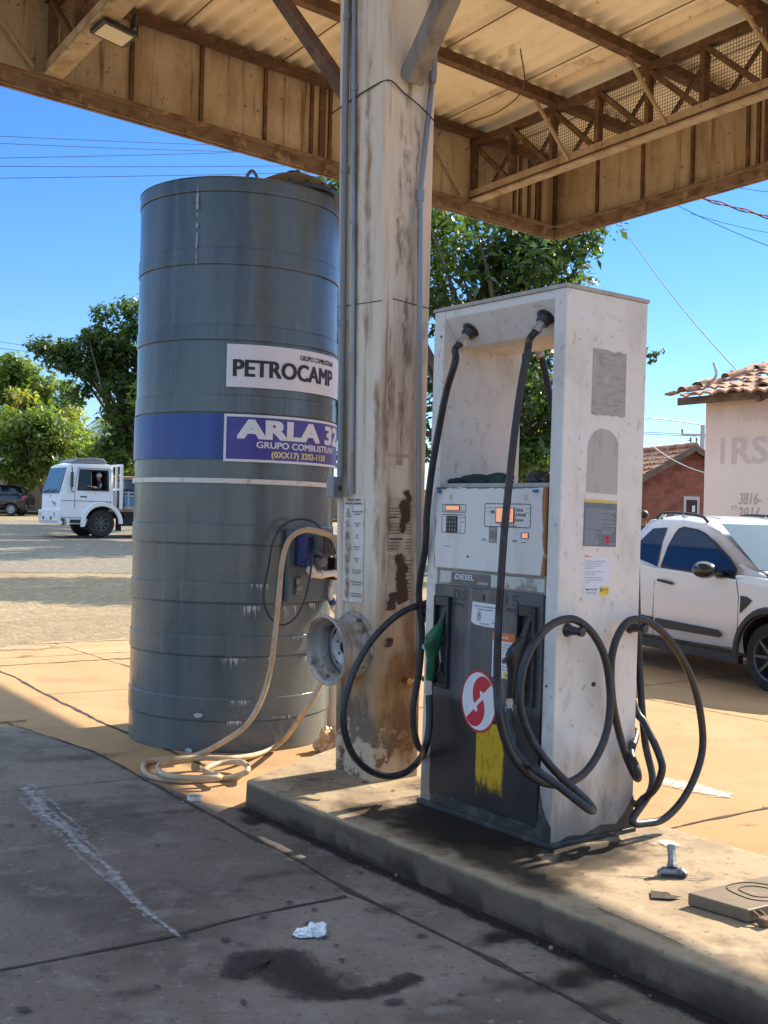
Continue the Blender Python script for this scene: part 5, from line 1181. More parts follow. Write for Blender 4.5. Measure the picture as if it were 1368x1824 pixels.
# hoses of the far face
p0 = swivel((PD - .055, .19, 2.22), (.62, .05, -.78))
A = [p0, p0 + Vector((.03, .0, -.05)), Vector((PD + .085, .17, 1.95)), Vector((PD + .10, .14, 1.6)), Vector((PD + .11, .12, 1.2)), Vector((PD + .12, .1, .8)), Vector((PD + .12, .05, .4)), Vector((PD + .1, -.02, .2))]
B_ = [(885, 920), (940, 930), (1000, 913), (1065, 845), (1115, 745), (1136, 640), (1120, 500), (1078, 375), (1015, 275), (945, 215), (880, 208), (840, 250), (815, 320), (808, 400), (815, 500), (835, 600), (862, 690), (890, 755), (903, 772)]
for i, (x, y) in enumerate(B_): A.append(pl(*z6(x, y), 1, -.075 - .02 * math.sin(i * .3)))
A += [pl(*z6(905, 762), 1, -.13), pl(*z6(898, 730), 1, -.12), pl(*z6(880, 680), 1, -.06), Vector((PD + .06, .05, .42)), Vector((PD + .07, .14, .45)), Vector((PD + .06, .16, .6))]
hose_at(A)
p0 = swivel((PD - .055, .66, 2.22), (.62, .0, -.78))
A = [p0, p0 + Vector((.03, 0, -.06)), Vector((PD + .09, .60, 1.7)), Vector((PD + .09, .45, 1.2)), Vector((PD + .08, .2, .8))]
for x, y in [(893, 515), (925, 570), (960, 640), (986, 705), (990, 745), (968, 803), (925, 843), (882, 857)]: A.append(pl(*z6(x, y), 0, PD + .03))
A += [Vector((PD + .06, .3, .2)), Vector((PD + .08, .6, .25)), Vector((PD + .06, .715, .5)), Vector((PD + .06, .72, .6))]
hose_at(A)
# nozzles
def nozzle(yc, mat, x0=-.07, ztop=.80, zb=.545, lean=0.):
    """hangs with its grip pointing down and its spout up into the pocket; returned parts are children of the pump"""
    y0 = yc
    mb = MB(); prof = [(0, .60, .015, .017), (0, .615, .019, .020), (0, .70, .021, .022), (-.002, .735, .024, .030), (-.004, .76, .028, .042), (.0, .79, .028, .046), (.008, .815, .026, .042), (.024, .84, .022, .03), (.036, .862, .016, .02)]
    vs_ = []; K = 12
    for dx, z, ry, rx in prof:
        for k_ in range(K):
            a = 2 * math.pi * k_ / K; c_, s_ = math.cos(a), math.sin(a)
            vs_.append(Vector((x0 + dx + rx * (abs(c_) ** .8) * (1 if c_ > 0 else -1), y0 - lean * (z - .6) * .25 + ry * (abs(s_) ** .8) * (1 if s_ > 0 else -1), z)))
    fs = [(i * K + k_, i * K + (k_ + 1) % K, (i + 1) * K + (k_ + 1) % K, (i + 1) * K + k_) for i in range(len(prof) - 1) for k_ in range(K)] + [tuple(range(K - 1, -1, -1)), tuple((len(prof) - 1) * K + k_ for k_ in range(K))]
    mb.add(vs_, fs); nz = mb.build('nozzle', mat, pump, smooth=50)
    yl = y0 - lean * .06
    mb = MB(); sp = spline([Vector((x0 + .03, yl, .85)), Vector((x0 + .042, yl - .006, .885)), Vector((x0 + .052, yl - .02, .93)), Vector((x0 + .055, yl - .03, .96))], 8)
    mb.tube(sp, [.0125 + (.0018 if i % 3 == 0 else 0) for i in range(len(sp))], 10); mb.build('spout', m_black2, nz, smooth=30)
    mb = MB(); mb.tube(spline([Vector((x0 + .012, y0, .62)), Vector((x0 + .05, y0 - .004, .64)), Vector((x0 + .055, y0 - .006, .70)), Vector((x0 + .03, y0, .76))], 5), .005, 6); mb.build('trigger_guard', m_black, nz, smooth=40)
    mb = MB(); mb.tube([Vector((x0, y0, .535)), Vector((x0, y0, .600))], .0155, 12); mb.tube([Vector((x0, y0, .575)), Vector((x0, y0, .590))], .0185, 6); mb.tube([Vector((x0, y0, .54)), Vector((x0, y0, .562))], .0195, 6); mb.build('hose_swivel', m_steel, nz, smooth=30)
    mb = MB(); mb.lathe([(.0005, .002), (.014, .002), (.014, 0)], 6, Matrix.Translation((x0 - .036, y0 + .004, .757)) @ Matrix.Rotation(rad(-75), 4, 'Y')); mb.build('nozzle_badge', m_steel if mat is m_green else m_black2, nz)
m_black2 = M('worn_black', (.05, .05, .052), .4)
q1 = pl(764, 1240, 0, -.07); q2 = pl(908, 1255, 0, -.075)
nozzle(q1.y, m_green, x0=-.07, lean=.35); nozzle(q2.y, m_black, x0=-.075, lean=.5)
for y in (.715, .16):
    mb = MB(); mb.tube([(PD + .06, y, .60), (PD + .06, y, .72), (PD + .055, y, .80), (PD + .04, y, .86)], [.018, .022, .03, .016], 10); mb.tube([(PD + .04, y, .85), (PD + .03, y, .95)], .012, 8); mb.build('nozzle', m_black, pump, smooth=50)

# cloth and rubber gloves left on the pump's shelf
def lump(name, mat, label, cat, parts, seed, grp=None):
    mb = MB()
    for c_, r_, rot in parts:
        m4 = pump_m @ Matrix.Translation(c_) @ Matrix.Rotation(rot, 4, 'Z') @ Matrix.Diagonal((*r_, 1))
        bm = bmesh.new(); bmesh.ops.create_icosphere(bm, subdivisions=3, radius=1)
        vs_ = []
        for v in bm.verts:
            q = v.co * (1 + .35 * mn.noise(v.co * 1.7 + Vector((seed, 0, 0))) + .15 * mn.noise(v.co * 4.5 + Vector((0, seed, 0)))); q.z = max(q.z, -.55); vs_.append(m4 @ q)
        mb.add(vs_, [tuple(v.index for v in f.verts) for f in bm.faces]); bm.free()
    c0 = pump_m @ Vector(parts[0][0]); return solo(mb, name, mat, label, cat, (c0.x, c0.y, IZ + 1.511), grp, smooth=60)
pump_m = ST @ Matrix.Translation((0, 0, IZ))
lump('cloth', m_cloth, 'dark green crumpled cloth on the pump shelf, left of the hose', 'cloth', [((.10, .62, 1.527), (.06, .10, .03), .2), ((.12, .50, 1.53), (.05, .10, .032), -.1), ((.06, .70, 1.52), (.04, .06, .02), .5)], 3.3)
lump('rubber_gloves', m_black, 'heap of black rubber gloves on the pump shelf near its right panel', 'gloves', [((.10, .22, 1.535), (.05, .06, .034), .2), ((.14, .14, 1.53), (.05, .05, .03), -.5), ((.06, .12, 1.525), (.03, .035, .026), .9), ((.06, .20, 1.525), (.028, .03, .024), .1), ((.16, .26, 1.53), (.05, .04, .03), .1)], 8.1)

# ------------------------------------------------------------------ small things on the ground
mb = MB(); c_ = G(347, 1421, .012); mb.lathe([(.040, -.008), (.034, -.008), (.034, .010), (.040, .010), (.040, -.008)], 32, Matrix.Translation(c_))
solo(mb, 'plastic_ring', m_pvc, 'small white plastic ring lying on the drive lane', 'ring', G(347, 1421, .008), smooth=40)
def crumple(name, mat, label, cat, c, parts, seed, z=0.):
    mb = MB()
    for o_, r_ in parts:
        bm = bmesh.new(); bmesh.ops.create_icosphere(bm, subdivisions=4, radius=1); vs_ = []
        for v in bm.verts:
            n_ = v.co.copy(); f = 1 + .55 * mn.noise(n_ * 1.6 + Vector((seed, o_[0] * 40, 0))) + .34 * abs(mn.noise(n_ * 4 + Vector((0, seed, 2)))) + .16 * mn.noise(n_ * 9 + Vector((0, 0, seed)))
            q = n_ * f; q = Vector((q.x * r_[0], q.y * r_[1], max(q.z * r_[2], -r_[2] * .6))); vs_.append(Vector(c) + Vector(o_) + q)
        mb.add(vs_, [tuple(v.index for v in f_.verts) for f_ in bm.faces]); bm.free()
    zmin = min(q.z for q in mb.v)
    for q in mb.v: q.z += z - zmin
    return solo(mb, name, mat, label, cat, (c[0], c[1], z), smooth=22)
crumple('crumpled_paper', m_tissue, 'crumpled white paper lying on the lane near the oil stain', 'litter', G(553, 1662, .02), [((-.022, 0, 0), (.032, .02, .018)), ((.022, .012, .004), (.03, .022, .026))], 2.2, .0085)
crumple('plastic_bag', m_bag, 'crumpled amber plastic bag between the tank foot and the column', 'plastic bag', G(588, 1325, .05), [((0, 0, 0), (.075, .07, .09)), ((-.04, -.01, -.02), (.045, .04, .04))], 5.1, .0)
# white drum of water behind the column
bc = G(588, 1318, 0) + Vector((.02, .42, 0))
jug = thing('plastic_container', 'pale translucent white plastic container standing behind the tank hose', 'container', bc)
mb = MB(); T = Matrix.Translation(bc); mb.lathe([(.001, 0), (.12, 0), (.135, .02), (.135, .36), (.12, .40), (.05, .43), (.045, .45)], 28, T); mb.build('jug_body', M('milky_plastic', (.70, .70, .62), .35), jug, smooth=40, world=True)
mb = MB(); mb.lathe([(.052, .445), (.052, .485), (.001, .487)], 20, T); mb.build('cap', m_pvc, jug, smooth=40, world=True)
# square lid on the island
l0, l1, l2 = G(1225, 1590, IZ + .048), G(1348, 1563, IZ + .048), G(1333, 1621, IZ + .048)
ll = [l0, l0 + (l2 - l0), l2 + (l1 - l0) * 1.15, l0 + (l1 - l0) * 1.15]
cvr = thing('tank_cover', 'square dirty steel access cover standing proud of the island edge', 'access cover', Vector((*((l1 + l2) / 2).xy, IZ)))
mb = MB(); n_ = 4; mb.add([Vector((p.x, p.y, z)) for z in (IZ + .004, IZ + .048) for p in ll], [(3, 2, 1, 0), (4, 5, 6, 7)] + [(i, (i + 1) % 4, 4 + (i + 1) % 4, 4 + i) for i in range(4)]); cv = mb.build('cover_plate', m_plate, cvr, bevel=.005, world=True)
cc_ = sum(ll, Vector()) / 4; mb = MB()
for r in (.06, .10): mb.tube([cc_ + Vector((r * math.cos(a) * (1 + .1 * math.sin(3 * a)), r * math.sin(a), .0015)) for a in np.linspace(0, 5.6, 30)], .0016, 5)
mb.build('raised_mark', m_crack, cv, world=True)
pc = G(1362, 1640, IZ + .02)
pk = thing('padlock', 'small rusty padlock beside the steel access cover', 'padlock', Vector((pc.x, pc.y, IZ)))
mb = MB(); mb.box(-.022, .022, -.018, .018, -.016, .012, mat=Matrix.Translation(pc) @ Matrix.Rotation(.6, 4, 'Z')); mb.build('lock_body', m_rust, pk, bevel=.006, world=True)
mb = MB(); mb.tube(spline([pc + Vector(v) for v in ((-.014, .01, .008), (-.03, .03, .02), (-.02, .05, .02), (0, .045, .015), (.012, .012, .008))], 5), .005, 6); mb.build('shackle', m_rust, pk, smooth=40, world=True)
# metal fitting lying on the island
fc = G(1197, 1562, IZ)
ft = thing('metal_fitting', 'worn grey metal fitting with short stem lying on the island', 'metal fitting', fc)
TF = Matrix.Translation(fc + Vector((0, 0, .012))) @ Matrix.Rotation(rad(-6), 4, 'Z')
mb = MB()
for z0, z1, f0, f1 in ((-.012, .010, .92, 1.0), (.010, .024, 1.0, .70)):
    hx = [(-.060, -.006), (-.048, -.024), (.048, -.024), (.060, -.006), (.045, .022), (-.045, .022)]
    vs_ = [TF @ Vector((x * f0, y * f0, z0)) for x, y in hx] + [TF @ Vector((x * f1, y * f1, z1)) for x, y in hx]
    mb.add(vs_, [tuple(range(5, -1, -1)), tuple(range(6, 12))] + [(i, (i + 1) % 6, 6 + (i + 1) % 6, 6 + i) for i in range(6)])
hd_ = mb.build('head', m_fit := M('worn_grey_casting', (.24, .25, .26), .4, .4, layers=[dict(c=(.5, .5, .48), s=25, lo=.52, hi=.64, a=.8), dict(c=(.06, .06, .06), s=14, lo=.5, hi=.66, a=.8)]), ft, bevel=.003, world=True)
mb = MB(); mb.box(-.045, .045, -.0255, -.0235, -.006, .006, mat=TF); mb.build('slot', m_ink, hd_, world=True)
mb = MB(); mb.tube([TF @ Vector(v) for v in ((0, 0, .02), (.002, .02, .045), (.003, .05, .085), (.0035, .055, .095))], [.022, .016, .0145, .013], 12); mb.tube([TF @ Vector(v) for v in ((.0028, .046, .078), (.0034, .054, .093))], .0165, 12); mb.build('stem', m_fit, ft, smooth=35, world=True)

# ================================================================== VEHICLES
m_cabin = M('dark_cab_interior', (.06, .035, .035), .8); m_mir = M('mirror_black', (.02, .02, .021), .22, coat=.5); m_hl = M('headlight_glass', (.5, .52, .55), .1); twm = M('truck_wheel_steel', (.12, .12, .12), .6, .5)
def loft_body(st, name, mats, parent, mirror=True, smooth=32, sub=0):
    """st: list of (x, [(y, z), ...]) half sections, all the same length, from the bottom middle to the top middle"""
    mb = MB(); n = len(st[0][1]); vs_ = []
    for x, sec in st:
        full = list(sec) + [(-y, z) for y, z in reversed(sec[1:-1])]
        for y, z in full: vs_.append((x, y, z))
    m_ = 2 * n - 2
    fs = [(i * m_ + k, i * m_ + (k + 1) % m_, (i + 1) * m_ + (k + 1) % m_, (i + 1) * m_ + k) for i in range(len(st) - 1) for k in range(m_)]
    fs += [tuple(range(m_ - 1, -1, -1)), tuple((len(st) - 1) * m_ + k for k in range(m_))]
    mb.add(vs_, fs)
    return mb.build(name, mats, parent, smooth=smooth, sub=sub)
def bake_cut(o, cutters, boxes=()):
    """cut wheel wells for good: boolean, then drop the cutters"""
    tmp = []
    for c_, r, hw in cutters:
        mb = MB(); T = Matrix.Translation(c_) @ Matrix.Rotation(rad(90), 4, 'X'); mb.lathe([(r, -hw), (r, hw)], 40, T)
        k = len(mb.v) // 2; mb.f += [tuple(range(k)), tuple(range(2 * k - 1, k - 1, -1))]; mb.m += [0, 0]
        cu = mb.build('cut', m_trim); cu.matrix_world = wm(o.parent) if o.parent else Matrix(); tmp.append(cu)
        md = o.modifiers.new('b', 'BOOLEAN'); md.operation = 'DIFFERENCE'; md.object = cu; md.solver = 'EXACT'; md.material_mode = 'TRANSFER'
    for bx_ in boxes:
        mb = MB(); mb.box(*bx_); cu = mb.build('cut', m_cabin); cu.matrix_world = wm(o.parent); tmp.append(cu)
        md = o.modifiers.new('b', 'BOOLEAN'); md.operation = 'DIFFERENCE'; md.object = cu; md.solver = 'EXACT'; md.material_mode = 'TRANSFER'
    bpy.context.view_layer.update()
    dg = bpy.context.evaluated_depsgraph_get(); me = bpy.data.meshes.new_from_object(o.evaluated_get(dg)); o.modifiers.clear(); o.data = me
    for cu in tmp: bpy.data.objects.remove(cu)
    me.polygons.foreach_set('use_smooth', [True] * len(me.polygons)); me.set_sharp_from_angle(angle=rad(32))
def wheel(parent, c, r, wd, side, alloy=m_alloy, spokes=8, rimf=.66):
    """side +1: outer face towards +y"""
    T = Matrix.Translation(c) @ Matrix.Rotation(rad(-90 * side), 4, 'X'); h = wd / 2
    mb = MB(); mb.lathe([(r * rimf, -h), (r * .9, -h), (r * .97, -h * .8), (r, -h * .5), (r, h * .5), (r * .97, h * .8), (r * .9, h), (r * rimf, h * .9), (r * rimf, -h)], 40, T); wh = mb.build('wheel', m_tyre, parent, smooth=40)
    mb = MB(); R0 = r * rimf
    mb.lathe([(R0, h * .92), (R0 * .93, h * .85), (R0 * .9, h * .2), (R0 * .4, h * .45), (R0 * .3, h * .62), (.001, h * .64)], 32, T)
    for k in range(spokes):
        a = 2 * math.pi * k / spokes; d = Vector((math.cos(a), math.sin(a), 0)); mb.beam(T @ (d * R0 * .25 + Vector((0, 0, h * .55))), T @ (d * R0 * .93 + Vector((0, 0, h * .72))), R0 * .2, h * .25)
    mb.build('rim', alloy, wh, smooth=35); return wh
def lerp(a, b, t): return a + (b - a) * t
# ---------------- white pickup
pk_ = thing('pickup_truck', 'white compact pickup with dark tinted windows and black trim parked behind the pump', 'pickup', (3.735, 11.84, .0), rad(-64.8))
pk_.rotation_euler = (0, rad(.8), rad(-64.8))
def sec(zb, ws, wm_, wb, zbelt, wt, zt, cr=.02, sh=0):
    return [(0, zb), (ws * .75, zb), (ws, zb + .10), (wm_, zb + .30), (wm_, lerp(zb + .3, zbelt, .55)), (wb, zbelt), (wt, zt), (wt * .6, zt + cr * .8), (0, zt + cr)]
body_st = [(2.17, sec(.26, .50, .60, .58, .60, .50, .64)), (2.08, sec(.22, .68, .76, .72, .66, .60, .80)), (1.90, sec(.20, .76, .83, .79, .80, .68, .93)), (1.6, sec(.20, .80, .86, .83, .92, .74, .99)), (1.2, sec(.20, .80, .865, .845, .97, .76, 1.03)), (.95, sec(.22, .80, .865, .85, .99, .78, 1.05)),
    (.80, sec(.24, .80, .865, .85, 1.0, .79, 1.05)), (-.3, sec(.24, .80, .865, .85, 1.04, .80, 1.06)), (-.95, sec(.24, .80, .865, .855, 1.08, .82, 1.10)), (-1.4, sec(.24, .80, .87, .86, 1.09, .83, 1.11)), (-2.0, sec(.28, .78, .855, .84, 1.09, .82, 1.11)), (-2.24, sec(.34, .74, .82, .80, 1.08, .79, 1.10))]
pb = loft_body(body_st, 'body', [m_white, m_trim], pk_)
FA, RA = 1.37, -1.37
bake_cut(pb, [((FA, y, .33), .385, .22) for y in (-.80, .80)] + [((RA, y, .33), .385, .22) for y in (-.80, .80)])
# greenhouse
def gsec(w0, z0, w1, z1, cr): return [(0, z0 - .03), (w0, z0 - .03), (lerp(w0, w1, .5) + .018, lerp(z0, z1, .5)), (w1 + .02, z1 - .06), (w1 - .02, z1 - .012), (w1 * .6, z1 + cr), (0, z1 + cr * 1.3)]
gh = [(1.14, gsec(.70, 1.045, .66, 1.07, .004)), (.80, gsec(.78, 1.05, .66, 1.225, .0)), (.40, gsec(.815, 1.05, .635, 1.468, .004)), (.20, gsec(.82, 1.05, .63, 1.535, .03)), (-.1, gsec(.82, 1.05, .63, 1.56, .035)), (-.5, gsec(.82, 1.06, .63, 1.565, .035)), (-.72, gsec(.82, 1.07, .62, 1.55, .03)), (-1.04, gsec(.82, 1.09, .68, 1.20, .01)), (-1.14, gsec(.80, 1.09, .74, 1.12, .004))]
cab = loft_body(gh, 'cab', m_white, pk_, smooth=38)
def gy(z, z1=1.56, w0=.82, w1=.63): t = (z - 1.05) / (z1 - .06 - 1.05); return lerp(w0, w1 + .02, t) + .018 * (1 - abs(2 * t - 1))
sside = lambda s_: (lambda u, v, w_: Vector((u, s_ * (gy(v) + w_), v)))
for s_ in (-1, 1):
    fn = sside(s_)
    win = [(.84, 1.035), (.84, 1.10), (.72, 1.19), (.5, 1.31), (.28, 1.405), (.1, 1.452), (-.06, 1.462), (-.12, 1.45), (-.155, 1.40), (-.19, 1.25), (-.215, 1.075)]
    grow = [(.875, 1.012), (.875, 1.11), (.735, 1.215), (.51, 1.335), (.285, 1.43), (.1, 1.48), (-.08, 1.487), (-.15, 1.47), (-.185, 1.41), (-.22, 1.25), (-.245, 1.052)]
    def dense(poly):  # split long edges so the panel follows the curved side
        out = []
        for a, b in zip(poly, poly[1:] + poly[:1]):
            n_ = max(1, int(math.hypot(b[0] - a[0], b[1] - a[1]) / .06)); out += [(lerp(a[0], b[0], k / n_), lerp(a[1], b[1], k / n_)) for k in range(n_)]
        return out
    def rows(mb, poly, fn, w_, nz=12):
        zs_ = [p[1] for p in poly]; z0, z1 = min(zs_) + 1e-4, max(zs_) - 1e-4; vs_ = []
        for i in range(nz + 1):
            z = lerp(z0, z1, i / nz); xs_ = []
            for a, b in zip(poly, poly[1:] + poly[:1]):
                if (a[1] - z) * (b[1] - z) < 0: xs_.append(lerp(a[0], b[0], (z - a[1]) / (b[1] - a[1])))
            if len(xs_) < 2: xs_ = [poly[0][0]] * 2
            vs_ += [fn(min(xs_), z, w_), fn(max(xs_), z, w_)]
        mb.add(vs_, [(2 * i, 2 * i + 1, 2 * i + 3, 2 * i + 2) for i in range(nz)])
    mb = MB(); rows(mb, grow, fn, .010, 24); wf = mb.build('window_seal', m_trim, pk_, smooth=30)
    mb = MB(); rows(mb, win, fn, .014, 24); mb.build('window', m_glass, wf, smooth=30)
    q = [(-.335, 1.47), (-.30, 1.05 + .01), (-.36, 1.075), (-.72, 1.14), (-.77, 1.19), (-.73, 1.27), (-.58, 1.43), (-.55, 1.46)]
    mb = MB(); rows(mb, q, fn, .011, 24); mb.build('quarter_window', m_glass, pk_, smooth=30)
    # door outline, handle, sill strip, mirror, vent, flares
    by = lambda z: .866 if z < .75 else lerp(.866, .852, (z - .75) / .27)
    bf = lambda u, v, w_: Vector((u, s_ * (by(v) + w_ + (gy(v) - by(v) if v > 1.04 else 0)), v))
    mb = MB(); path = [(.93, .36), (.955, .6), (.95, .85), (.90, 1.02), (.86, 1.14), (.73, 1.24), (.5, 1.36), (.26, 1.455), (.05, 1.507)]
    mb.tube([bf(*p, .0015) for p in path[:4]], .0035, 4)
    mb.tube([bf(*p, .0015) for p in [(-.27, 1.05), (-.285, .9), (-.29, .6), (-.27, .34)]], .0035, 4); mb.tube([bf(*p, .0015) for p in [(-.27, .345), (.3, .345), (.93, .36)]], .0035, 4)
    dr = mb.build('door_gap', m_trim, pk_)
    mb = MB(); mb.tube([bf(-.21, .925, .022), bf(-.1, .92, .03), (bf(.02, .905, .022))], [.014, .016, .014], 8); mb.build('door_handle', m_trim, pk_, smooth=40)
    mb = MB(); mb.prism([(-.24, .44), (.72, .44), (.74, .455), (.74, .475), (.70, .51), (-.24, .53)], 0, .012, bf); mb.prism([(-.75, .46), (-.30, .45), (-.30, .535), (-.75, .55)], 0, .012, bf); mb.build('side_moulding', m_trim, pk_, bevel=.003)
    mb = MB(); mb.prism([(-.95, .22), (.98, .22), (.98, .30), (-.95, .31)], -.06, .006, bf); mb.build('sill', m_trim, pk_, bevel=.004)
    mb = MB(); T = Matrix.Translation(Vector((.60, s_ * .985, 1.085))) @ Matrix.Rotation(rad(8 * s_), 4, 'Z'); bm = bmesh.new(); bmesh.ops.create_icosphere(bm, subdivisions=3, radius=1)
    vs_ = [T @ Vector((v.co.x * .15 * (1 if v.co.x > 0 else .75), v.co.y * .115, v.co.z * .078 * (1.1 - .25 * v.co.x * s_ * 0))) for v in bm.verts]; mb.add(vs_, [tuple(v.index for v in f_.verts) for f_ in bm.faces]); bm.free()
    mb.beam(Vector((.66, s_ * .80, 1.045)), Vector((.62, s_ * .95, 1.055)), .09, .04); mb.build('mirror', m_mir, pk_, smooth=50)
    mb = MB(); mb.prism([(.985, .70), (.985, .865), (1.06, .86), (1.13, .83), (1.07, .77)], 0, .012, bf); mb.build('fender_vent', m_trim, pk_, bevel=.003)
    for ax in (FA, RA):
        mb = MB(); k = 20; vs_ = []
        for i in range(k + 1):
            a = rad(-8 + 196 * i / k)
            for r, o_ in ((.385, .004), (.40, .03), (.445, .03), (.462, .0)): vs_.append(Vector((ax + r * math.cos(a), s_ * ((.866 if abs(ax + r * math.cos(a)) < 1.6 else .85) + o_), .33 + r * math.sin(a))))
        mb.add(vs_, [(i * 4 + j, i * 4 + j + 1, (i + 1) * 4 + j + 1, (i + 1) * 4 + j) for i in range(k) for j in range(3)]); mb.build('wheel_flare', m_trim, pk_, smooth=40)
    # roof rail
    mb = MB(); yr = .565
    mb.tube(spline([Vector((.16, s_ * yr, 1.545)), Vector((.06, s_ * yr, 1.60)), Vector((-.25, s_ * yr, 1.622)), Vector((-.55, s_ * yr, 1.615)), Vector((-.64, s_ * yr, 1.56))], 6), .017, 8); rl = mb.build('roof_rail', m_trim, pk_, smooth=40)
    mb = MB(); mb.beam(Vector((-.58, s_ * yr, 1.56)), Vector((-.52, s_ * yr, 1.61)), .03, .03); mb.beam(Vector((-.2, s_ * yr, 1.58)), Vector((-.18, s_ * yr, 1.615)), .05, .03); mb.build('rail_foot', m_alloy, rl)
m_alloyd = M('dark_wheel_metal', (.10, .10, .105), .4, .6)
for ax in (FA, RA):
    for s_ in (-1, 1): wheel(pk_, (ax, s_ * .755, .325), .325, .205, s_, m_alloyd)
# windscreen, wipers, roof grooves, lights, grille
def wsf(u, v, w_):   # u across, v 0..1 up the screen
    x = lerp(1.06, .40, v); z = lerp(1.085, 1.508, v); return Vector((x + w_ * .55 - .05 * (u / .6) ** 2 * 1.0 + .02, u, z + w_ * .8))
mb = MB(); nn = 12; vs_ = []
for j in range(9):
    for i in range(nn + 1):
        v = j / 8; hw = lerp(.69, .595, v); vs_.append(wsf(lerp(-hw, hw, i / nn), v, .03))
mb.add(vs_, [(j * (nn + 1) + i, j * (nn + 1) + i + 1, (j + 1) * (nn + 1) + i + 1, (j + 1) * (nn + 1) + i) for j in range(8) for i in range(nn)]); mb.build('windscreen', m_screen, pk_, smooth=60)
mb = MB(); mb.box(1.0, 1.22, -.66, .66, 1.035, 1.075); mb.tube([Vector((1.13, -.45, 1.09)), Vector((1.02, .1, 1.125))], .008, 6); mb.build('wiper', m_trim, pk_)
mb = MB()
for y in (-.36, -.12, .12, .36): mb.tube([Vector((.12, y, 1.572)), Vector((-.2, y, 1.600)), Vector((-.6, y, 1.600))], .012, 6)
mb.build('roof_groove', m_white, pk_, smooth=50)
for s_ in (-1, 1):
    mb = MB(); mb.prism([(2.10, .70), (1.86, .80), (1.84, .88), (2.02, .84)], -.02, .012, lambda u, v, w_: Vector((u, s_ * (lerp(.80, .70, max(0, (u - 1.84) / .3)) + w_), v))); mb.build('headlight', m_hl, pk_, bevel=.004)
    mb = MB(); mb.box(-2.27, -2.2, s_ * .80 - .07, s_ * .80 + .03, .75, 1.05); mb.build('tail_light', m_red, pk_, bevel=.01)
mb = MB(); mb.box(2.05, 2.185, -.50, .50, .42, .60); mb.build('grille', m_trim, pk_, bevel=.01)
mb = MB(); mb.box(-2.0, -1.12, -.70, .70, 1.08, 1.135); mb.build('bed_cover', m_trim, pk_, bevel=.01)

# ---------------- white truck
tk0 = P(178, 957, 37.0)
tz = tk0.z
TRZ = rad(-147)
hd2 = Vector((math.cos(TRZ), math.sin(TRZ), 0)); lf2 = Vector((-hd2.y, hd2.x, 0))
tkp = tk0 - lf2 * .88; tkp.z = hgt(tkp.x, tkp.y)
tr = thing('cargo_truck', 'white cab-over cargo truck with stake bed passing under the trees', 'truck', tkp, TRZ)
def csec_(w_, z0, z1): return [(0, z0), (w_ * .96, z0), (w_, z0 + .06), (w_, lerp(z0, z1, .5)), (w_, z1 - .05), (w_ - .04, z1), (0, z1)]
cs = [(1.40, csec_(.97, .62, 1.42)), (1.38, csec_(1.0, .60, 1.46)), (1.14, [(0, .60), (.98, .60), (1.03, .66), (1.03, 1.2), (1.0, 1.6), (.93, 2.32), (0, 2.36)]), (1.02, [(0, .60), (.98, .60), (1.03, .66), (1.03, 1.2), (1.0, 1.6), (.90, 2.38), (0, 2.43)]), (-.30, [(0, .60), (.98, .60), (1.03, .66), (1.03, 1.2), (1.0, 1.6), (.90, 2.40), (0, 2.46)]), (-.38, [(0, .60), (.96, .60), (1.0, .66), (1.0, 1.2), (.97, 1.6), (.88, 2.34), (0, 2.40)])]
tc = loft_body(cs, 'cab', [m_truckw, m_trim], tr, smooth=28)
bake_cut(tc, [((0, y, .46), .60, .35) for y in (-.9, .9)], [(-.26, .62, .15, 1.3, 1.10, 1.5601), (-.18, .36, .15, 1.3, 1.56, 2.18)][1:] )
def twall(u, v, w_, s_=1):
    y = lerp(1.03, 1.0, (v - 1.2) / .4) if v < 1.6 else lerp(1.0, .91, (v - 1.6) / .78); return Vector((u, s_ * (y + w_), v))
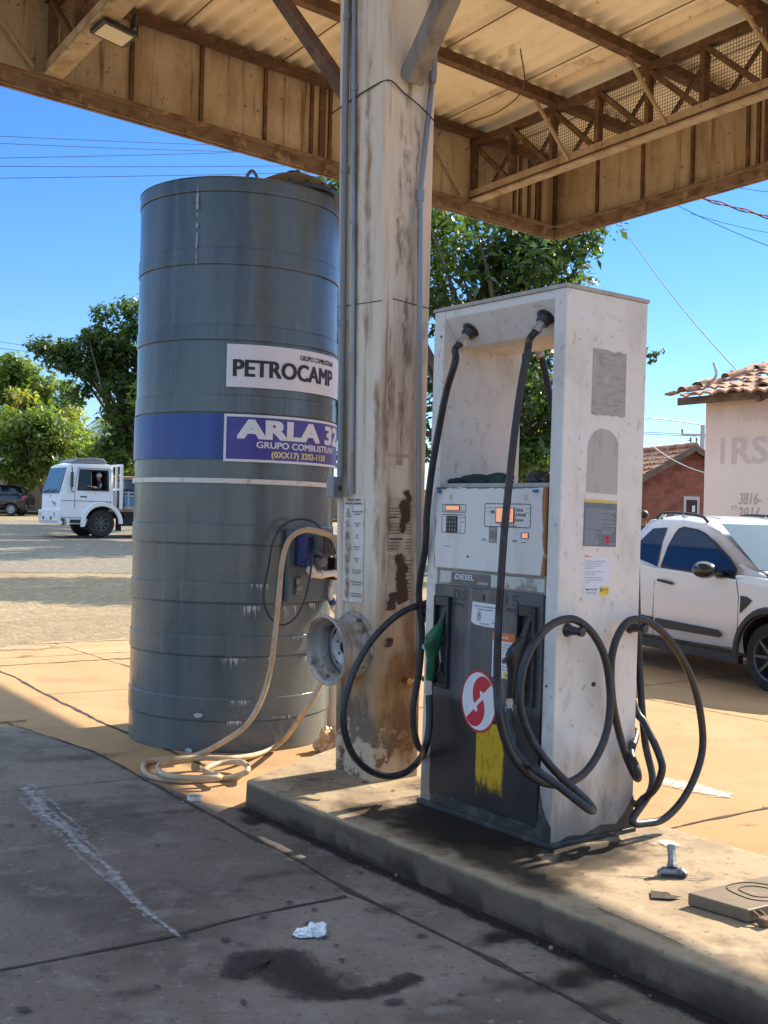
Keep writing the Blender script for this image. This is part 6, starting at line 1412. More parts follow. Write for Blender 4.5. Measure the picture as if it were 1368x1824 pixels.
for s_ in (1, -1):
    f_ = lambda u, v, w_: twall(u, v, w_, s_)
    mb = MB()
    if s_ == -1: mb.prism([(-.22, 1.52), (.84, 1.52), (.76, 2.22), (-.22, 2.22)], .001, .012, f_)
    else:
        for po in ([(.37, 1.52), (.84, 1.52), (.76, 2.22), (.37, 2.22)], [(-.22, 1.52), (.37, 1.52), (.37, 1.56), (-.22, 1.56)], [(-.22, 2.18), (.37, 2.18), (.37, 2.22), (-.22, 2.22)], [(-.22, 1.56), (-.18, 1.56), (-.18, 2.18), (-.22, 2.18)]): mb.prism(po, .001, .012, f_)
    sl_ = mb.build('window_frame', m_trim, tr)
    mb = MB(); mb.prism([(.42, 1.56), (.78, 1.56), (.71, 2.18), (.42, 2.18)], .012, .016, f_); mb.build('vent_window', m_screen, sl_)
    if s_ == -1:
        mb = MB(); mb.prism([(-.18, 1.56), (.36, 1.56), (.36, 2.18), (-.18, 2.18)], .012, .014, f_); mb.build('window', m_glass, sl_)
    mb = MB()
    for a, b in (((.92, .95), (.92, 1.5)), ((-.28, .95), (-.28, 2.26)), ((.92, 1.5), (.80, 2.26)), ((-.28, 2.26), (.80, 2.26)), ((-.3, 1.18), (1.36, 1.18))): mb.tube([f_(*a, .002), f_(*b, .002)], .008, 4)
    mb.build('door_gap', m_trim, tr)
    mb = MB(); mb.prism([(-.19, 1.02), (-.10, 1.02), (-.10, 1.18), (-.19, 1.18)], .001, .02, f_); mb.build('door_handle', m_trim, tr)
    mb = MB(); mb.prism([(.52, 1.30), (.74, 1.30), (.74, 1.34), (.52, 1.34)], .001, .008, f_); mb.build('badge', m_trim, tr)
    mb = MB(); k = 16; vs_ = []
    for i in range(k + 1):
        a = rad(-10 + 190 * i / k)
        for r, o_ in ((.56, .0), (.58, .06), (.70, .06), (.72, 0)): vs_.append(Vector((.0 + r * math.cos(a), s_ * (1.03 + o_), .46 + r * math.sin(a))))
    mb.add(vs_, [(i * 4 + j, i * 4 + j + 1, (i + 1) * 4 + j + 1, (i + 1) * 4 + j) for i in range(k) for j in range(3)]); mb.build('mudguard', m_truckw, tr, smooth=40)
    mb = MB(); mb.box(-.66, -.62, s_ * .80 - .22, s_ * .80 + .24, .22, .75); mb.build('mud_flap', m_trim, tr)
    mb = MB(); mb.box(1.02, 1.06, s_ * 1.08 - .09, s_ * 1.08 + .09, 1.62, 2.1); mb.tube([Vector((1.0, s_ * .92, 2.28)), Vector((1.04, s_ * 1.08, 2.22)), Vector((1.04, s_ * 1.08, 1.5)), Vector((.96, s_ * 1.0, 1.46))], .016, 6); mb.build('mirror', m_trim, tr)
    mb = MB(); mb.prism([(.52, .42), (1.14, .42), (1.2, .60), (.47, .60)], -.30, -.02, lambda u, v, w_: Vector((u, s_ * (1.02 + w_), v)))
    mb.build('step', m_truckw, tr, bevel=.01)
    mb = MB(); mb.box(.6, 1.05, s_ * 1.01 - .02, s_ * 1.01 + .02, .46, .57); mb.build('step_hole', m_trim, tr)
mb = MB(); wz = lambda u, v, w_: Vector((lerp(1.395, 1.145, v) + w_, u, lerp(1.46, 2.29, v))); mb.prism([(-.93, .02), (.93, .02), (.87, .97), (-.87, .97)], .004, .02, wz); ws2 = mb.build('windscreen', m_screen, tr)
mb = MB(); mb.prism([(-.95, -.04), (.95, -.04), (.94, .02), (-.94, .02)], .004, .03, wz); mb.tube([wz(-.6, .02, .04), wz(-.05, .10, .03)], .012, 5); mb.tube([wz(.1, .02, .04), wz(.65, .10, .03)], .012, 5); mb.build('wiper', m_trim, tr)
mb = MB(); mb.box(1.36, 1.50, -1.03, 1.03, .50, .88); mb.box(1.30, 1.46, -1.03, 1.03, .42, .52); tb_ = mb.build('bumper', m_truckw, tr, bevel=.02)
for y in (-.78, .78):
    mb = MB(); mb.box(1.495, 1.51, y - .12, y + .12, .62, .80); mb.build('headlight', m_hl, tr, bevel=.01)
mb = MB(); mb.box(1.495, 1.508, -.20, .20, .52, .63); mb.build('number_plate', m_paper, tb_)
mb = MB()
for y in (-.42, .42): mb.box(1.49, 1.505, y - .09, y + .09, .55, .66)
mb.build('tow_slot', m_trim, tb_)
mb = MB(); mb.tube([Vector((1.405, .55, 1.12)), Vector((1.43, .55, 1.02)), Vector((1.42, .35, 1.14)), Vector((1.41, .2, 1.16))], .014, 5); mb.build('dent_mark', m_rust, tr)
mb = MB(); mb.box(1.395, 1.41, -.05, .05, 1.28, 1.36); mb.build('front_badge', m_alloy, tr)
mb = MB(); mb.prism([(.95, 2.40), (.95, 2.46), (.75, 2.58), (.2, 2.62), (-.1, 2.60), (-.22, 2.50), (-.22, 2.42)], -.72, .72, lambda u, v, w_: Vector((u, w_, v))); mb.build('roof_hatch', M('grey_hatch', (.13, .14, .155), .5), tr, bevel=.03)
for y in (.86, -.86): wheel(tr, (0, y, .46), .46, .26, 1 if y > 0 else -1, twm, 8, .55)
for y in (.78, -.78): wheel(tr, (-3.4, y, .46), .46, .45, 1 if y > 0 else -1, twm, 8, .55)
mb = MB(); mb.box(-5.2, 1.0, -.42, -.30, .62, .86); mb.box(-5.2, 1.0, .30, .42, .62, .86); mb.box(-1.9, -.8, .42, .90, .40, .85); mb.tube([Vector((-2.0, .6, .42)), Vector((-3.0, .6, .42))], .12, 10); mb.build('chassis', m_chassis, tr)
mb = MB(); mb.box(-5.3, -.72, -1.1, 1.1, .98, 1.06); bd = mb.build('bed_floor', m_wood, tr)
mb = MB(); mb.box(-5.3, -.75, 1.07, 1.11, 1.06, 1.34); mb.build('bed_side', m_truckblue, tr)
mb = MB(); mb.box(-5.3, -.75, 1.07, 1.12, 1.36, 1.42); mb.box(-5.3, -.75, 1.07, 1.12, 1.48, 1.53); mb.box(-5.3, -.75, 1.06, 1.13, .96, 1.05); mb.box(-5.3, -.75, -1.12, -1.07, 1.06, 1.5)
for x in (-.85, -1.6, -2.4, -3.2, -4.0): mb.box(x - .03, x + .03, 1.11, 1.15, .95, 1.55)
mb.build('bed_rail', M('bed_grey_steel', (.32, .34, .36), .55), tr)
mb = MB()
for y in (-1.05, 1.05): mb.beam(Vector((-.62, y, .95)), Vector((-.62, y, 2.42)), .09, .09)
mb.beam(Vector((-.62, -1.05, 2.40)), Vector((-.62, 1.05, 2.40)), .07, .07); mb.beam(Vector((-.62, -1.05, 1.6)), Vector((-.62, 1.05, 1.6)), .06, .06); mb.beam(Vector((-.62, .55, 1.0)), Vector((-.62, .55, 2.4)), .06, .06); mb.beam(Vector((-.62, -.35, 1.0)), Vector((-.62, -.35, 2.4)), .06, .06)
mb.build('headboard', m_truckw, tr)
bpy.context.view_layer.update()
TKM = Matrix.Translation(tkp) @ Matrix.Rotation(TRZ, 4, 'Z')
drum0 = None
for i, (x, y) in enumerate([(-1.15, .62), (-1.85, .62), (-2.55, .62), (-3.25, .62), (-1.15, -.1), (-1.85, -.1)]):
    q = TKM @ Vector((x, y, 1.061))
    if drum0 is None:
        drum0 = thing('drum', 'dark blue plastic drum standing on the bed of the white truck', 'drum', q, 0, 'drums on the truck bed')
        mb = MB(); mb.lathe([(.001, 0), (.27, 0), (.29, .03), (.29, .25), (.30, .27), (.29, .29), (.29, .55), (.30, .57), (.29, .59), (.29, .82), (.27, .86), (.001, .86)], 24); mb.build('drum_body', m_drum, drum0, smooth=35)
        mb = MB(); mb.lathe([(.275, .855), (.295, .86), (.295, .885), (.27, .885), (.265, .86)], 24); mb.build('drum_rim', m_chassis, drum0, smooth=35)
    else:
        d_ = copy_tree(drum0); d_.location = q
# ---------------- black hatchback
cq = P(-6, 918, 55.0)
hb = thing('hatchback_car', 'black hatchback parked along the far wall, only its rear half in view', 'car', (cq.x, cq.y - .6, hgt(cq.x, cq.y - .6)), rad(178))
hs = [(1.80, sec(.25, .5, .6, .58, .55, .5, .62)), (1.65, sec(.22, .72, .76, .74, .66, .6, .80)), (.75, sec(.22, .74, .79, .78, .90, .70, .95)), (0, sec(.22, .74, .79, .78, .92, .72, .96)), (-1.45, sec(.24, .74, .79, .78, .95, .72, .98)), (-1.75, sec(.28, .70, .76, .74, .90, .68, .97)), (-1.84, sec(.34, .64, .70, .68, .80, .6, .86))]
b_ = loft_body(hs, 'body', [m_carblack, m_trim], hb)
bake_cut(b_, [((1.2, y, .29), .34, .2) for y in (-.72, .72)] + [((-1.17, y, .29), .34, .2) for y in (-.72, .72)])
loft_body([(.95, gsec(.68, .95, .6, .97, .01)), (.3, gsec(.73, .95, .56, 1.40, .02)), (0, gsec(.74, .95, .56, 1.44, .03)), (-1.2, gsec(.74, .96, .56, 1.42, .03)), (-1.5, gsec(.72, .96, .54, 1.30, .02)), (-1.74, gsec(.70, .96, .60, 1.02, .01))], 'cab', m_carblack, hb, smooth=38)
for s_ in (1, -1):
    f_ = lambda u, v, w_: Vector((u, s_ * (lerp(.74, .60, (v - .95) / .42) + .018 + w_), v))
    for nm, poly in (('window', [(.62, 1.0), (.22, 1.33), (-.28, 1.35), (-.28, 1.0)]), ('window', [(-.36, 1.0), (-.36, 1.35), (-.95, 1.34), (-1.02, 1.0)]), ('quarter_window', [(-1.12, 1.0), (-1.06, 1.33), (-1.30, 1.28), (-1.52, 1.02)])):
        mb = MB(); mb.prism(poly, .004, .012, f_); mb.build(nm, m_glass, hb)
    mb = MB(); mb.box(-1.80, -1.66, s_ * .735 - .03, s_ * .735 + .03, .72, .92); mb.build('tail_light', m_red, hb, bevel=.01)
    mb = MB(); mb.prism([(-.75, .40), (.75, .40), (.75, .52), (-.75, .52)], .0, .02, lambda u, v, w_: Vector((u, s_ * (.785 + w_), v))); mb.build('side_moulding', m_trim, hb)
    for ax in (1.2, -1.17): wheel(hb, (ax, s_ * .68, .29), .29, .18, s_, m_alloy, 8, .68)
mb = MB(); mb.box(-1.90, -1.72, -.72, .72, .30, .50); mb.build('bumper', m_trim, hb, bevel=.03)

# ================================================================== PEOPLE
def person_mesh(joints, edges, name):
    me = bpy.data.meshes.new(name); me.from_pydata([j[:3] for j in joints], edges, []); o = bpy.data.objects.new(name, me); col.objects.link(o)
    sk = o.modifiers.new('s', 'SKIN'); sk.use_smooth_shade = True
    for i, j in enumerate(joints): me.skin_vertices[0].data[i].radius = (j[3], j[4] if len(j) > 4 else j[3])
    me.skin_vertices[0].data[0].use_root = True
    ss = o.modifiers.new('d', 'SUBSURF'); ss.levels = 2; ss.render_levels = 2
    bpy.context.view_layer.update(); dg = bpy.context.evaluated_depsgraph_get(); m2 = bpy.data.meshes.new_from_object(o.evaluated_get(dg)); bpy.data.objects.remove(o)
    m2.polygons.foreach_set('use_smooth', [True] * len(m2.polygons)); return m2
def make_person(name, label, loc_, rotz, sit=False, cap=False):
    """facing +x; standing origin at the feet, sitting origin at the seat"""
    J = []; E = []
    def j(x, y, z, r, r2=None, p=None):
        J.append((x, y, z, r, r2 or r)); i = len(J) - 1
        if p is not None: E.append((p, i))
        return i
    hz_ = 0 if sit else .92
    pel = j(0, 0, hz_ + .05, .13, .16); sp_ = j(.0, 0, hz_ + .22, .12, .15, pel); ch = j(0, 0, hz_ + .42, .125, .17, sp_); nk = j(0, 0, hz_ + .56, .06, .06, ch); hb_ = j(.015, 0, hz_ + .62, .065, .062, nk); hm = j(.025, 0, hz_ + .70, .092, .078, hb_); j(.012, 0, hz_ + .78, .07, .06, hm)
    for s_ in (1, -1):
        sh_ = j(0, s_ * .19, hz_ + .49, .062, .062, ch)
        if sit:
            el_ = j(.12 if s_ > 0 else .1, s_ * (.34 if s_ > 0 else .26), hz_ + .30, .042, .042, sh_); wr = j(.36, s_ * (.30 if s_ > 0 else .2), hz_ + .36, .030, .030, el_); d_ = Vector((.9, -.1 * s_, .1))
        else:
            el_ = j(-.02, s_ * .25, hz_ + .22, .042, .042, sh_); wr = j(.04, s_ * .26, hz_ - .03, .030, .030, el_); d_ = Vector((.1, 0, -1))
        d_.normalize(); pm = j(J[wr][0] + d_.x * .06, J[wr][1] + d_.y * .06, J[wr][2] + d_.z * .06, .028, .02, wr)
        sd_ = Vector((0, 1, 0)) if sit else Vector((1, 0, 0))
        for k in range(4):
            b0 = Vector(J[pm][:3]) + sd_ * (k - 1.5) * .02 + d_ * .03; ln = (.06, .072, .067, .05)[k]
            a = j(*(b0 + d_ * .01), .009, .009, pm); j(*(b0 + d_ * ln + Vector((-.01, 0, -.012))), .008, .008, a)
        tb = Vector(J[pm][:3]) + sd_ * .035 * 1 + d_ * -.01; a = j(*tb, .010, .010, wr); j(*(tb + sd_ * .02 + d_ * .045), .009, .009, a)
        hp_ = j(0, s_ * .10, hz_, .085, .085, pel)
        if sit:
            kn = j(.44, s_ * .13, hz_ + .02, .062, .062, hp_); an = j(.50, s_ * .13, hz_ - .40, .04, .04, kn); j(.62, s_ * .14, hz_ - .45, .035, .04, an)
        else:
            kn = j(.01, s_ * .11, .50, .06, .06, hp_); an = j(-.01, s_ * .11, .09, .042, .042, kn); j(.13, s_ * .13, .04, .035, .045, an)
    me = person_mesh(J, E, 'person'); me.materials.clear()
    for m_ in (m_skin, m_shirt, m_pants): me.materials.append(m_)
    for p_ in me.polygons:
        c = p_.center; armout = abs(c.y) > .2
        if sit: p_.material_index = 0 if c.z > hz_ + .57 or (armout and c.x > .2) or (abs(c.y) > .15 and c.x > .25 and c.z > .2) else 2 if c.z < hz_ + .08 else 1
        else: p_.material_index = 0 if c.z > hz_ + .57 or (armout and c.z < hz_ + .22) else 2 if c.z < hz_ + .04 and not armout else 1
    root = thing(name, label, 'person', loc_, rotz)
    b = bpy.data.objects.new('body', me); col.objects.link(b); b.parent = root
    hc = Vector((.02, 0, hz_ + .735))
    mb = MB(); prof = [(.001, .105), (.05, .095), (.085, .055), (.096, .0), (.09, -.05)]
    mb.lathe(list(reversed(prof)), 20, Matrix.Translation(hc + Vector((-.012, 0, .0))) @ Matrix.Diagonal((1.02, .86, 1, 1)) @ Matrix.Rotation(rad(-14), 4, 'Y')); mb.build('hair' if not cap else 'cap', m_hair if not cap else m_paper, root, smooth=50)
    mb = MB()
    for s_ in (1, -1):
        bm = bmesh.new(); bmesh.ops.create_icosphere(bm, subdivisions=2, radius=.012); mb.add([v.co + Vector((.104, s_ * .032, hz_ + .705)) for v in bm.verts], [tuple(v.index for v in f_.verts) for f_ in bm.faces]); bm.free()
    mb.build('eyes', m_ink, root, smooth=50)
    mb = MB(); mb.add([Vector(q) + Vector((.095, 0, hz_)) for q in ((.0, -.012, .665), (.0, .012, .665), (.03, 0, .672), (.012, 0, .715))], [(0, 1, 2), (1, 3, 2), (3, 0, 2), (0, 3, 1)]); mb.box(.095, .108, -.022, .022, hz_ + .640, hz_ + .648); mb.build('nose_and_mouth', M('lip_skin', (.26, .11, .07), .5) if not cap else m_skin, root)
    mb = MB()
    for s_ in (1, -1): mb.lathe([(.001, .008), (.018, .006), (.022, 0), (.001, -.006)], 12, Matrix.Translation((.01, s_ * .083, hz_ + .70)) @ Matrix.Rotation(rad(90), 4, 'X') @ Matrix.Diagonal((.8, 1.4, 1, 1)))
    mb.build('ears', m_skin, root, smooth=50)
    return root
q = TKM @ Vector((.03, .74, 1.30))
make_person('person', 'driver in navy shirt and white cap in the truck cab window', q, TRZ, sit=True, cap=True)
q = P(1146, 948, 19.5)
make_person('person', 'dark-haired person standing beyond the white pickup, only the head showing', (q.x, q.y, 0), rad(-150))

# ================================================================== BUILDINGS
def tile_roof(mb, o, uv, vv, Lu, Lv, nrm, seed=0, pu=.24, pv=.36, amp=.045, mess=.02):
    """clay pan tiles: waves along the eave, steps up the slope; o is the low corner"""
    nu = int(Lu / pu) * 6; nv = max(1, int(Lv / pv)); R_ = random.Random(seed)
    for r in range(nv):
        off = [R_.uniform(-mess, mess) for _ in range(nu // 6 + 2)]; vs_ = []
        for e, lift in ((r * pv - .05, .05), ((r + 1) * pv, .0)):
            for i in range(nu + 1):
                u = i / 6 * pu; t = i // 6
                h = amp * abs(math.cos(math.pi * i / 6)) + lift + off[t] * .5
                vs_.append(o + uv * u + vv * (e + off[t]) + nrm * h)
        n_ = nu + 1; mb.add(vs_, [(i, i + 1, n_ + i + 1, n_ + i) for i in range(nu)])
        mb.add([vs_[i] for i in range(n_)] + [vs_[i] - nrm * (.035) for i in range(n_)], [(i, i + 1, n_ + i + 1, n_ + i) for i in range(nu)])
# beige plastered building on the right
KB = P(1258, 705, 18.0); kst = STI @ Vector((KB.x, KB.y, 0)); xk, yk = kst.x, kst.y
bb_ = thing('plastered_building', 'beige plastered building with faded painted lettering and worn clay tile roof', 'building', W(xk, yk, 0), PHI)
EH_ = KB.z
wl = lambda u, v, w_: W(xk - w_, yk - u, v)
mb = MB(); BL, BD = 13.0, 7.5
bs = lambda x, y, z: W(xk + x, yk - y, z)
ridge_h = EH_ + BD / 2 * .30
pts = [bs(0, 0, -.05), bs(BD, 0, -.05), bs(BD, 0, EH_), bs(BD / 2, 0, ridge_h), bs(0, 0, EH_), bs(0, BL, -.05), bs(BD, BL, -.05), bs(BD, BL, EH_), bs(BD / 2, BL, ridge_h), bs(0, BL, EH_)]
mb.add(pts, [(0, 1, 2, 3, 4), (9, 8, 7, 6, 5), (0, 4, 9, 5), (1, 6, 7, 2), (4, 3, 8, 9), (3, 2, 7, 8)])
bw = mb.build('wall', m_plaster, bb_, world=True)
ex_ = (W(1, 0) - W(0, 0)).normalized(); ey_s = (W(0, 1) - W(0, 0)).normalized()
sl_v = (ex_ + Vector((0, 0, .30))).normalized(); nr_v = (Vector((0, 0, 1)) - ex_ * .30).normalized()
mb = MB(); o_ = bs(-.42, -.12, EH_ - .42 * .30 + .06); tile_roof(mb, o_, -ey_s, sl_v, BL + .4, (BD / 2 + .42) * 1.044, nr_v, 3, mess=.045)
sl2 = (-ex_ + Vector((0, 0, .30))).normalized(); nr2 = (Vector((0, 0, 1)) + ex_ * .30).normalized()
tile_roof(mb, bs(BD + .42, -.3, EH_ - .42 * .30 + .06), -ey_s, sl2, BL + .6, (BD / 2 + .42) * 1.044, nr2, 4, mess=.03)
rf = mb.build('roof', m_tile, bb_, world=True, smooth=50)
# slipped verge tiles and broken ridge pieces
R_ = random.Random(12); mb = MB()
for i in range(13):
    p = o_ + sl_v * (.10 + i * .33 + R_.uniform(-.05, .05)) + ey_s * R_.uniform(-.02, .14) + nr_v * (.06 + R_.uniform(0, .05))
    ax_ = (sl_v + ey_s * R_.uniform(-.25, .25) + Vector((0, 0, R_.uniform(-.1, .1)))).normalized(); n_ = 6; vs_ = []
    sd2 = ax_.cross(nr_v).normalized()
    for e, rr in ((0, .11), (.40, .09)):
        for k in range(n_ + 1): a = math.pi * k / n_; vs_.append(p + ax_ * e + sd2 * math.cos(a) * rr + nr_v * math.sin(a) * rr * .75)
    mb.add(vs_, [(k, k + 1, n_ + 2 + k, n_ + 1 + k) for k in range(n_)]); mb.add([v - nr_v * .02 for v in vs_], [(k, k + 1, n_ + 2 + k, n_ + 1 + k) for k in range(n_)])
    if i == 0: mb.beam(p - ey_s * 0 + ey_s * .1, p + ey_s * .28 - Vector((0, 0, .03)), .16, .03)
mb.build('verge_tiles', m_tile, rf, world=True, smooth=40)
mb = MB()
mb.beam(bs(-.30, -.32, EH_ - .10), bs(-.30, BL, EH_ - .10), .03, .12)
for u in (1.2, 2.4, 3.6, 4.8): mb.beam(bs(-.34, u, EH_ - .16), bs(.1, u, EH_ + .02), .08, .10)
mb.build('eave_timber', m_wood, bb_, world=True)
mb = MB(); qq = [loc(x, y, 0, xk + .35) for x, y in ((1270, 680), (1276, 668), (1275, 658), (1271, 646))]; mb.tube([W(*q_) for q_ in qq], .022, 6); mb.build('bent_pipe', m_pole, bb_, world=True)
# lettering: positions measured on the wall
def wpos(px, py): q_ = loc(px, py, 0, xk); return yk - q_.y, q_.z
t = MB(); u0, v0 = wpos(1283, 826); u1, v1 = wpos(1291, 780); t.flat([(u0, v0), (u0 + .075, v0), (u0 + .075, v1), (u0, v1)], wl, .003)
u2, _ = wpos(1304, 826); t.text('RS', u2, v0, v1 - v0, wl, .003, .62, .03)
t.build('painted_lettering', m_fade, bw, world=True)
t = MB(); u0, v0 = wpos(1311, 752); _, v1 = wpos(1311, 728); t.text('TRANS', u0, v0, v1 - v0, wl, .003, .62, .02); t.build('painted_lettering', m_fade2, bw, world=True)
t = MB(); u0, v0 = wpos(1316, 898); _, v1 = wpos(1316, 878); t.text('3816-', u0, v0, v1 - v0, wl, .003, .40, .02, shear=.2)
u0, v0 = wpos(1314, 930); _, v1 = wpos(1314, 903); t.text('3816-', u0, v0, v1 - v0, wl, .003, .46, .02, shear=.2); u0, v0 = wpos(1303, 908); t.text('n', u0, v0, .10, wl, .003, .10, shear=.2)
t.build('painted_numbers', M('charcoal_wall_paint', (.46, .38, .34), .9, layers=[dict(c=(.55, .4, .3), s=8, lo=.5, hi=.62, a=.8)]), bw, world=True)
# red brick house behind, gable towards us
def gable_house(name, label, gp, half, eave_drop, dirv, length, z0, wallm, door=None):
    """gp: gable peak point; dirv: direction the ridge runs away from it"""
    d = Vector((dirv[0], dirv[1], 0)).normalized(); r = Vector((d.y, -d.x, 0))        # r: to the right seen from in front
    root = thing(name, label, 'house', (gp.x, gp.y, z0))
    ez_ = gp.z - .10 - eave_drop; P_ = lambda a, b, z: Vector((gp.x, gp.y, 0)) + r * a + d * b + Vector((0, 0, z))
    mb = MB(); v_ = [P_(-half, 0, z0 - .2), P_(half, 0, z0 - .2), P_(half, 0, ez_), P_(0, 0, gp.z - .1), P_(-half, 0, ez_)]; v2 = [q_ + d * length for q_ in v_]
    mb.add(v_ + v2, [(4, 3, 2, 1, 0), (5, 6, 7, 8, 9), (0, 1, 6, 5), (1, 2, 7, 6), (2, 3, 8, 7), (3, 4, 9, 8), (4, 0, 5, 9)]); wa = mb.build('wall', wallm, root, world=True)
    mb = MB(); pit = eave_drop / half
    for s_ in (-1, 1):
        sv = (r * -s_ + Vector((0, 0, pit))).normalized(); nv = (Vector((0, 0, 1)) + r * s_ * pit).normalized(); ov = .5
        o2 = P_(s_ * (half + ov), -.35, ez_ - ov * pit + .04); tile_roof(mb, o2, d, sv, length + .5, math.hypot(half + ov, (half + ov) * pit) + .05, nv, 7 + s_, pu=.26, pv=.42, amp=.06)
    mb.tube([P_(0, -.35 + k * .4, gp.z + .02 + .015 * (k % 2)) for k in range(int(length / .4) + 2)], .13, 8)
    rf_ = mb.build('roof', m_tile, root, world=True, smooth=50)
    mb = MB()
    for s_ in (-1, 1): mb.beam(P_(0, -.36, gp.z - .05), P_(s_ * (half + .5), -.36, ez_ - .5 * pit - .03), .05, .20)
    mb.build('bargeboard', m_wood, root, world=True)
    return root, P_, wa
gp = P(1230, 796, 40.0)
h1, P1, wa1 = gable_house('brick_house', 'red brick house with gable and clay tile roof behind the white pickup', gp, 3.2, 1.75, (-3.2, 11), 17, .55, m_brick)
dq = [P(1218, 884, 39.9), P(1251, 884, 39.9)]
a0_ = (dq[0] - gp); rr1 = Vector((11, 3.2, 0)).normalized(); ua = a0_.dot(rr1); ub = (dq[1] - gp).dot(rr1); zt_ = dq[0].z
mb = MB(); mb.prism([(ua, .6), (ub, .6), (ub, zt_), (ua, zt_)], .0, .05, lambda u, v, w_: P1(u, -w_, v)); fr_ = mb.build('door_frame', M('pale_frame_paint', (.48, .46, .45), .8), h1, world=True)
mb = MB(); mb.prism([(ua + .1, .6), (ub - .1, .6), (ub - .1, zt_ - .12), (ua + .1, zt_ - .12)], .05, .06, lambda u, v, w_: P1(u, -w_, v)); dd_ = mb.build('door', M('dark_red_door', (.10, .03, .025), .6), fr_, world=True)
mb = MB(); k = ub - ua - .2
for i in range(6): mb.beam(P1(ua + .1 + k * (i + .5) / 6, -.07, 1.2), P1(ua + .1 + k * (i + .5) / 6, -.07, zt_ - .12), .015, .015)
mb.build('door_bars', m_trim, fr_, world=True)
mb = MB(); mb.prism([(ub - .32, zt_ - .55), (ub - .20, zt_ - .55), (ub - .20, zt_ - .32), (ub - .32, zt_ - .32)], .08, .085, lambda u, v, w_: P1(u, -w_, v)); mb.build('door_notice', m_paper, fr_, world=True)
gp2 = P(917, 808, 37.0)
gable_house('brick_house', 'small red brick house with dark bargeboard glimpsed through the pump opening', gp2, 2.6, 1.75, (-.15, 1), 7, .5, m_brick)
gp3 = P(262, 826, 64.0)
h3, _, _ = gable_house('small_house', 'low tan house with tiled roof behind the white truck', gp3, 2.8, .8, (-1, .35), 6, 1.4, M('tan_plaster', (.52, .40, .22), .9, layers=[dict(c=(.4, .3, .17), s=2, lo=.45, hi=.65, a=.6)]))
# boundary wall
mb = MB(); ws_p = [(-45, 57.5), (-30, 57.2), (-20, 57), (-12, 57), (-6, 57.5), (2, 58)]
for (a, b) in zip(ws_p[:-1], ws_p[1:]):
    n_ = Vector((-(b[1] - a[1]), b[0] - a[0])).normalized() * .09
    z0a, z0b = hgt(*a) - .2, hgt(*b) - .2; v_ = [(a[0] - n_.x, a[1] - n_.y), (b[0] - n_.x, b[1] - n_.y), (b[0] + n_.x, b[1] + n_.y), (a[0] + n_.x, a[1] + n_.y)]
    mb.add([Vector((*v_[i], (z0a, z0b, z0b, z0a)[i])) for i in range(4)] + [Vector((*v_[i], (z0a, z0b, z0b, z0a)[i] + 2.2 + .03 * math.sin(i + a[0]))) for i in range(4)], [(3, 2, 1, 0), (4, 5, 6, 7)] + [(i, (i + 1) % 4, 4 + (i + 1) % 4, 4 + i) for i in range(4)])
solo(mb, 'boundary_wall', m_bwall, 'long brown stained boundary wall under the trees behind the black hatchback', 'wall', (-20, 57, hgt(-20, 57)))
# kerb and pavement strip in front of the wall
grid_sheet('pavement', M('dusty_pavement', (.34, .26, .17), .9, layers=[dict(c=(.2, .15, .1), s=2, lo=.45, hi=.65, a=.7)]), [-45, -25, -15, -8, 2], [56.2, 57.2], .12)

# ================================================================== TREES
def leaves(name, mat, clusters, per, size, parent, spread=.5, flat=.6, seed=0, shade=None):
    """clusters: (x, y, z, r); each filled with leaf faces folded along the midrib"""
    rg = np.random.default_rng(seed); C_ = np.array([c_[:3] for c_ in clusters]); R0 = np.array([c_[3] for c_ in clusters])
    idx = np.repeat(np.arange(len(clusters)), [max(8, int(per * (r / spread) ** 2)) for r in R0]); N = len(idx)
    d = rg.normal(size=(N, 3)); d /= np.linalg.norm(d, axis=1)[:, None]; rad_ = rg.random(N) ** .45
    p = C_[idx] + d * (rad_ * R0[idx])[:, None] * np.array([1, 1, .8])
    nrm = d * .6 + rg.normal(size=(N, 3)) * .55 + np.array([0, 0, flat]); nrm /= np.linalg.norm(nrm, axis=1)[:, None]
    t = np.cross(nrm, rg.normal(size=(N, 3))); t /= np.linalg.norm(t, axis=1)[:, None]; b = np.cross(nrm, t)
    s = size * (.5 + 1.15 * rg.random(N) ** 1.6); L = s[:, None]; Wd = (s * (.34 + .2 * rg.random(N)))[:, None]
    drop = nrm * (s * -.12)[:, None]
    v = np.stack([p - t * L, p - b * Wd + drop * -.5, p + t * L + drop, p + b * Wd + drop * -.5], 1).reshape(-1, 3)
    me = bpy.data.meshes.new(name); me.vertices.add(4 * N); me.vertices.foreach_set('co', v.ravel()); me.loops.add(4 * N); me.loops.foreach_set('vertex_index', np.arange(4 * N, dtype=np.int32))
    me.polygons.add(N); me.polygons.foreach_set('loop_start', np.arange(0, 4 * N, 4, dtype=np.int32)); me.update(calc_edges=True)
    clus = rg.random(len(clusters)); tone = np.clip(.45 * clus[idx] + .65 * rg.random(N) - .05, 0, 1)
    at = me.attributes.new('tone', 'FLOAT', 'FACE'); at.data.foreach_set('value', tone.astype(np.float32))
    me.materials.append(mat); o = bpy.data.objects.new(name, me); col.objects.link(o); o.parent = parent; return o
